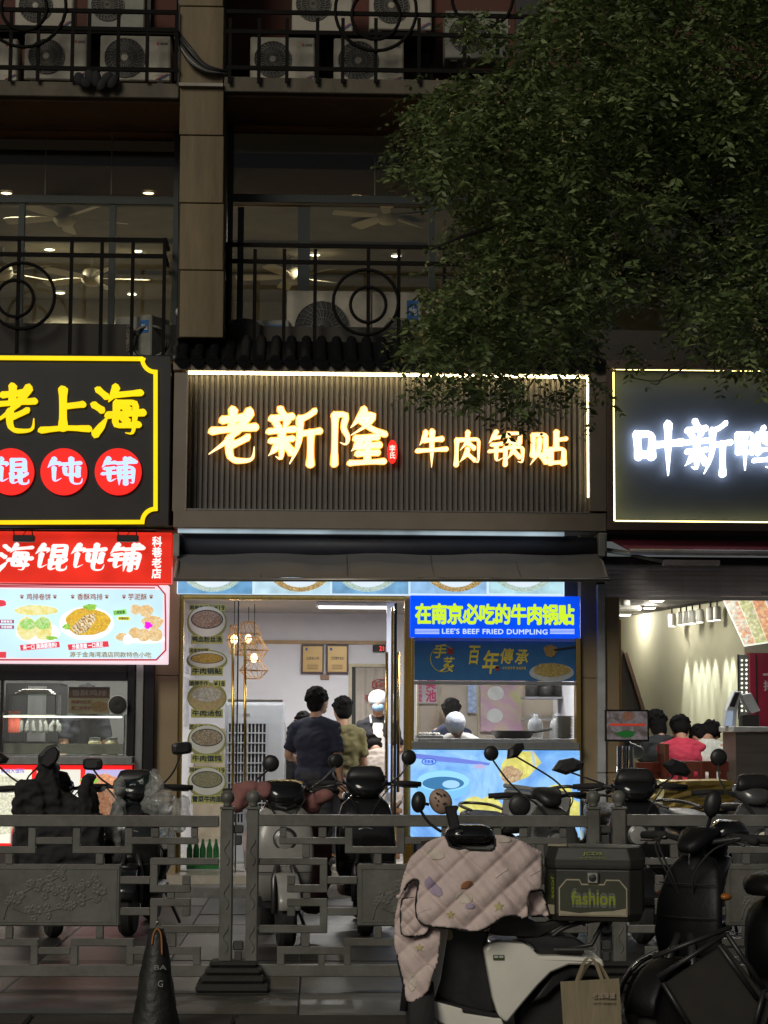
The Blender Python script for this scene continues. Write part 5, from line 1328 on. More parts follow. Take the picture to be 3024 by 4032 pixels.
# red lit pictures below the ledge
rb = thing('picture_light_box', 'row of red framed lit snack pictures under the kitchen ledge', 'menu board')
MB().pbox(-500, 3012, 516, 3330, Yk-.02, Yk+.04).build('box_face', em('red_box_light', (1, .02, .02), .95), rb)
sets = [(-300, -160, [(.6, .3, .1), (.9, .7, .4), (.95, .9, .7)]), (-150, 122, [(.75, .7, .35), (.95, .93, .75), (.9, .88, .6), (.98, .97, .9)]), (142, 314, [(.5, .32, .15), (.92, .9, .72), (.8, .75, .5), (.97, .95, .85)]), (334, 502, [(.4, .05, .03), (.85, .25, .1), (.95, .5, .25), (.7, .12, .06)])]
for k, (x0, x1, cs) in enumerate(sets):
    MB().pbox(x0, 3030, x1, 3320, Yk-.024, Yk-.02).build('picture_print', em('picture_ground%d' % k, ((.85, .8, .7), (.9, .88, .75), (.8, .78, .7), (.5, .45, .75))[k], .95), rb)
    for j in range(3):
        MB().disc((x0+x1)/2+(j-1)*18, 3090+j*75, (x1-x0)*.46, 44, Yk-.028-.001*j, Yk-.024, 34, .12, k*3+j).build('food_print', food('snack_print%d' % k, cs, 26, 1.0), rb)
MB().disc(352, 3068, 34, 20, Yk-.031, Yk-.024, 30, .2, 2).build('lettuce_print', f_leaf, rb)
sign_text('lettering', '鲜肉大馄饨', 4, 3026, 96, 3044, Yk-.028, em('purple_print', (.25, .2, .6), .9), rb, bold=.02)
settle(rb)
# things on the kitchen counter
cc = thing('display_case', 'glass display case with trays of skewers on the kitchen counter', 'display case')
for y0, y1, x0, x1, YY in ((2815, 2972, 5, 490, 18.62), (2738, 2812, 30, 220, 18.8)):
    r = rect(x0, y0, x1, y1, YY)
    for q in ((r[0], r[0]+.006, YY, YY+.4), (r[1]-.006, r[1], YY, YY+.4), (r[0]+.007, r[1]-.007, YY, YY+.006)):
        MB().box(*q, r[2], r[3]).build('pane', m_gl, cc)
    MB().box(r[0], r[1], YY, YY+.4, r[3]+.001, r[3]+.009).build('top_pane', glass('greenish_glass', (.75, .9, .82), .06), cc)
    MB().box(r[0], r[1], YY, YY+.4, r[2]-.02, r[2]-.001).build('case_base', m_st, cc)
    rr = rect(x0, y0+(y1-y0)*.72, x1, y1-4, YY+.05)
    if y0 > 2800: MB().box(rr[0]+.01, rr[1]-.01, YY+.05, YY+.07, rr[2], rr[3]).build('inner_tray', mat('steel_tray_matt', (.6, .58, .48), .5), cc)
cl_ = MB().box(rect(10, 2820, 480, 2826, 18.66)[0], rect(10, 2820, 480, 2826, 18.66)[1], 18.66, 18.68, P(250, 2826, 18.66)[1], P(250, 2819, 18.66)[1]).build('case_lamp', em('case_lamp_tube', (1, .95, .8), 2.2), cc)
settle(cc)
la = bpy.data.lights.new('case_light', 'AREA'); la.shape = 'RECTANGLE'; la.size = 1.0; la.size_y = .05; la.energy = 2.2; la.color = (1, .94, .8)
lo = bpy.data.objects.new('case_light', la); COL.objects.link(lo); lo.parent = cc; lo.location = Vector((P(250, 2830, 18.68)[0], 18.7, P(250, 2830, 18.68)[1]))-cc.location; lo.rotation_euler = (rad(35), 0, 0)
q = MB()
tr_ = thing('food_skewers', 'bunch of red skewers standing in the glass case', 'skewers')
for k in range(9):
    p0 = PV(34+k*5, 2885, 18.78); p1 = PV(36+k*5.2, 2800, 18.82)
    MB().tube([p0, p0.lerp(p1, .5), p1], [.008, .013, .006], 6).build('skewer', mat('red_sausage', (.45, .08, .05), .5), tr_)
settle(tr_)
for k in range(7):
    oo = thing('takeaway_bag', 'clear plastic snack bag in the glass case, %s from the red skewers' % ('first', 'second', 'third', 'fourth', 'fifth', 'sixth', 'seventh')[k], 'bag', 'bags in the display case')
    p0 = PV(85+k*24, 2888, 18.8); mb = MB()
    for j in range(3): mb.ell(p0+Vector((random.uniform(-.01, .01), 0, .03+j*.035)), (.03-.005*j, .03, .03), None, 8, 6)
    remeshed(mb, 'bag_body', mat('clear_bag', (.22, .23, .22), .3, var=.5, scale=40), oo, .012, 2); settle(oo)
bx_ = MB(); r = rect(60, 2718, 210, 2736, 18.9)
o = thing('box_stack', 'flat white takeaway boxes lying on the upper glass case', 'boxes')
for k in range(3): MB().box(r[0]+.03*k, r[1]-.02*k, 18.88, 19.1, r[2]+.016*k+.005, r[2]+.016*(k+1)+.004).build('takeaway_box', mat('white_card', (.62, .6, .55), .7), o, bevel=.003)
settle(o)
o = thing('price_card', 'brown and cream price card for fried chicken behind the kitchen glass', 'sign')
Yq = 18.55
MB().pbox(270, 2705, 432, 2811, Yq, Yq+.01).build('card', mat('cream_card', (.5, .44, .24), .6), o)
MB().pbox(271, 2706, 431, 2748, Yq-.003, Yq).build('card_header', mat('brown_card_print', (.16, .06, .03), .6), o)
sign_text('lettering', '香酥鸡排', 282, 2716, 420, 2740, Yq-.003, mat('pink_print', (.42, .3, .28), .6), o, bold=.02)
sign_text('lettering', '鸡排9元/份', 280, 2756, 362, 2772, Yq, m_redp, o, bold=.015)
sign_text('lettering', '第二份半价', 280, 2780, 360, 2796, Yq, m_redp, o, bold=.015)
MB().disc(392, 2782, 36, 20, Yq-.004, Yq, 30, .1, 3).build('food_print', food('card_food', [(.3, .12, .03), (.55, .35, .1), (.4, .2, .05)], 30), o)
settle(o)
person('cook in dark clothes working behind the price card in the left kitchen', X_(330, 19.35), 19.35, FLZ+.01, math.pi+.2, 1.68, mat('charcoal_tee', (.03, .033, .04), .85), None, sleeves=.6, lean=.2, headtilt=(.4, 0), arms=[((.15, .3, -1), (.0, .8, -.6)), ((.15, .3, -1), (.1, .8, -.7))], apron=mat('black_apron', (.02, .02, .024), .7))
for k, (x, l) in enumerate(((372, 'clear sauce jar left of the black lamp on the kitchen counter'), (440, 'clear sauce jar at the right corner of the kitchen counter'))):
    o = thing('sauce_jar', l, 'jar', 'sauce jars'); q = PV(x, 2972, 18.75)
    MB().lathe([(.055, 0), (.06, .02), (.06, .11), (.045, .13)], q, n=18).build('jar_body', mat('sauce_glass', (.45, .36, .22), .2, var=.3, scale=20), o, smooth=True)
    MB().lathe([(.048, .13), (.05, .135), (.05, .155), (.001, .16)], q, n=18).build('lid', m_st, o); settle(o)
o = thing('work_lamp', 'black round work lamp clamped at the kitchen window post', 'lamp'); q = PV(463, 2776, 18.3)
MB().lathe([(.03, .1), (.07, .06), (.08, 0), (.075, -.004), (.001, .02)], q, 'y', 24).build('lamp_head', m_grl, o, smooth=True)
MB().lathe([(.082, 0), (.088, .006), (.082, .012), (.078, .006), (.082, 0)], q, 'y', 24, cap=False).build('rim', m_wht, o)
MB().tube([q+Vector((0, .08, 0)), q+Vector((.12, .08, .03))], .01, 6).build('clamp_arm', m_st, o); settle(o)
o = thing('cabinet', 'dark kitchen cabinet with steel machines in the snack kitchen', 'cabinet')
r = rect(20, 2690, 240, 2960, 20.3); MB().box(r[0], r[1], 20.3, 20.8, FLZ, r[3]).build('cabinet_body', mat('dark_cabinet', (.035, .035, .035), .4), o, bevel=.006)
for k in range(3): MB().box(r[0]+.02+k*.2, r[0]+.2+k*.2, 20.28, 20.3, r[2]+.1, r[3]-.03).build('cabinet_door', m_st if k == 1 else MATS['dark_cabinet'], o)
settle(o)
# ============================================================ RIGHT SHOP
RX0, RX1 = P(2362, 2800, FAC)[0], P(3800, 2800, FAC)[0]
RCZ = P(2450, 2428, 24.5)[1]
rr_ = thing('duck_soup_shop_room', 'cream walled eating room with spotlights behind the raised shutter', 'shop')
m_cream = mat('cream_plaster', (.62, .6, .46), .75, var=.06, scale=2, bump=.1)
p0 = (P(2420, 2800, 24.9)[0], 24.9); p1 = (P(2935, 2800, 20.9)[0], 20.9)
MB().add([(p0[0], p0[1], FLZ), (p1[0], p1[1], FLZ), (p1[0], p1[1], RCZ), (p0[0], p0[1], RCZ), (p0[0], p0[1]+.1, FLZ), (p1[0], p1[1]+.1, FLZ), (p1[0], p1[1]+.1, RCZ), (p0[0], p0[1]+.1, RCZ)],
         [(0, 1, 2, 3), (4, 7, 6, 5), (0, 4, 5, 1), (3, 2, 6, 7), (0, 3, 7, 4), (1, 5, 6, 2)]).build('cream_wall', m_cream, rr_)
MB().box(p1[0]+.002, RX1, 20.9, 21.0, FLZ, RCZ).build('back_wall', m_cream, rr_)
MB().box(RX0, RX1, 18.75, 26, RCZ, RCZ+.1).build('ceiling', mat('dark_brown_ceiling', (.05, .042, .036), .7), rr_)
MB().box(RX0, RX0+.06, 18.9, 25.5, FLZ, RCZ).build('side_wall', m_cream, rr_)
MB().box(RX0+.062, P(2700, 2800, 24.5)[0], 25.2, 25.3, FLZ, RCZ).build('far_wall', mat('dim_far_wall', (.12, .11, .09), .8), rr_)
MB().pbox(2362, 2090, 3800, 2130, 18.55, 18.75).build('bulkhead', m_dark, rr_)
settle(rr_)
# stair underside
o = thing('staircase', 'dark underside of a staircase at the left of the eating room', 'stairs')
def quadslab(pts, Y0, Y1, nm, m, par): MB().pprism(pts, Y0, Y1).build(nm, m, par)
quadslab([(2440, 2548), (2462, 2575), (2536, 2800), (2536, 2980), (2440, 2980)], 22.8, 23.6, 'stair_flank', mat('black_stair_panel', (.022, .018, .016), .6), o)
quadslab([(2458, 2572), (2470, 2568), (2540, 2790), (2530, 2800)], 22.7, 22.795, 'stringer', mat('dark_brown_wood', (.07, .035, .02), .5), o)
settle(o)
# track spotlights
tk = thing('light_track', 'thin black ceiling track carrying the white spotlights', 'light track')
wd = Vector((p1[0]-p0[0], p1[1]-p0[1], 0)); wl_ = wd.length; wd.normalize(); nrm = Vector((-wd.y, wd.x, 0))
_Ci = CM.inverted()
def on_track(px):
    best = None
    for k in range(801):
        q = Vector((p0[0], p0[1], 0))+wd*wl_*k/800-nrm*.17; q.z = RCZ-.012
        c = _Ci@q; x = 1512-FPX*c.x/c.z
        if best is None or abs(x-px) < best[0]: best = (abs(x-px), q)
    return best[1]
ta, tb = on_track(2630), on_track(2860)
MB().tube([ta, tb], .011, 6).build('rail', m_rail, tk); settle(tk)
SP = ['first', 'second', 'third', 'fourth', 'fifth', 'sixth', 'seventh']
spx = [2645, 2680, 2703, 2726, 2755, 2797, 2823]
for k, px in enumerate(spx):
    q = on_track(px); h = .13
    o = thing('spotlight', 'white cylinder spotlight on the ceiling track, %s from the left' % SP[k], 'spotlight', 'track spotlights')
    MB().lathe([(.038, -h), (.042, -h), (.042, 0), (.02, .012), (.001, .012)], (q.x, q.y, q.z-.075), n=18).build('lamp_cylinder', mat('white_spot_metal', (.75, .75, .72), .35), o, smooth=True, angle=40)
    MB().tube([(q.x, q.y, q.z), (q.x, q.y, q.z-.07)], .008, 6).build('stem', m_rail, o)
    MB().lathe([(.001, -.006), (.034, -.006), (.034, .0), (.001, .0)], (q.x, q.y, q.z-.075-h), n=14).build('lens', em('spot_lens', (1, .97, .85), 4), o)
    settle(o)
    la = bpy.data.lights.new('spot_beam', 'SPOT'); la.energy = 60; la.spot_size = rad(27); la.spot_blend = .7; la.color = (.94, 1, .88); la.shadow_soft_size = .02
    lo = bpy.data.objects.new('spot_beam', la); COL.objects.link(lo); lo.parent = o
    lo.location = Vector((q.x, q.y, q.z-.09-h))-o.location
    lo.rotation_euler = (Vector((0, 0, -1))+nrm*.2).to_track_quat('-Z', 'Y').to_euler()
for k, (px, py, l) in enumerate(((2588, 2362, 'square ceiling downlight near the opening of the eating room'), (2557, 2390, 'square ceiling downlight in the middle of the dark ceiling'), (2460, 2418, 'square ceiling downlight farthest at the left of the dark ceiling'))):
    d = _R @ Vector(((px-1512)/FPX, -(py-2016)/FPX, -1)); q = _O+d*((RCZ-.01-_O.z)/d.z)
    o = thing('downlight', l, 'ceiling light', 'square downlights of the right shop')
    MB().box(q.x-.07, q.x+.07, q.y-.07, q.y+.07, RCZ-.02, RCZ-.001).build('trim', MATS['white_spot_metal'], o); MB().box(q.x-.055, q.x+.055, q.y-.055, q.y+.055, RCZ-.03, RCZ-.02).build('lens', em('spot_lens'  , (1, 1, 1)), o); settle(o)
    la = bpy.data.lights.new('lamp_light', 'POINT'); la.energy = 15; la.color = (1, .95, .8); la.shadow_soft_size = .05
    lo = bpy.data.objects.new('lamp_light', la); COL.objects.link(lo); lo.parent = o; lo.location = Vector((q.x, q.y, RCZ-.06))-o.location
o = thing('wall_fan', 'white cassette ventilator under the dark ceiling at left', 'ventilator')
q = PV(2470, 2388, 21.5)
MB().box(q.x-.13, q.x+.12, 21.3, 21.7, q.z-.06, q.z+.0).build('casing', MATS['white_spot_metal'], o, bevel=.02); MB().tube([(q.x-.02, 21.5, q.z), (q.x-.02, 21.5, RCZ)], .05, 10).build('duct', MATS['white_spot_metal'], o, smooth=True)
MB().box(q.x-.11, q.x+.1, 21.32, 21.68, q.z+.1, q.z+.14).build('upper_plate', MATS['white_spot_metal'], o, bevel=.01); settle(o)
# lit menu board hung slanting
mb_ = thing('hanging_menu', 'bright slanted hanging menu of noodle dishes at the right edge', 'menu board')
def mquad(f0, f1, name, m, dY, g0=0, g1=1):
    A, B, C, D = (2838, 2340), (3120, 2340), (3160, 2512), (2932, 2546)
    def at(u, v):
        l = (A[0]+(D[0]-A[0])*v, A[1]+(D[1]-A[1])*v); r = (B[0]+(C[0]-B[0])*v, B[1]+(C[1]-B[1])*v)
        return (l[0]+(r[0]-l[0])*u, l[1]+(r[1]-l[1])*u)
    MB().pprism([at(f0, g0), at(f1, g0), at(f1, g1), at(f0, g1)], 19.6-dY, 19.63-dY).build(name, m, mb_)
mquad(0, 1, 'board', em('menu_board_light', (.85, .9, .8), 1.0), 0)
cs = [[(.9, .95, .9), (.8, .3, .1), (.9, .9, .7), (.3, .5, .55)], [(.75, .75, .4), (.9, .85, .6), (.5, .5, .1), (.95, .95, .85)], [(.6, .1, .03), (.9, .6, .3), (.75, .25, .1), (.95, .9, .8)], [(.3, .6, .1), (.8, .85, .8), (.5, .5, .6), (.9, .9, .95)], [(.9, .5, .05), (.3, .7, .1), (.95, .9, .7), (.8, .2, .05)]]
for k in range(5): mquad(.02+k*.195, .2+k*.195, 'dish_print', food('dish_print%d' % k, cs[k], 16, 1.05), .032, .03, .97)
settle(mb_)
# red cabinet, mirror strip, counter, till
o = thing('red_cabinet', 'tall dark red cabinet with white characters at the right edge', 'cabinet')
r = rect(2955, 2572, 3400, 3000, 20.6); MB().box(r[0], r[1], 20.6, 20.88, FLZ, r[3]).build('cabinet_body', mat('crimson_panel', (.3, .012, .04), .4), o, bevel=.006)
MB().pbox(2978, 2576, 2982, 2860, 20.585, 20.598).build('panel_gap', m_grl, o)
sign_text('lettering', '一', 3004, 2652, 3050, 2660, 20.598, mat('pale_letter', (.6, .5, .5), .5), o, bold=.02); sign_text('lettering', '把', 3006, 2680, 3050, 2720, 20.598, mat('pale_letter'), o, bold=.02)
settle(o)
o = thing('bead_mirror', 'narrow mirror strip with sparkling round lamps beside the red cabinet', 'mirror')
MB().pbox(2908, 2578, 2952, 2830, 20.66, 20.7).build('mirror_panel', mat('dim_mirror', (.4, .42, .38), .15, metal=.8), o)
MB().pbox(2906, 2576, 2911, 2832, 20.64, 20.66).build('frame_strip', m_grl, o)
for k in range(12):
    for j in range(2): MB().disc(2922+j*18, 2600+k*18, 4, 5, 20.645, 20.66, 10).build('bead_lamp', em('bead_lamp', (1, 1, .85), 1), o)
settle(o)
o = thing('order_counter', 'order counter with pale top and dark wood front at the right', 'counter')
r = list(rect(2838, 2884, 3700, 3200, 19.0)); r[0] = P(2846, 2900, 19.6)[0]; m_cw = mat('grey_wood_front', (.10, .085, .075), .5, var=.3, scale=3, stretch=(.6, 1, 9))
MB().box(r[0], r[1], 19.0, 19.6, FLZ, r[3]).build('counter_body', m_cw, o)
r = list(rect(2826, 2862, 3700, 2883, 18.95)); r[0] = P(2830, 2870, 19.65)[0]; MB().box(r[0], r[1], 18.95, 19.65, r[2], r[3]).build('counter_top', mat('pale_counter_stone', (.55, .56, .55), .3), o, bevel=.006)
zct = r[3]; settle(o)
o = thing('till', 'white slanted cash register screen on the order counter', 'till')
m_tw = mat('white_till_plastic', (.55, .57, .6), .35)
MB().pprism([(2852, 2860), (2862, 2795), (2892, 2722), (2920, 2722), (2904, 2795), (2898, 2860)], 19.2, 19.34).build('till_screen', m_tw, o, bevel=.004)
MB().pprism([(2872, 2780), (2896, 2728), (2912, 2728), (2893, 2784)], 19.19, 19.2).build('keypad', m_grl, o)
MB().pprism([(2856, 2858), (2866, 2800), (2888, 2800), (2882, 2858)], 19.19, 19.2).build('display', em('till_display', (.4, .5, .65), .5), o)
MB().pprism([(2920, 2735), (2958, 2728), (2994, 2798), (2960, 2810), (2935, 2770)], 19.24, 19.4).build('rear_screen', m_tw, o, bevel=.004)
MB().pbox(2925, 2815, 2990, 2860, 19.25, 19.45).build('base', m_grl, o, bevel=.004)
settle(o)
ceil_lamp('added unseen ceiling lamp just inside the right shop, behind the shutter', P(2700, 2390, 19.25)[0], 19.25, 1.0, .2, 20, RCZ)  # added out of view to light the diners from the front
# shutter
sb = thing('roller_shutter', 'half raised grey roller shutter with horizontal slats over the right shop', 'shutter')
m_shu = mat('shutter_slat', (.8, .76, .77), .6, metal=.0, var=.1, dirt=.25)
ra = rect(2382, 2225, 3700, 2350, 18.5); nsl = 6; hh = (ra[3]-ra[2])/nsl
slm = MB(); sec = [(18.5+.012*math.cos(a), hh*.5+hh*.49*math.sin(a)) for a in [math.pi/2+math.pi*k/8 for k in range(9)]]
slm.prism(sec, ra[0], ra[1], 'yz'); sme = slm.mesh('slat'); sme.materials.append(m_shu)
for k in range(nsl): place('slat', sme, None, sb, (0, 0, ra[2]+k*hh))
MB().box(ra[0], ra[1], 18.47, 18.53, ra[2]-.035, ra[2]-.002).build('bottom_bar', m_shu, sb, bevel=.004)
sign_text('maker_mark', 'NUO', 2998, 2330, 3022, 2342, 18.487, m_ink, sb, depth=.002)
settle(sb)
MB_ = MB().pbox(2362, 2196, 3700, 2224, 18.4, 18.6); tag(MB_.build('shutter_box', mat('navy_housing', (.035, .035, .05), .6)), 'dark shutter housing under the maroon awning', 'shutter housing')  # plain navy box above the slats
for x0, x1, nm, l, m in ((2352, 2384, 'steel_jamb', 'pale grey steel jamb beside the right shop opening', mat('pale_grey_jamb', (.5, .51, .53), .5, metal=.1, var=.15, dirt=.3)), (2385, 2442, 'wall_pier', 'tan panel beside the pale steel jamb of the right shop', m_tan)):
    r = rect(x0, 2352 if x0 > 2360 else 2300, x1, 3300, 18.46); zz = [.16, 1.2, r[3]]
    o = thing(nm, l, 'pier')
    for k in range(2): MB().box(r[0], r[1], 18.46 if x0 > 2360 else 18.42, 18.74, zz[k]+.002, zz[k+1]-.002).build('wall_panel', m, o, bevel=.008)
    settle(o)
o = thing('copper_trim', 'thin copper edge strip at the left of the eating room opening', 'trim'); r = rect(2441, 2440, 2448, 3200, 18.48)
MB().box(r[0], r[1], 18.48, 18.7, FLZ, r[3]).build('strip', mat('copper_strip', (.5, .25, .09), .3, metal=.9), o); settle(o)
# folded maroon awning
aw = thing('awning', 'folded maroon awning with pale front bar and steel arm over the right shop', 'awning')
mb = MB(); rs = []
for i in range(21):
    t = i/20; tp = PV(2396+t*1300, 2122+t*24, 18.3); bt = PV(2478+t*1300, 2166+t*6, 17.95)
    rs.append([tp, bt, bt+Vector((0, .01, -.006)), tp+Vector((0, .01, -.006))])
mb.rings(rs).build('canopy', mat('maroon_fabric', (.22, .025, .05), .8, var=.15), aw)
MB().tube([PV(2478, 2172, 17.94), PV(3700, 2186, 17.94)], .028, 10).build('front_bar', mat('pale_bar', (.4, .39, .42), .4, metal=.5), aw, smooth=True)
MB().pbox(2358, 2098, 2390, 2172, 18.02, 18.4).build('wall_bracket', MATS['steel_bracket'], aw, bevel=.005)
MB().tube([PV(2388, 2166, 18.2), PV(2490, 2182, 17.96)], .022, 8).build('folding_arm', MATS['steel_bracket'], aw)
MB().pbox(2612, 2204, 2836, 2226, 17.98, 18.05).build('arm_cover', mat('pale_arm', (.42, .36, .36), .5), aw, bevel=.004)
MB().tube([PV(2480, 2184, 18.0), PV(2615, 2212, 18.0)], .016, 6).build('folding_arm', MATS['steel_bracket'], aw)
settle(aw)
# table, chairs and people eating, on a raised floor
RFL = FLZ+.16
struct(MB().box(RX0+.07, P(2832, 2900, 19.6)[0], 19.1, 24.5, FLZ+.001, RFL-.002).build('raised_floor', MATS['floor_tile_beige']))
m_rw = mat('red_brown_wood', (.15, .035, .018), .4, var=.25, scale=6, stretch=(1, 1, .2))
def chair(lab, px, Yc, rz=0, h=1.0):
    x = X_(px, Yc); o = thing('chair', lab, 'chair', 'red brown wooden chairs', loc=(x, Yc, RFL), rz=rz)
    for sx in (-1, 1):
        MB().box(sx*.2-.02, sx*.2+.02, -.22, -.18, 0, h).build('rear_leg', m_rw, o, bevel=.003); MB().box(sx*.2-.02, sx*.2+.02, .18, .22, 0, .45).build('front_leg', m_rw, o, bevel=.003)
    MB().box(-.22, .22, -.22, .22, .45, .485).build('seat', m_rw, o, bevel=.005)
    MB().box(-.18, .18, -.215, -.185, h-.1, h).build('top_rail', m_rw, o, bevel=.003)
    for k in (-.1, 0, .1): MB().box(k-.03, k+.03, -.21, -.19, .5, h-.101).build('back_slat', m_rw, o)
    for sy in (-.2, .2): MB().box(-.18, .18, sy-.012, sy+.012, .2, .24).build('stretcher', m_rw, o)
    return o
Yc = 19.7
chair('wooden chair under the person in the red shirt', 2692, Yc, -1.57); chair('wooden chair under the person in the white striped shirt', 2752, Yc-.1, -.1, .84); chair('wooden chair nearest the order counter', 2822, Yc-.15, .1, .84); chair('wooden chair behind the screen stand', 2548, Yc+.3, .3, .82)
o = thing('dining_table', 'red brown dining table in front of the eating people', 'table'); xa_, xb_ = X_(2560, 20.5), X_(2830, 20.5)
MB().box(xa_, xb_, 20.25, 20.85, RFL+.7, RFL+.74).build('table_top', m_rw, o, bevel=.005)
for xx in (xa_+.04, xb_-.04):
    for yy in (20.3, 20.8): MB().box(xx-.025, xx+.025, yy-.025, yy+.025, RFL, RFL+.7).build('leg', m_rw, o)
settle(o)
fw = ((.3, .55, -1), (-.35, 1, .0))
person('person with black bob hair and dark tee seated at left, seen from behind', X_(2628, 20.0), 20.0, RFL, .25, 1.66, mat('dark_grey_tee', (.028, .032, .036), .85), mat('navy_jeans', (.02, .025, .04), .8), sit=True, lean=.3, hairlen=.05, headtilt=(.25, -.3), sleeves=.6, arms=[((.15, .05, -1), (.1, .5, -1)), fw])
person('person in a bright red shirt seated and bending over the table', X_(2690, 19.8), 19.8, RFL, -.1, 1.62, mat('bright_red_tee', (.6, .045, .09), .85, var=.1), mat('pale_trousers', (.5, .48, .42), .8), sit=True, lean=.4, headtilt=(.25, 0), sleeves=.7, arms=[fw, fw], wide=1.1)
person('person in a pale striped shirt eating beside the red shirt', X_(2765, 19.9), 19.9, RFL, -.5, 1.55, mat('pale_striped_shirt', (.62, .64, .58), .85, var=.25, scale=5, stretch=(40, 1, 1)), mat('grey_trousers', (.2, .2, .2), .8), sit=True, lean=.32, headtilt=(.6, .3), sleeves=1.5, arms=[((.4, .5, -.9), (-.5, 1, .1)), ((.3, .6, -.9), (-.5, 1, .1))])
person('person in a white shirt leaning on the table nearest the order counter', X_(2825, 19.85), 19.85, RFL, .35, 1.5, mat('white_shirt', (.72, .7, .63), .85, bump=.4), mat('grey_trousers'), sit=True, lean=.42, headtilt=(.5, .3), sleeves=1.5, arms=[((.5, .6, -.7), (-.5, 1, .0)), ((.4, .6, -.7), (-.5, 1, .0))])
# screen on stand
o = thing('advertising_screen', 'black framed screen with food advert on a floor stand', 'screen')
Ys = 18.0
MB().pbox(2383, 2794, 2556, 2920, Ys, Ys+.05).build('screen_case', mat('black_gloss_plastic', (.012, .012, .013), .2), o, bevel=.005)
s_ = MB().pbox(2390, 2801, 2549, 2912, Ys-.004, Ys).build('display', food('screen_food', [(.008, .006, .006), (.05, .03, .025), (.14, .12, .13), (.02, .008, .006)], 9, .8), o)
MB().disc(2472, 2820, 24, 18, Ys-.007, Ys-.004, 24, .1, 3).build('dish_print', food('screen_dish', [(.25, .06, .02), (.5, .2, .1)], 30, .3), s_)
MB().pbox(2402, 2849, 2542, 2858, Ys-.008, Ys-.004).build('caption_print', em('red_caption', (.7, .06, .03), .35), s_); MB().disc(2465, 2890, 36, 14, Ys-.007, Ys-.004, 24, .15, 5).build('garnish_print', em('green_garnish', (.02, .16, .03), .3), s_)
xx = X_(2468, Ys+.02)
MB().box(xx-.025, xx+.025, Ys+.01, Ys+.05, .18, P(2468, 2921, Ys)[1]).build('pole', m_bf, o); MB().box(xx-.2, xx+.2, Ys-.15, Ys+.2, .152, .18).build('base_plate', m_bf, o, bevel=.005)
settle(o)
o = thing('chrome_stand', 'cluster of three shiny chrome posts under the screen', 'stand')
for x in (2437, 2458, 2484):
    q = PV(x, 2950, 17.75); MB().tube([(q.x, 17.75, .18), (q.x, 17.75, P(x, 2938, 17.75)[1])], .021, 12).build('post', mat('chrome', (.8, .8, .82), .08, metal=1, var=.02), o, smooth=True)
q = X_(2460, 17.75); MB().box(q-.14, q+.14, 17.65, 17.85, .152, .18).build('base_plate', MATS['chrome'], o, bevel=.004); settle(o)
o = thing('plastic_bag', 'white plastic bag hanging behind the screen stand', 'bag'); mb = MB()
for k in range(5): mb.ell(PV(2478+k*10, 2945+8*(k % 2)+k*4, 18.35), (.045, .04, .06), None, 9, 7)
remeshed(mb, 'bag_body', MATS['white_plastic_bag'], o, .012, 2); settle(o)
o = thing('wrapped_box', 'large box wrapped in crumpled golden foil in front of the eating room', 'box')
mb = MB(); rq = random.Random(5); rs = []
for j in range(9):
    ring = []
    for i in range(24):
        a = i/24*4; sgm = int(a); f = a-sgm; c = [(-1, -1), (1, -1), (1, 1), (-1, 1), (-1, -1)]
        u = c[sgm][0]+(c[sgm+1][0]-c[sgm][0])*f; v = c[sgm][1]+(c[sgm+1][1]-c[sgm][1])*f
        ring.append((u*.3+rq.uniform(-.018, .018), v*.25+rq.uniform(-.018, .018), j*.03+rq.uniform(-.008, .008)))
    rs.append(ring)
mb.rings(rs); g_ = mb.build('foil_wrap', mat('golden_foil', (.42, .3, .09), .3, metal=.75, var=.3, scale=12), o)
MB().box(-.26, .26, -.21, .21, -.6, .02).build('support_crate', mat('dark_crate', (.03, .03, .035), .7), o)
q = PV(2715, 3190, 17.2); o.location = (q.x, 17.2, .15+.6); o.rotation_euler = (0, 0, .12)
o.location.z = P(2715, 3180, 17.2)[1]-.01
for ch in o.children:
    if ch.name.startswith('support'): ch.scale.z = (o.location.z-.15)/.6
def crate(lab, px, Yc, z, m):
    o = thing('plastic_crate', lab, 'crate', 'blue plastic crates'); x = X_(px, Yc); w_, d_, h_ = .22, .16, .26
    for k in range(4): MB().box(x-w_, x+w_, Yc-d_, Yc-d_+.012, z+k*.066, z+k*.066+.04).build('crate_side', m, o); MB().box(x-w_, x+w_, Yc+d_-.012, Yc+d_, z+k*.066, z+k*.066+.04).build('crate_side', m, o)
    for sx in (-1, 1): MB().box(x+sx*(w_+.007)-.006, x+sx*(w_+.007)+.006, Yc-d_, Yc+d_, z, z+h_).build('crate_side', m, o)
    for k in range(7):
        xx = x-w_+.01+k*(2*w_-.02)/6; MB().box(xx-.008, xx+.008, Yc-d_-.012, Yc-d_-.001, z, z+h_).build('crate_rib', m, o)
    MB().box(x-w_, x+w_, Yc-d_+.013, Yc+d_-.013, z, z+.012).build('crate_floor', m, o); settle(o)
m_bc = mat('blue_crate_plastic', (.012, .05, .35), .4)
crate('blue plastic crate at left below the golden foil box', 2568, 16.9, .152, m_bc); crate('blue plastic crate stacked on the left blue crate', 2568, 16.9, .42, m_bc); crate('blue plastic crate at right below the golden foil box', 2712, 16.8, .152, m_bc); crate('blue plastic crate stacked on the right blue crate', 2712, 16.8, .42, m_bc)
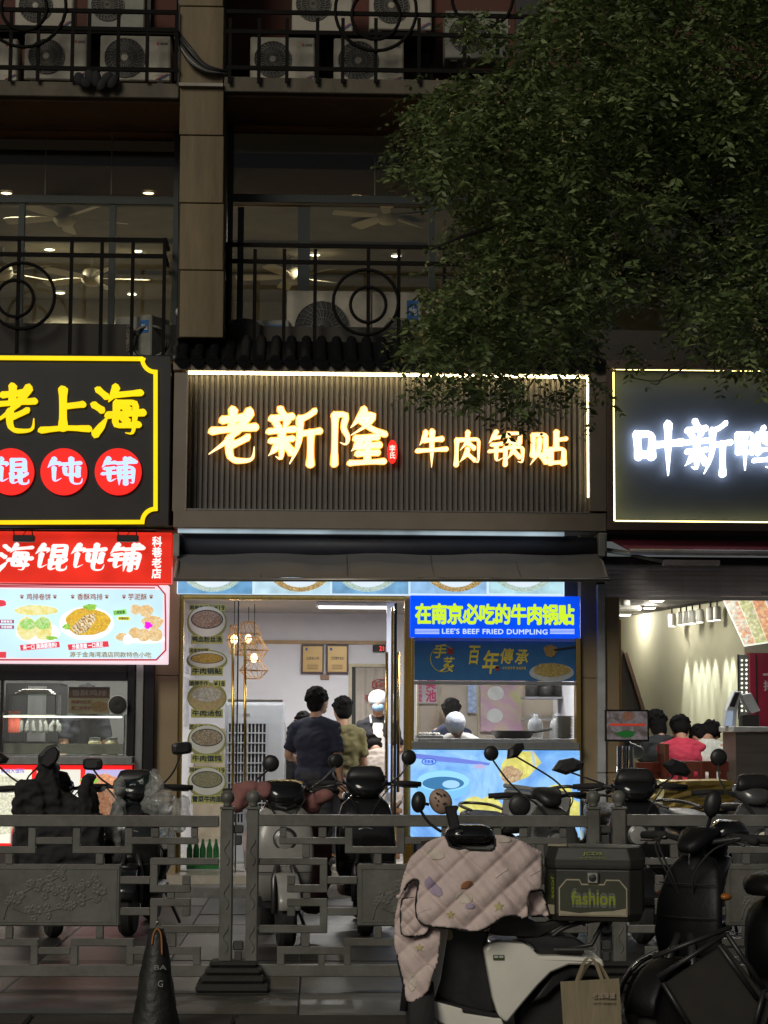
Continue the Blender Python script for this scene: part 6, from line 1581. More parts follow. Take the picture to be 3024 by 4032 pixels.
# ============================================================ STREET FENCE
m_fen = mat('grey_cast_fence', (.15, .15, .135), .4, var=.2, scale=7, bump=.2, bscale=150, dirt=.55)
m_base = mat('black_rubber_base', (.025, .024, .022), .7, var=.25, bump=.3)
FY = 11.5; K = .603
HB = [(575, 1050, 245, 290), (1005, 1395, 305, 350), (440, 890, 380, 425), (890, 1085, 500, 550), (625, 890, 555, 605), (625, 890, 645, 695), (890, 1085, 705, 755), (440, 890, 820, 870), (560, 1045, 960, 1010), (1000, 1405, 905, 955)]
VB = [(578, 622, 175, 245), (832, 885, 175, 245), (1005, 1055, 175, 350), (1345, 1395, 175, 350), (725, 775, 290, 380), (840, 890, 380, 605), (627, 680, 492, 555), (730, 780, 605, 645), (627, 680, 695, 760), (840, 890, 645, 870), (720, 775, 870, 960), (560, 610, 960, 1080), (830, 875, 1010, 1080), (997, 1045, 905, 1080), (1195, 1245, 350, 420), (1195, 1245, 825, 905), (1360, 1410, 905, 1080)]
SEC = 2151
_bl = {}
def blossom_mesh(k):
    if k not in _bl:
        mb = MB(); r_ = .012
        for t in range(5):
            a = t*1.2566+k*.4; mb.ell((math.cos(a)*r_, 0, math.sin(a)*r_), (r_*.75, .006, r_*.75), None, 8, 6)
        o = remeshed(mb, 'relief_blossom', m_fen, None, .004, 1); _bl[k] = o.data; bpy.data.objects.remove(o)
    return _bl[k]
def section(lab, xs):
    """one lattice panel; xs is the pixel column of its left inner edge"""
    o = thing('fence_section', lab, 'fence', 'lattice sections of the street fence')
    ym = 3150
    def q(z): return xs+(z-440)*K
    def bx(x0, x1, y0, y1, Y0, Y1, nm, par=o, bev=.004):
        return MB().pbox(q(x0), ym+y0*K, q(x1), ym+y1*K, Y0, Y1).build(nm, m_fen, par, bevel=bev)
    bx(440, 440+SEC, 100, 175, FY-.035, FY+.035, 'top_rail'); bx(440, 440+SEC, 1080, 1155, FY-.035, FY+.035, 'bottom_rail')
    for mir in (0, 1):
        f = (lambda a, b: (a, b)) if not mir else (lambda a, b: (880+SEC-b, 880+SEC-a))
        for a, b, c, d in HB: bx(*f(a, b), c, d, FY-.022, FY+.022, 'lattice_bar')
        for a, b, c, d in VB: bx(*f(a, b), c+.5, d-.5, FY-.0205, FY+.0205, 'lattice_bar')
    mid = 440+SEC/2
    bx(1396, 880+SEC-1396, 245, 290, FY-.021, FY+.021, 'lattice_bar'); bx(1411, 880+SEC-1411, 965, 1010, FY-.021, FY+.021, 'lattice_bar')
    pn = bx(1085, 880+SEC-1085, 420, 825, FY-.02, FY+.02, 'centre_panel', bev=.008)
    x0, x1 = 1085, 880+SEC-1085
    for a, b, c, d in ((x0+22, x1-22, 445, 453), (x0+22, x1-22, 792, 800)): bx(a, b, c, d, FY-.024, FY-.019, 'panel_moulding', pn, 0)
    for a, b in ((x0+22, x0+30), (x1-30, x1-22)): bx(a, b, 454, 791, FY-.024, FY-.019, 'panel_moulding', pn, 0)
    # plum branch in relief
    rq = random.Random(9)
    br = [[(-330, 330), (-300, 230), (-240, 180), (-120, 110), (10, 60), (60, 30)], [(-280, 250), (-180, 290), (-60, 280), (60, 250), (150, 220), (300, 170)], [(60, 250), (100, 150), (180, 110), (260, 80)], [(-120, 110), (-60, 150), (0, 130)]]
    for b_ in br:
        pts = catmull([PV(q(mid+x), ym+(450+y)*K, FY-.02) for x, y in b_], 5)
        MB().tube(pts, .0042, 6).build('relief_branch', m_fen, pn, smooth=True)
    for b_ in br:
        for x, y in b_[1:]:
            for _ in range(4):
                c = PV(q(mid+x+rq.uniform(-48, 48)), ym+(450+y+rq.uniform(-34, 34))*K, FY-.02); r_ = rq.uniform(.009, .014)
                bo_ = place('relief_blossom', blossom_mesh(len(pn.children) % 4), None, pn, c); bo_.scale = (r_/.010, .6, r_/.010)
    return settle(o)
FL = 1018-1297-106-50*2-2
section('grey lattice fence section with plum relief at the left', 862-1297)
section('grey lattice fence section between the two pairs of ball topped posts', 1018)
section('grey lattice fence section behind the black scooter at the right', 2470)
def post(lab, x0, x1, yt=3187):
    o = thing('fence_post', lab, 'fence post', 'ball topped fence posts')
    r = rect(x0, yt, x1, 3872, FY-.04); xm = (x0+x1)/2
    MB().box(r[0], r[1], FY-.04, FY-.04+(r[1]-r[0]), r[2], r[3]).build('shaft', m_fen, o, bevel=.008)
    w_ = (r[1]-r[0])
    MB().box(r[0]-.004, r[1]+.004, FY-.044, FY-.036+w_, r[3]-.001, r[3]+.014).build('cap_plate', m_fen, o, bevel=.003)
    MB().lathe([(.02, 0), (.026, .008), (.02, .014), (.036, .03), (.0395, .05), (.036, .07), (.022, .085), (.004, .089)], ((r[0]+r[1])/2, FY-.04+w_/2, r[3]+.0145), n=20).build('ball_finial', m_fen, o, smooth=True)
    for k in range(3):
        zc = r[2]+(r[3]-r[2])*(.25+.25*k); pts = [Vector(((r[0]+r[1])/2+.014*math.sin(t*.8), FY-.043, zc-.07+t*.014)) for t in range(11)]
        MB().tube(pts, .003, 5).build('vine_relief', m_fen, o)
    return settle(o)
PS = [(864, 916, 'left post of the left pair of ball topped fence posts'), (968, 1017, 'right post of the left pair of ball topped fence posts'), (2316, 2366, 'left post of the right pair of ball topped fence posts'), (2416, 2469, 'right post of the right pair of ball topped fence posts')]
for a, b, l in PS: post(l, a, b)
for x0, l in ((917, 'small connector blocks joining the left pair of fence posts'), (2367, 'small connector blocks joining the right pair of fence posts')):
    o = thing('fence_connector', l, 'fence part', 'fence connectors'); x1 = x0+49
    for y0, y1, dx in ((3250, 3282, 0), (3290, 3328, 6), (3706, 3742, 0), (3748, 3786, 6)):
        MB().pbox(x0+dx, y0, x1-dx-8, y1, FY-.02, FY+.03).build('block', mat('dark_connector', (.06, .058, .055), .6), o, bevel=.006)
    settle(o)
for xc, l in ((922, 'stepped black base under the left pair of fence posts'), (2395, 'stepped black base under the right pair of fence posts')):
    o = thing('fence_footing', l, 'footing', 'stepped fence bases')
    a = P(xc, 3870, FY)[0]; z0 = .152
    for k, (w_, d_, h0, h1) in enumerate(((.2, .25, 0, .045), (.175, .215, .046, .085), (.155, .17, .086, .12), (.135, .12, .121, .15))):
        MB().box(a-w_, a+w_, FY-d_, FY+d_*.6, z0+h0, z0+h1).build('base_step', m_base, o, bevel=.014)
    settle(o)
# ============================================================ SCOOTERS
m_tyre = mat('tyre_rubber', (.02, .02, .02), .8, var=.2, bump=.3); m_rimm = mat('wheel_rim', (.12, .12, .12), .35, metal=.8)
m_bp = mat('black_plastic', (.02, .02, .021), .42, var=.2, scale=20); m_gp = mat('gloss_black_paint', (.012, .012, .013), .15, var=.1, coat=.6)
m_seat = mat('seat_vinyl', (.022, .02, .019), .4, bump=.15, bscale=120); m_mir = mat('mirror_glass', (.25, .26, .27), .04, metal=1)
def sring(c, U, V, a, b, n=16, p=2.6):
    c, U, V = Vector(c), Vector(U), Vector(V); out = []
    for i in range(n):
        t = 2*math.pi*i/n; ct, st_ = math.cos(t), math.sin(t)
        out.append(c+U*(a*abs(ct)**(2/p)*(1 if ct >= 0 else -1))+V*(b*abs(st_)**(2/p)*(1 if st_ >= 0 else -1)))
    return out
EY, EZ, EX = (0, 1, 0), (0, 0, 1), (1, 0, 0)
def wheel(o, x, r=.215, name='front_wheel', w_=.05):
    wl = MB().lathe([(r*.55, -w_), (r*.9, -w_), (r, -w_*.5), (r, w_*.5), (r*.9, w_), (r*.55, w_)], (x, 0, r), 'y', 28).build(name, m_tyre, o, smooth=True, angle=40)
    mb = MB().lathe([(.03, -w_*.9), (.05, -w_*.6), (.05, w_*.6), (.03, w_*.9)], (x, 0, r), 'y', 14)
    for k in range(5):
        a = k*1.2566; mb.tube([(x+.03*math.cos(a), 0, r+.03*math.sin(a)), (x+r*.6*math.cos(a), 0, r+r*.6*math.sin(a))], .014, 6)
    mb.build('rim', m_rimm, wl)
    return wl
def mirror_head(kind, c, R_, k=1.0):
    """a mirror shell facing local -x (towards the rider), rotated by R_"""
    mb = MB(); c = Vector(c)
    if kind == 'round':
        prof = [(.001, .022), (.03, .02), (.048, .01), (.053, 0), (.05, -.008), (.001, -.008)]
        rs = [[c+R_@Vector((h, r_*k*math.cos(t*math.pi/10), r_*k*math.sin(t*math.pi/10))) for t in range(20)] for r_, h in prof]
        return mb.rings(rs)
    if kind == 'rect': sh = [(.075, .04)]; p = 4
    else: p = 0
    if p:
        rs = [[c+R_@q for q in sring((h, 0, 0), EY, EZ, .075*k*f, .045*k*f, 20, 4)] for h, f in ((.03, .6), (.02, .9), (0, 1), (-.01, .97))]
        return mb.rings(rs)
    poly = [(-.1, .0), (-.04, .05), (.05, .045), (.11, .0), (.09, -.04), (-.02, -.05)]
    rs = [[c+R_@Vector((h, a*k*f, b*k*f)) for a, b in poly] for h, f in ((.032, .55), (.018, .92), (0, 1), (-.01, .97))]
    return mb.rings(rs)
def scooter(lab, px, Y, rz, sc=1.0, body=None, trim=None, mirrors=(), head='round', hz=.95, group='scooters parked behind the fence', z=.15, hump=True, mstalk=m_bp, plate=None, shield_w=.19, lamp_on=0, cowl=1.0, flat=1.0, cowl_m=None):
    x = P(px, 3200, Y)[0]
    o = thing('scooter', lab, 'scooter', group, loc=(x, Y, z), rz=rz); o.scale = (sc, sc, sc)
    bd = body or m_gp; tm = trim or m_bp
    wheel(o, .6); wheel(o, -.6, name='rear_wheel', w_=.055)
    for s_ in (-1, 1): MB().tube([(.6, s_*.075, .215), (.54, s_*.07, .42), (.49, s_*.03, .56)], [.018, .02, .018], 8).build('fork_leg', m_rimm, o, smooth=True)
    MB().rings([sring((.6+.24*math.cos(a), 0, .215+.24*math.sin(a)), EY, (math.cos(a), 0, math.sin(a)), .07, .012, 12) for a in [.15+k*.28 for k in range(8)]]).build('front_fender', bd, o, smooth=True)
    MB().rings([sring((-.6+.25*math.cos(a), 0, .215+.25*math.sin(a)), EY, (math.cos(a), 0, math.sin(a)), .075, .012, 12) for a in [1.2+k*.25 for k in range(8)]]).build('rear_fender', tm, o, smooth=True)
    # leg shield
    MB().rings([sring((xx, 0, zz), EY, (.95, 0, .3), w_, t_*flat, 20, 3) for xx, zz, w_, t_ in ((.36, .27, .12, .03), (.43, .4, shield_w*.95, .055), (.47, .55, shield_w, .07), (.45, .7, shield_w*.97, .07), (.41, .82, shield_w*.8, .06), (.38, .88, shield_w*.5, .05))]).build('leg_shield', bd, o, smooth=True)
    # floorboard, body, seat
    MB().rings([sring((xx, 0, .27), EY, EZ, w_, .045, 16, 5) for xx, w_ in ((.36, .13), (.3, .17), (.0, .18), (-.2, .17), (-.28, .14))]).build('floorboard', tm, o, smooth=True, angle=40)
    MB().rings([sring((xx, 0, zz), EY, EZ, w_, h_, 18, 3) for xx, zz, w_, h_ in ((-.16, .44, .08, .12), (-.24, .46, .15, .2), (-.45, .52, .175, .19), (-.65, .58, .165, .14), (-.85, .65, .12, .09), (-.94, .68, .06, .04))]).build('rear_body', bd, o, smooth=True)
    MB().rings([sring((xx, 0, zz), EY, EZ, w_, h_, 18, 3) for xx, zz, w_, h_ in ((-.12, .715, .07, .03), (-.2, .73, .13, .05), (-.4, .74, .155, .06), (-.6, .765, .15, .06), (-.8, .78, .11, .045), (-.88, .775, .06, .02))]).build('seat', m_seat, o, smooth=True)
    # steering
    MB().tube([(.47, 0, .55), (.38, 0, hz-.02)], .035, 10).build('steering_column', m_bp, o, smooth=True)
    pts = catmull([(.26, -.34, hz+.01), (.33, -.2, hz+.015), (.38, 0, hz-.01), (.33, .2, hz+.015), (.26, .34, hz+.01)], 5)
    MB().tube(pts, .013, 8).build('handlebar', m_bp, o, smooth=True)
    for s_ in (-1, 1):
        MB().tube([(.345, s_*.19, hz+.014), (.29, s_*.28, hz+.012), (.25, s_*.37, hz+.006)], [.019, .02, .018], 10).build('grip', m_tyre, o, smooth=True)
        MB().tube([(.37, s_*.17, hz+.01), (.34, s_*.26, hz-.01), (.3, s_*.35, hz-.012)], .006, 6).build('brake_lever', m_rimm, o, smooth=True)
        MB().ell((.42, s_*.16, .72), (.03, .025, .016)).build('turn_signal', mat('amber_lens', (.35, .12, .02), .3), o, smooth=True)
    hp = MB().rings([sring((xx, 0, zz), EY, EZ, w_*cowl, h_*cowl, 18, 3) for xx, zz, w_, h_ in ((.26, hz+.03, .06, .02), (.3, hz+.035, .12, .045), (.39, hz+.02, .15, .065), (.46, hz-.02, .1, .06), (.49, hz-.03, .05, .03))]).build('dash_cowl', cowl_m or bd, o, smooth=True)
    if hump:
        MB().rings([sring((xx, 0, zz), EY, EX, w_, h_, 18, 3.5) for xx, zz, w_, h_ in ((.41, hz+.03, .13, .04), (.4, hz+.08, .12, .035), (.385, hz+.12, .1, .03), (.38, hz+.13, .06, .015))]).build('windscreen', m_bp, hp, smooth=True)
    if head == 'round':
        hl = MB().lathe([(.05, -.02), (.075, 0), (.08, .02), (.07, .03)], (.5, 0, .66), 'x', 22).build('headlight', m_rimm, o, smooth=True)
        MB().lathe([(.001, .028), (.05, .024), (.069, .014), (.069, .0)], (.51, 0, .66), 'x', 22).build('lens', em('lamp_lens_%s' % lamp_on, (1, .9, .7), lamp_on) if lamp_on else mat('headlight_lens', (.3, .3, .28), .1, coat=.5), hl, smooth=True)
    elif head == 'slit':
        MB().rings([sring((.5+h, 0, .66), EY, EZ, .07*f, .03*f, 16, 3) for h, f in ((-.03, 1), (.01, 1), (.022, .7))]).build('headlight', mat('headlight_lens'), o, smooth=True)
    MB().rings([sring((-.93-h, 0, .66), EY, EZ, .06*f, .022*f, 14, 3) for h, f in ((-.02, 1), (.02, .9), (.03, .5))]).build('tail_light', mat('red_lens', (.3, .01, .01), .25), o, smooth=True)
    MB().tube([(-.2, .14, .24), (-.28, .24, .01)], .011, 6).build('side_stand', m_rimm, o)
    if plate: 
        t = MB(); text_local(t, plate, (.515, -.06, .5), (0, 1, 0), (.0, 0, 1), .12, .04, bold=.02); t.build('badge_lettering', mat('pale_badge', (.5, .5, .5), .4), o)
    for s_, dx in ((-1, 0), (1, .01), (-1, .03)):
        MB().tube(catmull([(.36, s_*.2, hz+.01), (.47+dx, s_*.14, hz-.03), (.5+dx, s_*.06, hz-.14), (.46, s_*.03, hz-.26)], 5), .0045, 5).build('brake_cable', m_tyre, o, smooth=True)
    for zz, w_ in ((.46, .97), (.63, 1.0), (.77, .9)):
        MB().tube([(.5-(zz-.55)**2*.6+.022+.03*math.cos(t)-.03, shield_w*w_*.98*math.sin(t), zz) for t in [-1.3+k*.26 for k in range(11)]], .003, 4).build('panel_seam', m_tyre, o)
    np_ = MB().box(-.99, -.985, -.075, .075, .42, .52).build('number_plate', mat('plate_white', (.4, .42, .38), .5, dirt=.3), o)
    t = MB(); text_local(t, '南京 A%d' % ((px*7919) % 90000+10000), (-.991, .066, .45), (0, -1, 0), (0, 0, 1), .132, .04, bold=.02); t.build('plate_lettering', m_ink, np_)
    MB().tube(catmull([(-.55, -.13, .83), (-.78, -.12, .86), (-.92, 0, .87), (-.78, .12, .86), (-.55, .13, .83)], 5), .011, 7).build('grab_rail', m_rimm, o, smooth=True)
    Ri = Matrix.Rotation(-rz, 3, 'Z')
    for mx, my, kind, dY, kk, tilt in mirrors:
        wv = PV(mx, my, Y+dY)-Vector((x, Y, z)); lv = (Ri@wv)/sc
        s_ = 1 if lv.y > 0 else -1
        root = Vector((.35, s_*.17, hz+.02))
        st_ = MB().tube(catmull([root, root.lerp(lv, .35)+Vector((0, s_*.03, .0)), lv+Vector((0, 0, -.03))], 5), .0065, 6).build('mirror_stalk', mstalk, o, smooth=True)
        R_ = Matrix.Rotation(tilt, 3, 'X')@Matrix.Rotation(s_*.2, 3, 'Z')
        mh = mirror_head(kind, lv, R_, kk).build('mirror', m_bp, o, smooth=kind == 'round', bevel=.0)
        if kind == 'round':
            MB().rings([[lv+R_@Vector((h, r_*kk*math.cos(t*math.pi/10), r_*kk*math.sin(t*math.pi/10))) for t in range(20)] for r_, h in ((.047, -.0085), (.045, -.011), (.001, -.011))]).build('mirror_glass', m_mir, mh)
    return o
def inpoly(x, y, pl):
    c = False
    for i in range(len(pl)):
        x1, y1 = pl[i]; x2, y2 = pl[i-1]
        if (y1 > y) != (y2 > y) and x < (x2-x1)*(y-y1)/(y2-y1)+x1: c = not c
    return c
def soft(o, blobs, name, m, vox=.016, relax=6, fold=.016):
    mb = MB()
    for c, r_, *R_ in blobs: mb.ell(c, r_, R_[0] if R_ else None, 14, 10)
    return remeshed(mb, name, m, o, vox, relax, fold)
FW = -math.pi/2
m_wp = mat('white_scooter_paint', (.36, .35, .33), .3, var=.1, coat=.3, dirt=.35)
scooter('black scooter at the far left wrapped in a black leg quilt', 175, 14.9, FW+.25, 1.04, mirrors=[(185, 2975, 'ang', -.1, .95, .9), (-20, 2985, 'ang', 0, .9, 0)])
scooter('dark scooter draped with clear plastic bags behind the left fence section', 560, 15.0, FW-.05, 1.05, mirrors=[(365, 3008, 'rect', -.1, .95, 0), (716, 2946, 'rect', -.1, .95, .1)], head='slit')
scooter('white scooter with a big round headlight behind the left pair of posts', 1090, 14.2, FW+.12, 1.05, body=m_wp, mirrors=[(1066, 3006, 'round', -.1, 1.05, 0), (1325, 2995, 'round', .35, .95, 0)], hump=False, plate='niu', cowl_m=m_gp)
scooter('black scooter with pale trimmed shield and two round mirrors in the middle', 1432, 15.1, FW, 1.08, mirrors=[(1318, 2998, 'round', 0, .9, .1), (1610, 2982, 'round', 0, 1.0, 0)], head='slit', shield_w=.2)
scooter('grey bicycle style scooter before the blue poster with many mirrors', 2055, 14.4, FW+.35, 1.02, body=mat('grey_scooter_paint', (.09, .09, .088), .4, var=.2, dirt=.3), mirrors=[(1934, 2966, 'round', .1, 1.0, 0), (2026, 2958, 'ang', .2, .85, .7)], hump=False, cowl=.7, cowl_m=m_bp)
scooter('black scooter with two angular mirrors behind the right pair of posts', 2450, 14.6, FW+.05, 1.08, mirrors=[(2232, 3018, 'ang', 0, 1.05, .25), (2660, 3022, 'ang', 0, 1.05, -.25)])
scooter('silver black moped with round mirror behind the right fence section', 2850, 14.3, FW+.3, 1.05, body=mat('silver_paint', (.16, .16, .16), .25, metal=.5, dirt=.3), mirrors=[(2830, 2982, 'round', 0, 1.1, 0), (3080, 2990, 'round', 0, 1.0, 0)], lamp_on=.12, cowl=.85)
# pale trim on the middle scooter
# --- covers, quilts and bags lying on these scooters
o = thing('leg_quilt', 'padded black leg quilt on the leftmost scooter with gloves standing up', 'quilt'); x = P(200, 3200, 14.4)[0]
mq = mat('black_quilt', (.017, .017, .018), .85, bump=.6, bscale=30)
mb = MB()
for k, pl in enumerate(([(65, 3078), (140, 3075), (165, 3110), (170, 3225), (60, 3225), (45, 3180)], [(140, 3012), (215, 3005), (210, 3060), (228, 3112), (245, 3225), (150, 3225), (158, 3090)], [(222, 3105), (262, 3130), (330, 3170), (372, 3200), (368, 3330), (222, 3330)], [(312, 3112), (335, 3052), (358, 3060), (350, 3110), (368, 3160), (364, 3225), (318, 3225)], [(55, 3210), (400, 3210), (385, 3420), (85, 3420)])):
    mb.pprism(pl, 14.22+.03*(k % 3), 14.5+.02*k)
remeshed(mb, 'quilt_body', mq, o, .014, 7, .026)
MB().pprism([(155, 3010), (180, 2955), (215, 2935), (235, 2960), (222, 3000), (190, 3025)], 14.22, 14.3).build('phone_holder', m_bp, o, bevel=.012)
t = MB(); t.tube([PV(98, 3118, 14.24), PV(108, 3108, 14.235), PV(118, 3120, 14.24), PV(106, 3130, 14.24), PV(118, 3138, 14.24)], .004, 5); t.build('white_mark', m_wht, o)
settle(o)
m_pb = mat('cloudy_plastic', (.55, .56, .54), .25, var=.25, scale=14, bump=1.0, bscale=30, alpha=.38)
def plastic(lab, pts, Yp, thick=.1):
    """limp bag: vertical folds of different depth melted into one skin"""
    o = thing('plastic_bag', lab, 'bag', 'plastic bags on the scooters'); rq = random.Random(lab); bl = []
    ys = [p[1] for p in pts]; xs = [p[0] for p in pts]; k = ppm(Yp)
    for i in range(26):
        x, y = rq.uniform(min(xs), max(xs)), rq.uniform(min(ys), max(ys))
        if not inpoly(x, y, pts): continue
        bl.append((PV(x, y, Yp+rq.uniform(-.5, .3)*thick), (rq.uniform(.03, .05), rq.uniform(.04, .06), rq.uniform(.07, .14)), Matrix.Rotation(rq.uniform(-.25, .25), 3, 'Y')))
    soft(o, bl, 'bag_body', m_pb, .012, 2); settle(o)
plastic('crumpled clear plastic bag hanging over the left grip of the bagged scooter', [(405, 3120), (440, 3085), (482, 3090), (478, 3200), (470, 3320), (398, 3330), (392, 3200)], 14.5)
plastic('large crumpled clear plastic bag over the right grip of the bagged scooter', [(588, 3075), (640, 3052), (700, 3070), (730, 3160), (740, 3260), (735, 3300), (660, 3300), (600, 3200), (570, 3140)], 14.5, .16)
o = thing('wrap_cover', 'dark shiny plastic wrap over the handlebar of the bagged scooter', 'cover'); bl = []
for u, v, a, b in ((490, 3110, .08, .06), (530, 3095, .1, .06), (575, 3080, .08, .06), (510, 3170, .12, .06), (600, 3190, .08, .08), (540, 3260, .2, .1), (540, 3360, .18, .12)): bl.append((PV(u, v, 14.6), (a, .1, b)))
soft(o, bl, 'cover_body', mat('dark_teal_plastic', (.012, .02, .022), .18, bump=1.0, bscale=22), .018, 2); settle(o)
o = thing('hand_quilt', 'dusty pink padded hand cover on the white scooter at the posts', 'quilt'); bl = []
m_pq = mat('dusty_pink_quilt', (.30, .13, .12), .85, var=.2, scale=18, bump=.5, bscale=26)
for u, v, a, b in ((950, 3130, .07, .09), (985, 3105, .07, .06), (1040, 3115, .07, .06), (930, 3170, .06, .06)): bl.append((PV(u, v, 13.75), (a, .07, b)))
soft(o, bl, 'cover_body', m_pq); settle(o)
o = thing('hand_quilt', 'small dusty pink hand cover right of the white scooter', 'quilt'); bl = []
for u, v, a, b in ((1205, 3150, .06, .05), (1245, 3140, .06, .05), (1285, 3135, .05, .045), (1230, 3180, .06, .04)): bl.append((PV(u, v, 13.9), (a, .07, b)))
soft(o, bl, 'cover_body', m_pq); settle(o)
o = thing('leg_quilt', 'dark red leg quilt hanging between the white and the black scooter', 'quilt'); bl = []
for u, v, a, b in ((1230, 3270, .12, .1), (1240, 3350, .12, .12), (1235, 3450, .13, .14), (1225, 3540, .12, .1)): bl.append((PV(u, v, 14.3), (a, .06, b)))
soft(o, bl, 'quilt_body', mat('dark_red_quilt', (.07, .02, .022), .85, bump=.5, bscale=26)); settle(o)
o = thing('helmet', 'black open helmet resting on the white scooter beside the posts', 'helmet'); q = PV(1130, 3150, 13.8)
rs = [sring((q.x+.02*(k-2), q.y, q.z-.06+k*.035), EX, EY, r_, r_*.85, 18, 2.2) for k, r_ in enumerate((.12, .13, .125, .1, .06, .02))]
MB().rings(rs).build('shell', m_gp, o, smooth=True); MB().tube([PV(1088, 3175, 13.7), PV(1130, 3185, 13.66), PV(1165, 3170, 13.7)], .012, 6).build('rim', m_bp, o); settle(o)
o = thing('rear_box', 'pale grey box lying on the grey scooter before the blue poster', 'box'); q = PV(2115, 3165, 14.9)
o.location = (q.x, 14.9, q.z-.12); o.rotation_euler = (0, .13, .1)
MB().box(-.24, .2, -.15, .15, 0, .2).build('box_body', mat('pale_grey_box', (.36, .36, .36), .5, var=.1), o, bevel=.015); MB().box(-.25, .21, -.16, .16, .201, .235).build('lid', mat('pale_grey_box'), o, bevel=.01)
for i, (mx, my, l) in enumerate(((2046, 3172, 'large round black mirror of a bicycle in front of the poster box'),)):
    o = thing('cycle_mirror', l, 'mirror'); c = PV(mx, my, 13.6)
    mirror_head('round', c, Matrix.Rotation(FW, 3, 'Z')@Matrix.Rotation(.1, 3, 'X'), 1.4).build('mirror', m_bp, o, smooth=True)
    MB().tube([c+Vector((-.02, .0, -.06)), PV(1975, 3270, 13.7), PV(1960, 3360, 13.8)], .008, 6).build('mirror_stalk', m_bp, o); settle(o)
for px, Yp_, l, w_ in ((2215, 14.9, 'bicycle handlebar with bell and cables left of the right fence posts', .3), (2990, 14.6, 'dark bicycle handlebar at the right picture edge', .3)):
    o = thing('bicycle', l, 'bicycle', 'bicycles among the scooters'); x = P(px, 3200, Yp_)[0]; z0 = .15
    o.location = (x, Yp_, z0); o.rotation_euler = (0, 0, FW+.5)
    for xx, nm in ((.5, 'front_wheel'), (-.5, 'rear_wheel')):
        w1 = MB().tube([(xx+.31*math.cos(t*math.pi/16), 0, .325+.31*math.sin(t*math.pi/16)) for t in range(32)], .017, 6, close=True).build(nm, m_tyre, o, smooth=True)
        mb = MB()
        for t in range(14): mb.tube([(xx, 0, .325), (xx+.3*math.cos(t*.449), 0, .325+.3*math.sin(t*.449))], .0015, 3)
        mb.build('spokes', m_rimm, w1)
    fr_ = MB()
    for a, b in (((.5, 0, .325), (.38, 0, .8)), ((.38, 0, .72), (-.12, 0, .4)), ((-.12, 0, .4), (-.22, 0, .85)), ((-.5, 0, .325), (-.12, 0, .4)), ((-.5, 0, .325), (-.18, 0, .7)), ((.36, 0, .8), (.33, 0, 1.0))): fr_.tube([a, b], .017, 8)
    fr_.build('frame', m_gp, o, smooth=True)
    MB().tube(catmull([(.18, -.3, 1.0), (.34, -.2, 1.03), (.36, 0, 1.0), (.34, .2, 1.03), (.18, .3, 1.0)], 5), .012, 8).build('handlebar', m_rimm, o, smooth=True)
    for s_ in (-1, 1): MB().tube([(.2, s_*.29, 1.005), (.1, s_*.33, .98)], .018, 8).build('grip', m_tyre, o)
    MB().rings([sring((xx, 0, .88), EY, EZ, w1_, .03, 14) for xx, w1_ in ((-.1, .03), (-.18, .06), (-.3, .1), (-.36, .06))]).build('saddle', m_seat, o, smooth=True)
# ============================================================ WHITE SCOOTER WITH THE PINK QUILT, IN FRONT OF THE FENCE
NY = 9.6
ns = thing('scooter', 'white scooter with black seat and floor parked in front of the fence', 'scooter')
def prof(pts, hw, name, m, par=ns, bev=.02, Yc=NY, sm=True):
    """side profile traced on the centre plane, given its own width, edges rounded"""
    mb = MB().prism([P(x, y, Yc-hw) for x, y in pts], Yc-hw, Yc+hw)
    return mb.build(name, m, par, bevel=bev, seg=3, smooth=sm, angle=35)
m_np = mat('white_panel_paint', (.8, .78, .70), .3, var=.05, scale=4, coat=.35, dirt=.12)
prof([(1906, 3742), (1925, 3718), (1965, 3710), (2062, 3716), (2088, 3728), (2122, 3764), (2200, 3764), (2372, 3774), (2384, 3812), (2330, 3800), (2240, 3800), (2170, 3830), (2120, 3880), (2060, 3950), (1995, 4030), (1975, 4010), (1962, 4000), (1940, 3930)], .17, 'side_panel', m_np, bev=.03)
prof([(1672, 3900), (1690, 3905), (1710, 3942), (1822, 3972), (1824, 3990), (1975, 4012), (1990, 4050), (1900, 4075), (1800, 4060), (1700, 4010)], .17, 'floor_skirt', m_np, bev=.02)
prof([(1700, 3930), (1725, 3940), (1825, 3962), (1965, 4000), (1945, 4012), (1825, 3985), (1712, 3950)], .165, 'floor_mat', m_bp, bev=.008)
prof([(1760, 3640), (1930, 3668), (1906, 3742), (1940, 3930), (1950, 3990), (1840, 3980), (1720, 3930), (1700, 3860), (1730, 3720)], .09, 'under_seat_box', m_bp, bev=.02)
prof([(1700, 3400), (1760, 3380), (1770, 3640), (1735, 3860), (1712, 3935), (1690, 3930), (1678, 3890), (1700, 3700)], .15, 'leg_shield', m_np, bev=.03)
prof([(1924, 3676), (1932, 3648), (1975, 3612), (2020, 3604), (2068, 3610), (2110, 3630), (2150, 3628), (2190, 3618), (2235, 3622), (2250, 3640), (2210, 3648), (2170, 3668), (2120, 3690), (2040, 3688), (1960, 3684)], .13, 'seat', m_seat, bev=.028)
prof([(2030, 3692), (2160, 3680), (2260, 3690), (2310, 3720), (2300, 3762), (2130, 3760), (2090, 3722)], .12, 'under_seat_frame', m_bp, bev=.02)
prof([(2170, 3834), (2240, 3804), (2330, 3804), (2390, 3822), (2400, 3880), (2340, 3850), (2250, 3850), (2190, 3890), (2150, 3930), (2080, 3960)], .11, 'rear_mudguard', m_bp, bev=.02)
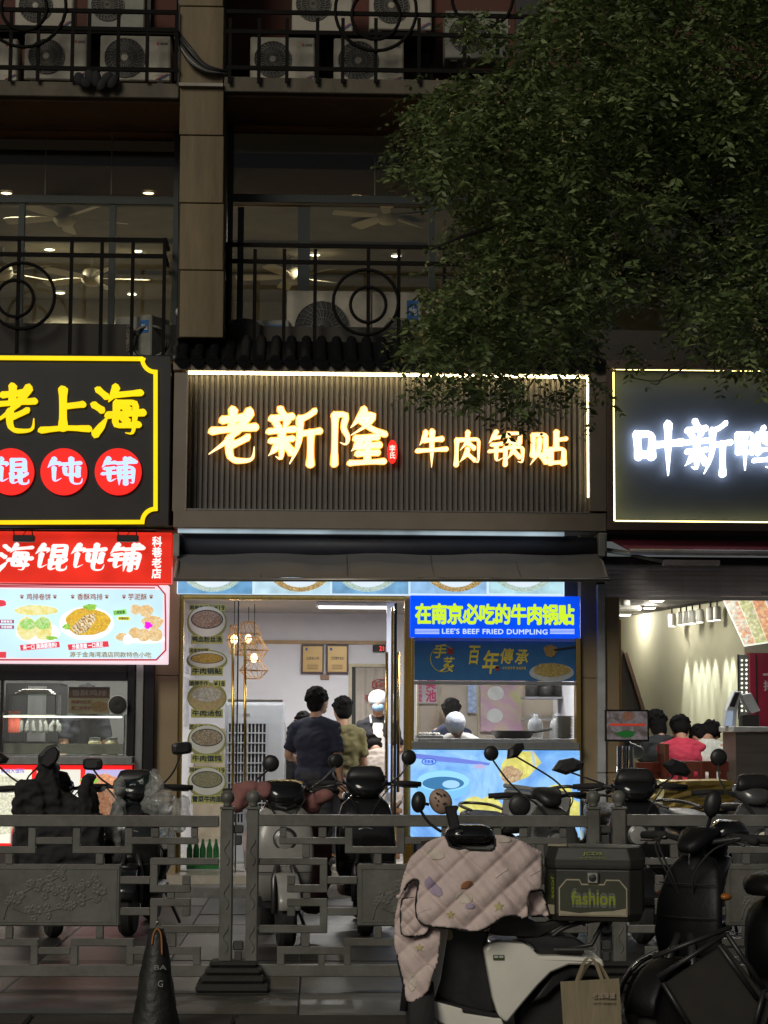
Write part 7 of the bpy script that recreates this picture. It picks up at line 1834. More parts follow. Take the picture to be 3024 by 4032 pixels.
def nwheel(px, py, nm):
    c = PV(px, py, NY); r_ = .245
    wl = MB().lathe([(r_*.6, -.055), (r_*.92, -.055), (r_, -.025), (r_, .025), (r_*.92, .055), (r_*.6, .055)], (c.x, NY, r_), 'y', 32).build(nm, m_tyre, ns, smooth=True, angle=40)
    mb = MB().lathe([(.03, -.05), (.055, -.03), (.055, .03), (.03, .05)], (c.x, NY, r_), 'y', 16)
    for k in range(5): mb.tube([(c.x, NY, r_), (c.x+.15*math.cos(k*1.2566), NY, r_+.15*math.sin(k*1.2566))], .018, 6)
    mb.build('rim', m_rimm, wl)
nwheel(2235, 3985, 'rear_wheel')
c = PV(1652, 3985, NY)
fw_ = MB().lathe([(.14, -.055), (.22, -.055), (.24, -.025), (.24, .025), (.22, .055), (.14, .055)], (c.x, NY-.03, .242), 'x', 32).build('front_wheel', m_tyre, ns, smooth=True, angle=40)
MB().lathe([(.02, -.05), (.13, -.02), (.13, .02), (.02, .05)], (c.x, NY-.03, .242), 'x', 24).build('rim', m_rimm, fw_)
for s_ in (-1, 1):
    MB().tube([PV(1652+s_*62, 3980, NY), PV(1665+s_*55, 3800, NY), PV(1710+s_*20, 3480, NY)], .02, 8).build('fork_leg', m_rimm, ns, smooth=True)
# rack
for s_ in (-1, 1):
    MB().tube(catmull([PV(2170, 3690, NY+s_*.11), PV(2230, 3650, NY+s_*.12), PV(2330, 3625, NY+s_*.12), PV(2440, 3620, NY+s_*.12)], 4), .011, 7).build('rack_tube', m_bp, ns, smooth=True)
    MB().tube([PV(2200, 3740, NY+s_*.11), PV(2330, 3720, NY+s_*.12), PV(2372, 3640, NY+s_*.12)], .011, 7).build('rack_tube', m_bp, ns, smooth=True)
for px in (2220, 2300, 2400): MB().tube([PV(px, 3640, NY-.12), PV(px, 3640, NY+.12)], .009, 7).build('rack_bar', m_bp, ns)
MB().pbox(2180, 3735, 2340, 3742, NY-.18, NY-.16).build('reflector_strip', mat('dim_chrome', (.35, .33, .3), .3, metal=.9), ns)
# badge
bg_ = MB().pbox(1942, 3760, 1985, 3780, NY-.178, NY-.171).build('badge', mat('green_badge', (.06, .09, .02), .4), ns, bevel=.001)
MB().pbox(1946, 3763, 1962, 3772, NY-.181, NY-.178).build('badge_mark', mat('pale_badge'), bg_); MB().pbox(1966, 3763, 1982, 3772, NY-.181, NY-.178).build('badge_mark', mat('pale_badge'), bg_)
prof([(1738, 3662), (1780, 3660), (1786, 3690), (1775, 3705), (1745, 3700)], .05, 'key_hook', mat('cream_plastic', (.45, .42, .25), .5), bev=.01, Yc=NY-.05)
# steering head, turned to the street
DY = NY-.12
MB().tube([PV(1735, 3480, NY), PV(1800, 3330, NY-.06), PV(1850, 3290, DY)], .035, 10).build('steering_column', m_bp, ns, smooth=True)
rs = []
for y, hw, dp in ((3336, 60, .02), (3322, 92, .07), (3300, 100, .1), (3276, 96, .1), (3256, 82, .08), (3246, 56, .03)):
    c = PV(1850-(3336-y)*.05, y, DY); rs.append(sring(c, EX, EY, hw/ppm(DY), dp, 22, 3))
ds = MB().rings(rs).build('dashboard', mat('gloss_dash_black', (.008, .008, .009), .06, var=.05, coat=1), ns, smooth=True)
MB().pbox(1794, 3268, 1822, 3276, DY-.125, DY-.11).build('dash_trim', m_rimm, ds)
for s_, gx in ((-1, 1660), (1, 2035)):
    MB().tube([PV(1850+s_*60, 3300, DY), PV(1850+s_*120, 3318, DY-.02), PV(gx, 3330, DY-.02)], [.02, .019, .02], 9).build('grip', m_tyre, ns, smooth=True)
# mirrors and phone holder
def nm_mirror(cx, cy, rx, ry, Yq, m, stalk, tilt, nm='mirror'):
    c = PV(cx, cy, Yq); k = ppm(Yq); R_ = Matrix.Rotation(tilt, 3, 'Y')
    rs = [[c+R_@Vector((rx/k*f*math.cos(t*math.pi/12), h, ry/k*f*math.sin(t*math.pi/12))) for t in range(24)] for f, h in ((.02, -.028), (.5, -.024), (.85, -.012), (1, 0), (.97, .012), (.02, .014))]
    o_ = MB().rings(rs).build(nm, m, ns, smooth=True)
    MB().tube(catmull([PV(*p_, Yq+.02) for p_ in stalk], 4), .007, 7).build('mirror_stalk', m_bp, ns, smooth=True)
    return o_
nm_mirror(1648, 3158, 29, 42, DY-.03, m_bp, [(1655, 3190), (1690, 3240), (1738, 3275)], .08)
mh = nm_mirror(1735, 3156, 44, 52, DY+.03, mat('pink_mirror_shell', (.42, .29, .22), .45), [(1690, 3168), (1672, 3165), (1665, 3170)], -.5, 'hand_mirror')
rq = random.Random(4)
for k in range(12):
    MB().disc(1735+rq.uniform(-24, 24), 3148+rq.uniform(-30, 26), 3, 4, DY-.003, DY+.004, 8).build('speckle', m_ink, mh)
MB().pprism([(1752, 3176), (1806, 3172), (1808, 3182), (1798, 3192), (1814, 3262), (1774, 3272), (1756, 3195)], DY-.06, DY+.01).build('phone_holder', m_bp, ns, bevel=.006)
settle(ns)
# --- pink quilted cover
m_qp = mat('pink_quilt_fabric', (.66, .53, .50), .8, var=.1, scale=9, bump=.25, bscale=60)
m_qe = mat('black_binding', (.015, .014, .014), .8)
qt = thing('quilted_cover', 'pink quilted leg cover with black binding hung over the front of the white scooter', 'quilt')
def nearest(x, y, pl):
    best = None
    for i in range(len(pl)):
        x1, y1 = pl[i-1]; x2, y2 = pl[i]; dx, dy = x2-x1, y2-y1
        t = max(0, min(1, ((x-x1)*dx+(y-y1)*dy)/(dx*dx+dy*dy+1e-9))); q = (x1+dx*t, y1+dy*t); d = (q[0]-x)**2+(q[1]-y)**2
        if best is None or d < best[0]: best = (d, q)
    return best[1]
def quilt(pl, name, Yf, par, step=6.0, puff=.03, cell=150, thick=.018, m=None, lift=0):
    """cloth sheet over the traced outline with diamond stitching, real folds and thickness"""
    if len(pl) > 8 and not lift:
        q_ = catmull([(p[0], p[1], 0) for p in pl]+[(pl[0][0], pl[0][1], 0)], 4)[:-1]; pl = [(p.x, p.y) for p in q_]
    xs = [p[0] for p in pl]; ys = [p[1] for p in pl]
    nx = int((max(xs)-min(xs))/step)+2; ny = int((max(ys)-min(ys))/step)+2
    idx = {}; vs = []; fs = []
    def vert(i, j):
        if (i, j) in idx: return idx[i, j]
        x, y = min(xs)+(i-.5)*step, min(ys)+(j-.5)*step
        edge = not inpoly(x, y, pl)
        if edge: x, y = nearest(x, y, pl)
        a = (x+y*1.05+30)/cell; b = (x-y*1.05+55)/cell
        pu = (abs(math.sin(math.pi*a))*abs(math.sin(math.pi*b)))**.3
        f = Yf(x, y)-(puff*pu if not (edge and not lift) else 0)-lift+.007*math.sin(x*.045+y*.021)*math.sin(y*.033)+.0025*math.sin(x*.13-y*.1)
        idx[i, j] = len(vs); vs.append(PV(x, y, f)); return idx[i, j]
    for j in range(ny):
        for i in range(nx):
            if inpoly(min(xs)+i*step, min(ys)+j*step, pl): fs.append((vert(i, j), vert(i, j+1), vert(i+1, j+1), vert(i+1, j)))
    mb = MB(); mb.add(vs, fs)
    o_ = mb.build(name, m or m_qp, par, smooth=True); s1 = o_.modifiers.new('thick', 'SOLIDIFY'); s1.thickness = thick; s1.offset = -1 if o_.data.polygons[0].normal.y < 0 else 1
    return o_
def binding(pl, Yf, name, par, closed=True, r_=.0065):
    pts = [(pl[i][0], pl[i][1]) for i in range(len(pl))]
    den = []
    for i in range(len(pts) if closed else len(pts)-1):
        a, b = pts[i], pts[(i+1) % len(pts)]; n = max(2, int(math.hypot(b[0]-a[0], b[1]-a[1])/12))
        for j in range(n): f = j/n; den.append((a[0]+(b[0]-a[0])*f, a[1]+(b[1]-a[1])*f))
    MB().tube([PV(x, y, Yf(x, y)-.004) for x, y in den], r_, 6, close=closed).build(name, m_qe, par, smooth=True)
QF = NY-.3
Y1 = lambda x, y: QF+((x-1850)/560)**2*.28+max(0, (3600-y))/300*.06-max(0, y-3500)/900*.05
body = [(1752, 3288), (1764, 3318), (1780, 3338), (1850, 3348), (1930, 3352), (1950, 3338), (1952, 3305), (1950, 3285), (2000, 3292), (2060, 3312), (2118, 3345), (2134, 3360), (2136, 3420), (2132, 3500), (2092, 3508), (2078, 3560), (2076, 3612), (2030, 3608), (1985, 3612), (1940, 3640), (1900, 3662), (1860, 3668), (1780, 3656), (1700, 3648), (1660, 3636), (1642, 3610), (1638, 3560), (1646, 3500), (1648, 3470), (1632, 3462), (1605, 3478), (1585, 3520), (1570, 3545), (1578, 3480), (1596, 3420), (1612, 3380), (1640, 3352), (1690, 3310)]
quilt(body, 'quilt_front', Y1, qt)
binding(body[16:32], Y1, 'binding', qt, False); binding(body[0:8], Y1, 'binding', qt, False, .008)
Y2 = lambda x, y: Y1(x, y)+.07
flap = [(1580, 3500), (1600, 3480), (1640, 3470), (1655, 3620), (1730, 3650), (1735, 3700), (1725, 3780), (1700, 3860), (1685, 3905), (1650, 3935), (1620, 3948), (1598, 3935), (1590, 3880), (1572, 3800), (1555, 3740), (1550, 3680), (1555, 3600)]
quilt(flap, 'quilt_side_flap', Y2, qt)
binding([(1585, 3500), (1568, 3640), (1566, 3780), (1592, 3890), (1600, 3936), (1622, 3947), (1655, 3934)], Y2, 'binding', qt, False)
Y3 = lambda x, y: Y1(x, y)+.03
pocket = [(1584, 3540), (1640, 3536), (1644, 3600), (1690, 3640), (1688, 3660), (1670, 3682), (1620, 3688), (1582, 3676), (1578, 3600)]
quilt(pocket, 'quilt_pocket', Y3, qt, cell=70); binding(pocket, Y3, 'binding', qt, True, .006)
Y4 = lambda x, y: Y1(2100, y)+.09
sl = [(2084, 3515), (2136, 3505), (2150, 3560), (2165, 3605), (2080, 3608), (2078, 3560)]
quilt(sl, 'quilt_sleeve', Y4, qt, cell=70); binding(sl[:5], Y4, 'binding', qt, False, .006)
sm_ = mat('stitch_thread', (.36, .25, .23), .9)
def stitches(pl, Yf):
    for sg_ in (1, -1):
        for k in range(-20, 60):
            run = []
            for y in range(3280, 3960, 8):
                x = k*150-30-y*1.05 if sg_ > 0 else k*150-55+y*1.05
                ok = inpoly(x, y, pl) and all(inpoly(x+a, y+b, pl) for a, b in ((7, 0), (-7, 0), (0, 7), (0, -7)))
                if ok: run.append(PV(x, y, Yf(x, y)+.007*math.sin(x*.045+y*.021)*math.sin(y*.033)+.0025*math.sin(x*.13-y*.1)-.0015))
                if (not ok or y > 3950) and run:
                    if len(run) > 2: MB().tube(run, .0028, 5).build('stitch_line', sm_, qt)
                    run = []
stitches(body, Y1); stitches(flap, Y2)
# printed stars, bones and patches follow the cloth
def ellp(cx, cy, rx, ry, a=0, n=26, wob=.06): return [(cx+rx*math.cos(t)*(1+wob*math.sin(3*t))*math.cos(a)-ry*math.sin(t)*math.sin(a), cy+rx*math.cos(t)*math.sin(a)+ry*math.sin(t)*math.cos(a)) for t in [2*math.pi*k/n for k in range(n)]]
def cprint(pl, nm, m, Yf=Y1, lift=.0025): quilt(pl, nm, Yf, qt, step=3.5, m=m, lift=lift, thick=.0015)
def starp(cx, cy, r_): return [(cx+r_*(1 if k % 2 == 0 else .45)*math.sin(k*math.pi/5), cy-r_*(1 if k % 2 == 0 else .45)*math.cos(k*math.pi/5)) for k in range(10)]
def bonep(cx, cy, L, a):
    c, s = math.cos(a), math.sin(a)
    return [(cx+(u*c-v*s)*L, cy+(u*s+v*c)*L) for u, v in ((-1, -.14), (-1.15, -.34), (-1.36, -.14), (-1.28, 0), (-1.36, .14), (-1.15, .34), (-1, .14), (1, .14), (1.15, .34), (1.36, .14), (1.28, 0), (1.36, -.14), (1.15, -.34), (1, -.14))]
m_star = mat('yellow_star_print', (.52, .46, .2), .8); m_bone = mat('cream_bone_print', (.66, .57, .5), .8); m_crm = mat('cream_patch', (.64, .56, .49), .8); m_lil = mat('lilac_print', (.42, .34, .46), .8)
cprint(starp(1775, 3602, 20), 'star_print', m_star); cprint(starp(1964, 3570, 24), 'star_print', m_star); cprint(starp(1652, 3732, 19), 'star_print', m_star, Y2)
for a_ in ((1975, 3438, 22, -.6), (1668, 3585, 22, -.4), (2108, 3436, 18, -.5)): cprint(bonep(*a_), 'bone_print', m_bone)
cprint(ellp(1712, 3362, 40, 24, .1), 'cream_patch_print', m_crm); cprint(ellp(1985, 3306, 30, 14), 'cream_patch_print', m_crm); cprint(ellp(1622, 3870, 17, 34), 'cream_patch_print', m_crm, Y2)
cprint(ellp(1828, 3535, 34, 24, .2), 'cream_patch_print', m_crm); cprint(ellp(1836, 3484, 26, 14, -.5), 'orange_patch_print', mat('orange_print', (.42, .18, .08), .8), lift=.004); cprint(ellp(1850, 3568, 20, 12), 'lilac_patch_print', m_lil, lift=.004)
cprint([(1674, 3464), (1690, 3448), (1706, 3468), (1738, 3498), (1744, 3522), (1728, 3534), (1700, 3520), (1682, 3500), (1670, 3482)], 'lilac_patch_print', m_lil)
settle(qt)
# --- top box
tb = thing('top_box', 'black hard top box with green lettering on the scooter rack', 'box')
BYc = NY-.05
tb_m = mat('matt_black_box', (.026, .025, .02), .5, var=.18, scale=30, bump=.12, bscale=200)
kx = 1/ppm(BYc)
q0 = PV(2345, 3616, BYc); rzb = -.2
tb.location = (q0.x, BYc, q0.z); tb.rotation_euler = (0, 0, rzb)
W_, D_, H_ = 365*kx, 300*kx, 196*kx
def octo(w_, d_, ch): return [(-w_+ch, -d_), (w_-ch, -d_), (w_, -d_+ch), (w_, d_-ch), (w_-ch, d_), (-w_+ch, d_), (-w_, d_-ch), (-w_, -d_+ch)]
def shell(levels, nm, m):
    rs = [[(x, y, z) for x, y in octo(w_, d_, ch)] for w_, d_, ch, z in levels]
    return MB().rings(rs).build(nm, m, tb, bevel=.006, seg=2)
hw, hd_ = W_/2*1.02, D_/2
shell([(hw*.93, hd_*.93, .05, 0), (hw, hd_, .055, .035), (hw, hd_, .055, H_)], 'box_body', tb_m)
shell([(hw*1.01, hd_*1.01, .055, H_+.002), (hw*1.02, hd_*1.02, .055, H_+.02), (hw*1.02, hd_*1.02, .055, H_+.045), (hw*.93, hd_*.9, .05, H_+.1)], 'lid', tb_m)
m_lime = mat('lime_box_print', (.22, .27, .02), .5); m_sand = mat('sand_box_print', (.36, .32, .22), .6); m_olp = mat('olive_panel', (.035, .038, .02), .5); m_gpr = mat('grey_box_print', (.12, .12, .11), .6)
fy = -hd_-.002
pnl = MB().prism([(-.155, .025), (.155, .025), (.155, .15), (.12, .19), (.06, .19), (.05, .17), (-.05, .17), (-.06, .19), (-.12, .19), (-.155, .15)], fy-.004, fy).build('label_panel', m_sand, tb)
MB().prism([(-.149, .03), (.149, .03), (.149, .147), (.118, .184), (.062, .184), (.052, .164), (-.052, .164), (-.062, .184), (-.118, .184), (-.149, .147)], fy-.006, fy-.004).build('label_field', m_olp, pnl)
MB().prism([(-.149, .03), (.149, .03), (.149, .062), (.09, .05), (.0, .045), (-.06, .038), (-.149, .048)], fy-.008, fy-.006).build('torn_paper_print', m_sand, pnl)
for dz, mm, dy in ((.013, m_gpr, -.0085), (-.013, m_gpr, -.0088), (0, m_lime, -.0095)):
    t = MB(); text_local(t, 'fashion', (-.098, fy+dy+.003, .075+dz), (1, 0, 0), (0, 0, 1), .2, .062, depth=.002, bold=.028); t.build('lettering', mm, pnl)
lk_ = MB().prism([(-.026, .17), (.026, .17), (.028, .225), (-.028, .225)], fy-.02, fy+.001).build('latch', mat('steel_latch', (.5, .49, .45), .3, metal=.9), tb, bevel=.006)
MB().lathe([(.001, -.03), (.016, -.028), (.018, -.019), (.018, -.015)], (0, fy, .198), 'y', 18).build('lock_barrel', m_bp, lk_)
# corner print on the chamfered left edge and the left side
def fplane(pa, pb):  # vertical face between two plan points
    pa, pb = Vector((*pa, 0)), Vector((*pb, 0)); U = (pb-pa).normalized(); return pa, U, (pb-pa).length
pa, U, L = fplane((-hw, -hd_+.055), (-hw+.055, -hd_)); Nn = U.cross(Vector((0, 0, 1)))
def fq(u0, u1, z0, z1, off, nm, m, par=tb):
    a = pa+U*u0+Nn*off; b = pa+U*u1+Nn*off; e = Nn*.003
    return MB().add([a+Vector((0, 0, z0)), b+Vector((0, 0, z0)), b+Vector((0, 0, z1)), a+Vector((0, 0, z1)), a-e+Vector((0, 0, z0)), b-e+Vector((0, 0, z0)), b-e+Vector((0, 0, z1)), a-e+Vector((0, 0, z1))], [(0, 1, 2, 3), (4, 7, 6, 5), (0, 4, 5, 1), (3, 2, 6, 7), (0, 3, 7, 4), (1, 5, 6, 2)]).build(nm, m, par)
cp = fq(.008, L-.008, .03, .21, .004, 'corner_label', m_olp); fq(.009, L-.009, .03, .072, .007, 'torn_paper_print', m_sand, cp)
t = MB(); text_local(t, 'JCDS', pa+U*(L-.03)+Nn*.005+Vector((0, 0, .2)), (0, 0, -1), U, .1, .02, depth=.002, bold=.02); t.build('lettering', m_lime, cp)
pa, U, L = fplane((-hw, hd_-.055), (-hw, -hd_+.055)); Nn = U.cross(Vector((0, 0, 1)))
sp_ = fq(.03, L-.02, .03, .2, .004, 'side_label', m_sand); fq(.036, L-.026, .036, .194, .007, 'side_field', m_olp, sp_)
t = MB(); text_local(t, 'JCDS', pa+U*.08+Nn*.008+Vector((0, 0, .13)), U, (0, 0, 1), .08, .02, depth=.002, bold=.02); t.build('lettering', m_gpr, sp_)
t = MB(); text_local(t, 'JCDS', (-.045, -hd_*.98-.002, H_+.062), (1, 0, 0), (0, .15, 1), .09, .018, depth=.004, bold=.02); t.build('lid_lettering', m_lime, tb)
t = MB(); text_local(t, '******', (-.06, -hd_*.995-.003, H_+.048), (1, 0, 0), (0, .15, 1), .12, .009, depth=.004); t.build('lid_lettering', m_lime, tb)
MB().box(-hw*.95, -hw*.55, -hd_*.7, -hd_*.3, H_+.1005, H_+.108).build('lid_handle', m_sand, tb, bevel=.002)
# --- paper bag hanging from the rack
pb = thing('paper_bag', 'brown paper carrier bag hanging from the rear of the white scooter', 'bag')
PYb = NY-.3; m_kr = mat('kraft_paper', (.27, .22, .14), .8, var=.22, scale=6, stretch=(6, 1, .7), dirt=.2)
c4 = [(2206, 3865), (2438, 3852), (2452, 4100), (2222, 4110)]
mb = MB(); rs = []
for yo, f in ((0, 0), (.33, .33), (.66, .66), (1, 1)):
    l = (c4[0][0]+(c4[3][0]-c4[0][0])*f, c4[0][1]+(c4[3][1]-c4[0][1])*f); r_ = (c4[1][0]+(c4[2][0]-c4[1][0])*f, c4[1][1]+(c4[2][1]-c4[1][1])*f)
    th = .03+.05*f; m_ = ((l[0]+r_[0])/2, (l[1]+r_[1])/2); q1 = (l[0]*.7+r_[0]*.3, l[1]*.7+r_[1]*.3)
    rs.append([PV(*l, PYb), PV(*q1, PYb-.012), PV(*m_, PYb-.004), PV(*r_, PYb), PV(*r_, PYb+th), PV(*m_, PYb+th+.01), PV(*l, PYb+th)])
mb.rings(rs, cap=False).build('bag_body', m_kr, pb)
for x0, x1, yt, dY in ((2268, 2372, 3770, 0), (2276, 2396, 3786, .035)):
    MB().add([p for f in range(13) for p in (PV(x0+(x1-x0)*f/12*.5-6+f*0, 3866-(3866-yt)*math.sin(f/12*math.pi/1.0*.5), PYb-.008+dY), PV(x0+(x1-x0)*f/12*.5+9, 3866-(3866-yt)*math.sin(f/12*math.pi*.5), PYb-.008+dY))], [(2*f, 2*f+1, 2*f+3, 2*f+2) for f in range(12)]).build('bag_handle', m_kr, pb)
    MB().add([p for f in range(13) for p in (PV(x1-(x1-x0)*f/12*.5-6, 3866-(3866-yt)*math.sin(f/12*math.pi*.5), PYb-.004+dY), PV(x1-(x1-x0)*f/12*.5+9, 3866-(3866-yt)*math.sin(f/12*math.pi*.5), PYb-.004+dY))], [(2*f, 2*f+1, 2*f+3, 2*f+2) for f in range(12)]).build('bag_handle', m_kr, pb)
sign_text('lettering', '老城味道', 2330, 3908, 2422, 3932, PYb-.013, mat('faded_print', (.33, .27, .2), .8), pb, bold=.02); sign_text('small_lettering', 'LAO CHENG', 2334, 3942, 2420, 3950, PYb-.013, mat('faded_print'), pb)
settle(pb)
# --- black scooter at the right
bs = scooter('black scooter with dark leg shield standing before the fence at the right edge', 2830, 10.0, 0, 1.1, body=mat('satin_black_paint', (.008, .008, .009), .5, var=.3, bump=.15, spec=.3), mirrors=[], group='scooters in front of the fence', z=0.0, hump=False, head=None, shield_w=.165, cowl=.55, flat=.5)
bs.rotation_euler = (0, 0, FW-.75); bs.location = (P(2905, 3400, 10.3)[0], 10.15, 0)
o = thing('scooter_mirror', 'dark oval mirror on a tall stalk above the right black scooter', 'mirror'); c = PV(2806, 3165, 9.8); k = ppm(9.8)
R_ = Matrix.Rotation(.2, 3, 'Y')
MB().rings([[c+R_@Vector((34/k*f*math.cos(t*math.pi/12), h, 55/k*f*math.sin(t*math.pi/12))) for t in range(24)] for f, h in ((.02, -.02), (.6, -.016), (1, 0), (.96, .012), (.02, .014))]).build('mirror', m_bp, o, smooth=True)
MB().tube(catmull([PV(2800, 3210, 9.82), PV(2786, 3260, 9.85), PV(2778, 3310, 9.9)], 4), .009, 7).build('mirror_stalk', m_bp, o, smooth=True); settle(o)
o = thing('storage_frame', 'dark tubular carrier frame with black side board at the lower right', 'carrier'); YF = 9.45
for a, b in (((2590, 3850), (2860, 3675)), ((2860, 3675), (3010, 3895)), ((2610, 3870), (2740, 4080)), ((3010, 3895), (2960, 4080)), ((2570, 3770), (2880, 3650)), ((2830, 3720), (2980, 3930))):
    MB().tube([PV(*a, YF), PV(*b, YF)], .012, 7).build('frame_tube', m_bp, o, smooth=True)
MB().pprism([(2620, 3870), (2850, 3715), (3040, 3960), (3000, 4090), (2740, 4090)], YF+.03, YF+.05).build('side_board', mat('dark_brown_board', (.022, .019, .015), .7, var=.3), o, bevel=.004); settle(o)
b2 = scooter('black scooter tail with round mudguard cut by the right picture edge', 3180, 10.0, math.pi-.15, 1.1, group='scooters in front of the fence', z=0, hump=False, head='slit')
# --- bollard with dark plastic wrap
bo = thing('traffic_cone', 'worn dark traffic cone with orange wire loop before the left fence section', 'traffic cone')
CY = 9.9; ct = PV(618, 3655, CY); cx = ct.x
m_cone = mat('worn_black_rubber', (.02, .02, .018), .5, var=.5, scale=9, bump=.7, bscale=26)
rs = []
rq = random.Random(8)
for k in range(15):
    f = k/14; z = ct.z*(1-f)+.02*f; r_ = .032+.1*f**.85
    rs.append([(cx+r_*(1+.07*math.sin(t*3+k*.7)+rq.uniform(-.03, .03))*math.cos(t*math.pi/10), CY+r_*math.sin(t*math.pi/10), z) for t in range(20)])
MB().rings(rs).build('cone_body', m_cone, bo, smooth=True)
MB().box(cx-.2, cx+.2, CY-.2, CY+.2, 0.001, .03).build('base_plate', m_cone, bo, bevel=.01)
MB().tube(catmull([PV(598, 3720, CY-.05), PV(604, 3680, CY-.04), PV(618, 3658, CY-.035), PV(634, 3680, CY-.04), PV(638, 3760, CY-.06)], 5), .005, 6).build('orange_wire', mat('orange_wire', (.32, .12, .03), .5), bo, smooth=True)
MB().tube(catmull([PV(612, 3650, CY-.02), PV(618, 3630, CY-.02), PV(628, 3634, CY-.02), PV(630, 3652, CY-.02)], 5), .005, 6).build('top_ring', mat('dim_chrome'), bo, smooth=True)
t = MB(); text_px(t, 'BA', 608, 3800, 656, 3818, CY-.085); t.build('lettering', mat('faded_white', (.26, .26, .24), .7), bo)
t = MB(); text_px(t, 'G', 622, 3860, 642, 3886, CY-.098); t.build('lettering', mat('faded_white'), bo)
settle(bo)
# ============================================================ STREET TREE
TY = 14.6
tr = thing('street_tree', 'large dark leafy street tree with pinnate leaves hanging over the signs', 'tree')
m_bark = mat('tree_bark', (.03, .026, .02), .9, var=.35, scale=12, bump=.8, bscale=30)
zt = lambda x, y, Y=TY: PV(x, y, Y)
base = Vector((P(3560, 3000, TY)[0], TY, .13))
fork = zt(3420, 1500)
MB().tube([base, base.lerp(fork, .5)+Vector((.06, 0, 0)), fork], [.17, .14, .12], 12).build('trunk', m_bark, tr, smooth=True)
limbs = [[(3420, 1500), (3000, 1250), (2600, 1090), (2350, 1110), (2100, 1230), (1800, 1330)], [(3420, 1500), (3200, 1000), (2900, 600), (2500, 300), (2200, 150)], [(3000, 1250), (2800, 900), (2400, 700), (2000, 600), (1700, 560)],
         [(3420, 1500), (3400, 800), (3300, 200), (3100, -300)], [(2600, 1090), (2300, 950), (1950, 900), (1700, 980)], [(2900, 600), (2890, 350), (2800, 100), (2700, -150)], [(2350, 1110), (2250, 1300), (2300, 1480)], [(3420, 1500), (3250, 1350), (3000, 1300), (2750, 1310)], [(2860, 560), (2790, 620), (2740, 580)]]
rt = random.Random(21)
for i, l in enumerate(limbs):
    pts = catmull([zt(x, y, TY+rt.uniform(-.5, .5)*(0 if k == 0 else 1)) for k, (x, y) in enumerate(l)], 5); n = len(pts); r0 = .075 if i in (0, 1, 3) else .045
    MB().tube(pts, [r0*(1-.85*k/(n-1)) for k in range(n)], 8).build('limb', m_bark, tr, smooth=True)
# crown: pinnate leaves spread through its volume
POLY = [(2150, -250), (2190, 0), (2140, 130), (2040, 250), (1880, 290), (1790, 340), (1700, 390), (1650, 450), (1630, 560), (1630, 700), (1680, 740), (1780, 790), (1820, 860), (1770, 920), (1760, 990), (1780, 1040), (1720, 1100), (1660, 1170), (1610, 1240), (1610, 1330), (1650, 1390), (1680, 1430), (1760, 1440), (1900, 1440), (2080, 1420), (2180, 1410), (2260, 1370), (2270, 1300), (2400, 1230), (2430, 1130), (2560, 1130), (2660, 1180), (2740, 1260), (2720, 1330), (2850, 1390), (3000, 1400), (3200, 1430), (3500, 1350), (4000, 1100), (4200, 500), (4000, -300), (3200, -600), (2500, -500)]
SPR = [((1900, 1545), 120, 60), ((2320, 1545), 50, 70), ((1650, 1530), 80, 30), ((2100, 1570), 60, 50), ((2010, 1640), 50, 40), ((1900, 110), 110, 110), ((2480, 1390), 50, 40), ((2720, 1300), 60, 40), ((1580, 610), 50, 60), ((2080, 190), 80, 100), ((2230, 1510), 60, 50), ((2000, 1510), 120, 40), ((1790, 1500), 120, 40)]
rng = np.random.default_rng(5)
V_, C_ = [], []
def leafspray(c, L, dirv, nl, out, size):
    """one compound leaf: leaflets in pairs along a drooping stalk"""
    d = dirv/np.linalg.norm(dirv); side = np.cross(d, [0, 0, 1.0]); side /= (np.linalg.norm(side)+1e-6)
    up = np.cross(side, d)
    for k in range(nl):
        f = (k+1)/nl; p = c+d*L*f+np.array([0, 0, -1.0])*L*.35*f*f
        for s_ in (-1, 1):
            ax = side*s_*.85+d*.55+up*rng.normal(0, .28)+np.array([0, 0, -.25]); ax /= np.linalg.norm(ax)
            sz = size*(.65+.8*rng.random())*(1-.35*abs(f-.5))
            wv = np.cross(ax, up+rng.normal(0, .5, 3)); wv /= (np.linalg.norm(wv)+1e-6)
            out.append(np.stack([p, p+ax*sz*.45+wv*sz*.21, p+ax*sz, p+ax*sz*.45-wv*sz*.21]))
def poly_sample(n):
    xs = [p[0] for p in POLY]; ys = [p[1] for p in POLY]; out = []
    while len(out) < n:
        x, y = rng.uniform(min(xs), max(xs)), rng.uniform(min(ys), max(ys))
        if inpoly(x, y, POLY):
            if x > 3150 and rng.random() < .62: continue
            if y < -100 and rng.random() < .6: continue
            out.append((x, y))
    return out
LV, FLW = [], []
cl = poly_sample(1050)
for (x, y) in cl:
    # each clump: a twig end with several leaves
    Yc = TY+rng.uniform(-1.5, 1.5); big = rng.uniform(.08, .24)
    n = int(rng.integers(5, 13))
    c0 = np.array(PV(x, y, Yc))
    for _ in range(n):
        d = rng.normal(0, 1, 3); d[2] = d[2]*.5-.15
        leafspray(c0+rng.normal(0, big*.45, 3)*np.array([1, 1, .8]), rng.uniform(.18, .3), d, int(rng.integers(5, 8)), LV, .062)
    if rng.random() < .5:
        p = c0+rng.normal(0, big*.5, 3)
        for _ in range(int(rng.integers(10, 26))):
            q = p+rng.normal(0, .035, 3)*np.array([1, 1, 1.3]); a = rng.normal(0, 1, 3); a /= np.linalg.norm(a); b = np.cross(a, rng.normal(0, 1, 3)); b /= np.linalg.norm(b)+1e-6
            s_ = rng.uniform(.009, .017); FLW.append(np.stack([q, q+a*s_+b*s_*.6, q+a*s_*2, q+a*s_-b*s_*.6]))
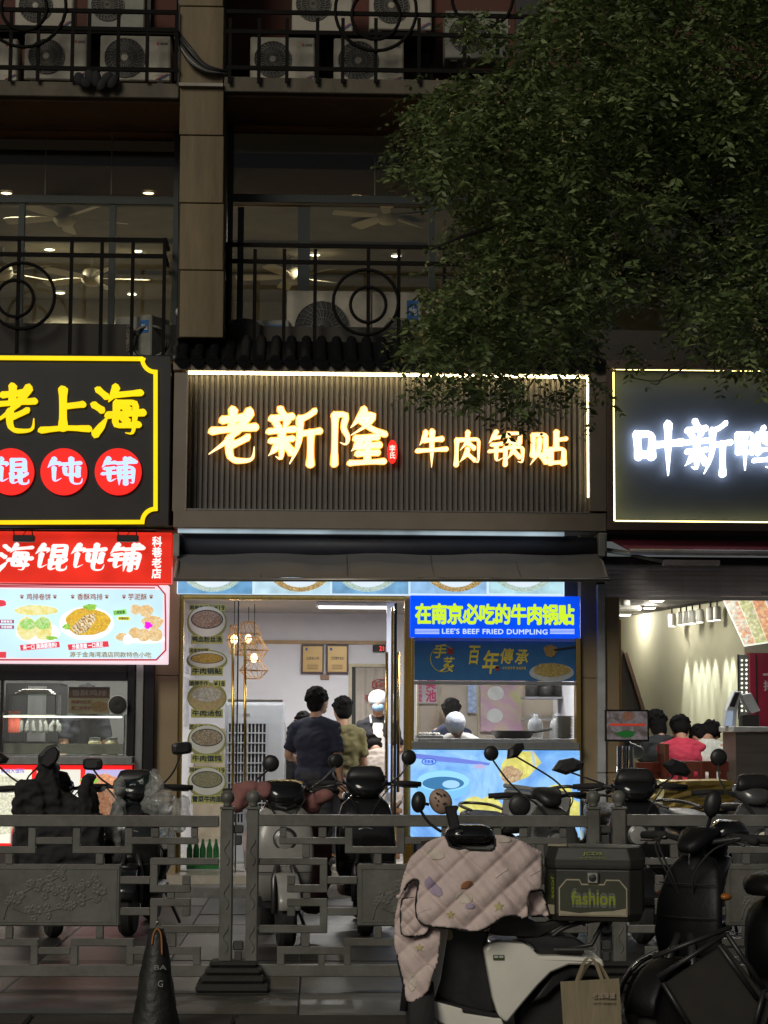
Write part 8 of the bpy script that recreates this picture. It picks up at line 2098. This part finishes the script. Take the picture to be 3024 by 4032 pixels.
for (x, y), rx, ry in SPR:
    for _ in range(int(rx*ry/420)+4):
        xx, yy = x+rng.normal(0, rx*.5), y+rng.normal(0, ry*.5); c0 = np.array(PV(xx, yy, TY-rng.uniform(.2, 1.0)))
        d = rng.normal(0, 1, 3); d[2] = -.3
        leafspray(c0, .17, d, 5, LV, .062)
        if rng.random() < .25:
            for _ in range(8):
                q = c0+rng.normal(0, .03, 3); a = rng.normal(0, 1, 3); a /= np.linalg.norm(a); b = np.cross(a, rng.normal(0, 1, 3)); b /= np.linalg.norm(b)+1e-6
                s_ = .012; FLW.append(np.stack([q, q+a*s_+b*s_*.6, q+a*s_*2, q+a*s_-b*s_*.6]))
def quads(arr, name, m):
    a = np.concatenate(arr).astype('f'); n = len(arr); me = bpy.data.meshes.new(name)
    me.vertices.add(n*4); me.vertices.foreach_set('co', a.ravel()); me.loops.add(n*4); me.loops.foreach_set('vertex_index', np.arange(n*4, dtype='i'))
    me.polygons.add(n); me.polygons.foreach_set('loop_start', np.arange(0, n*4, 4, dtype='i')); me.update(calc_edges=True)
    o = place(name, me, m, tr); o['kind'] = 'stuff'; return o
def leafmat(name, cols, tr_=.35):
    m = bpy.data.materials.new(name); m.use_nodes = True; t = m.node_tree; b = t.nodes['Principled BSDF']; b.inputs['Roughness'].default_value = .5
    g = t.nodes.new('ShaderNodeNewGeometry'); r = t.nodes.new('ShaderNodeValToRGB'); el = r.color_ramp.elements
    while len(el) < len(cols): el.new(.5)
    for i, c in enumerate(cols): el[i].position = i/(len(cols)-1); el[i].color = (*c, 1)
    t.links.new(g.outputs['Random Per Island'], r.inputs[0]); t.links.new(r.outputs[0], b.inputs['Base Color'])
    tl = t.nodes.new('ShaderNodeBsdfTranslucent'); t.links.new(r.outputs[0], tl.inputs[0]); mx = t.nodes.new('ShaderNodeMixShader'); mx.inputs[0].default_value = tr_
    o_ = t.nodes['Material Output']; t.links.new(b.outputs[0], mx.inputs[1]); t.links.new(tl.outputs[0], mx.inputs[2]); t.links.new(mx.outputs[0], o_.inputs[0]); return m
quads(LV, 'crown', leafmat('leaf_green', [(.045, .075, .022), (.11, .165, .05), (.22, .27, .10), (.08, .125, .045)]))
quads(FLW, 'blossom', leafmat('yellow_blossom', [(.24, .22, .09), (.32, .29, .13), (.18, .18, .07)], .2))
print('leaflets', len(LV), 'petals', len(FLW))
# bare twigs over the right sign
for k, l in enumerate(([(2700, 1440), (2660, 1470), (2580, 1500), (2480, 1485)], [(2640, 1452), (2612, 1480), (2590, 1512), (2560, 1508)], [(2960, 1450), (2990, 1470), (3005, 1500)], [(2110, 1480), (2060, 1560), (2010, 1640)], [(1900, 1480), (1880, 1540), (1800, 1560)], [(2300, 1430), (2330, 1500), (2350, 1600)])):
    pts = catmull([zt(x, y, TY-.6) for x, y in l], 5); MB().tube(pts, [.007*(1-.6*i/(len(pts)-1)) for i in range(len(pts))], 5).build('twig', m_bark, tr, smooth=True)
settle(tr)
bpy.data.scenes.remove(TMP)
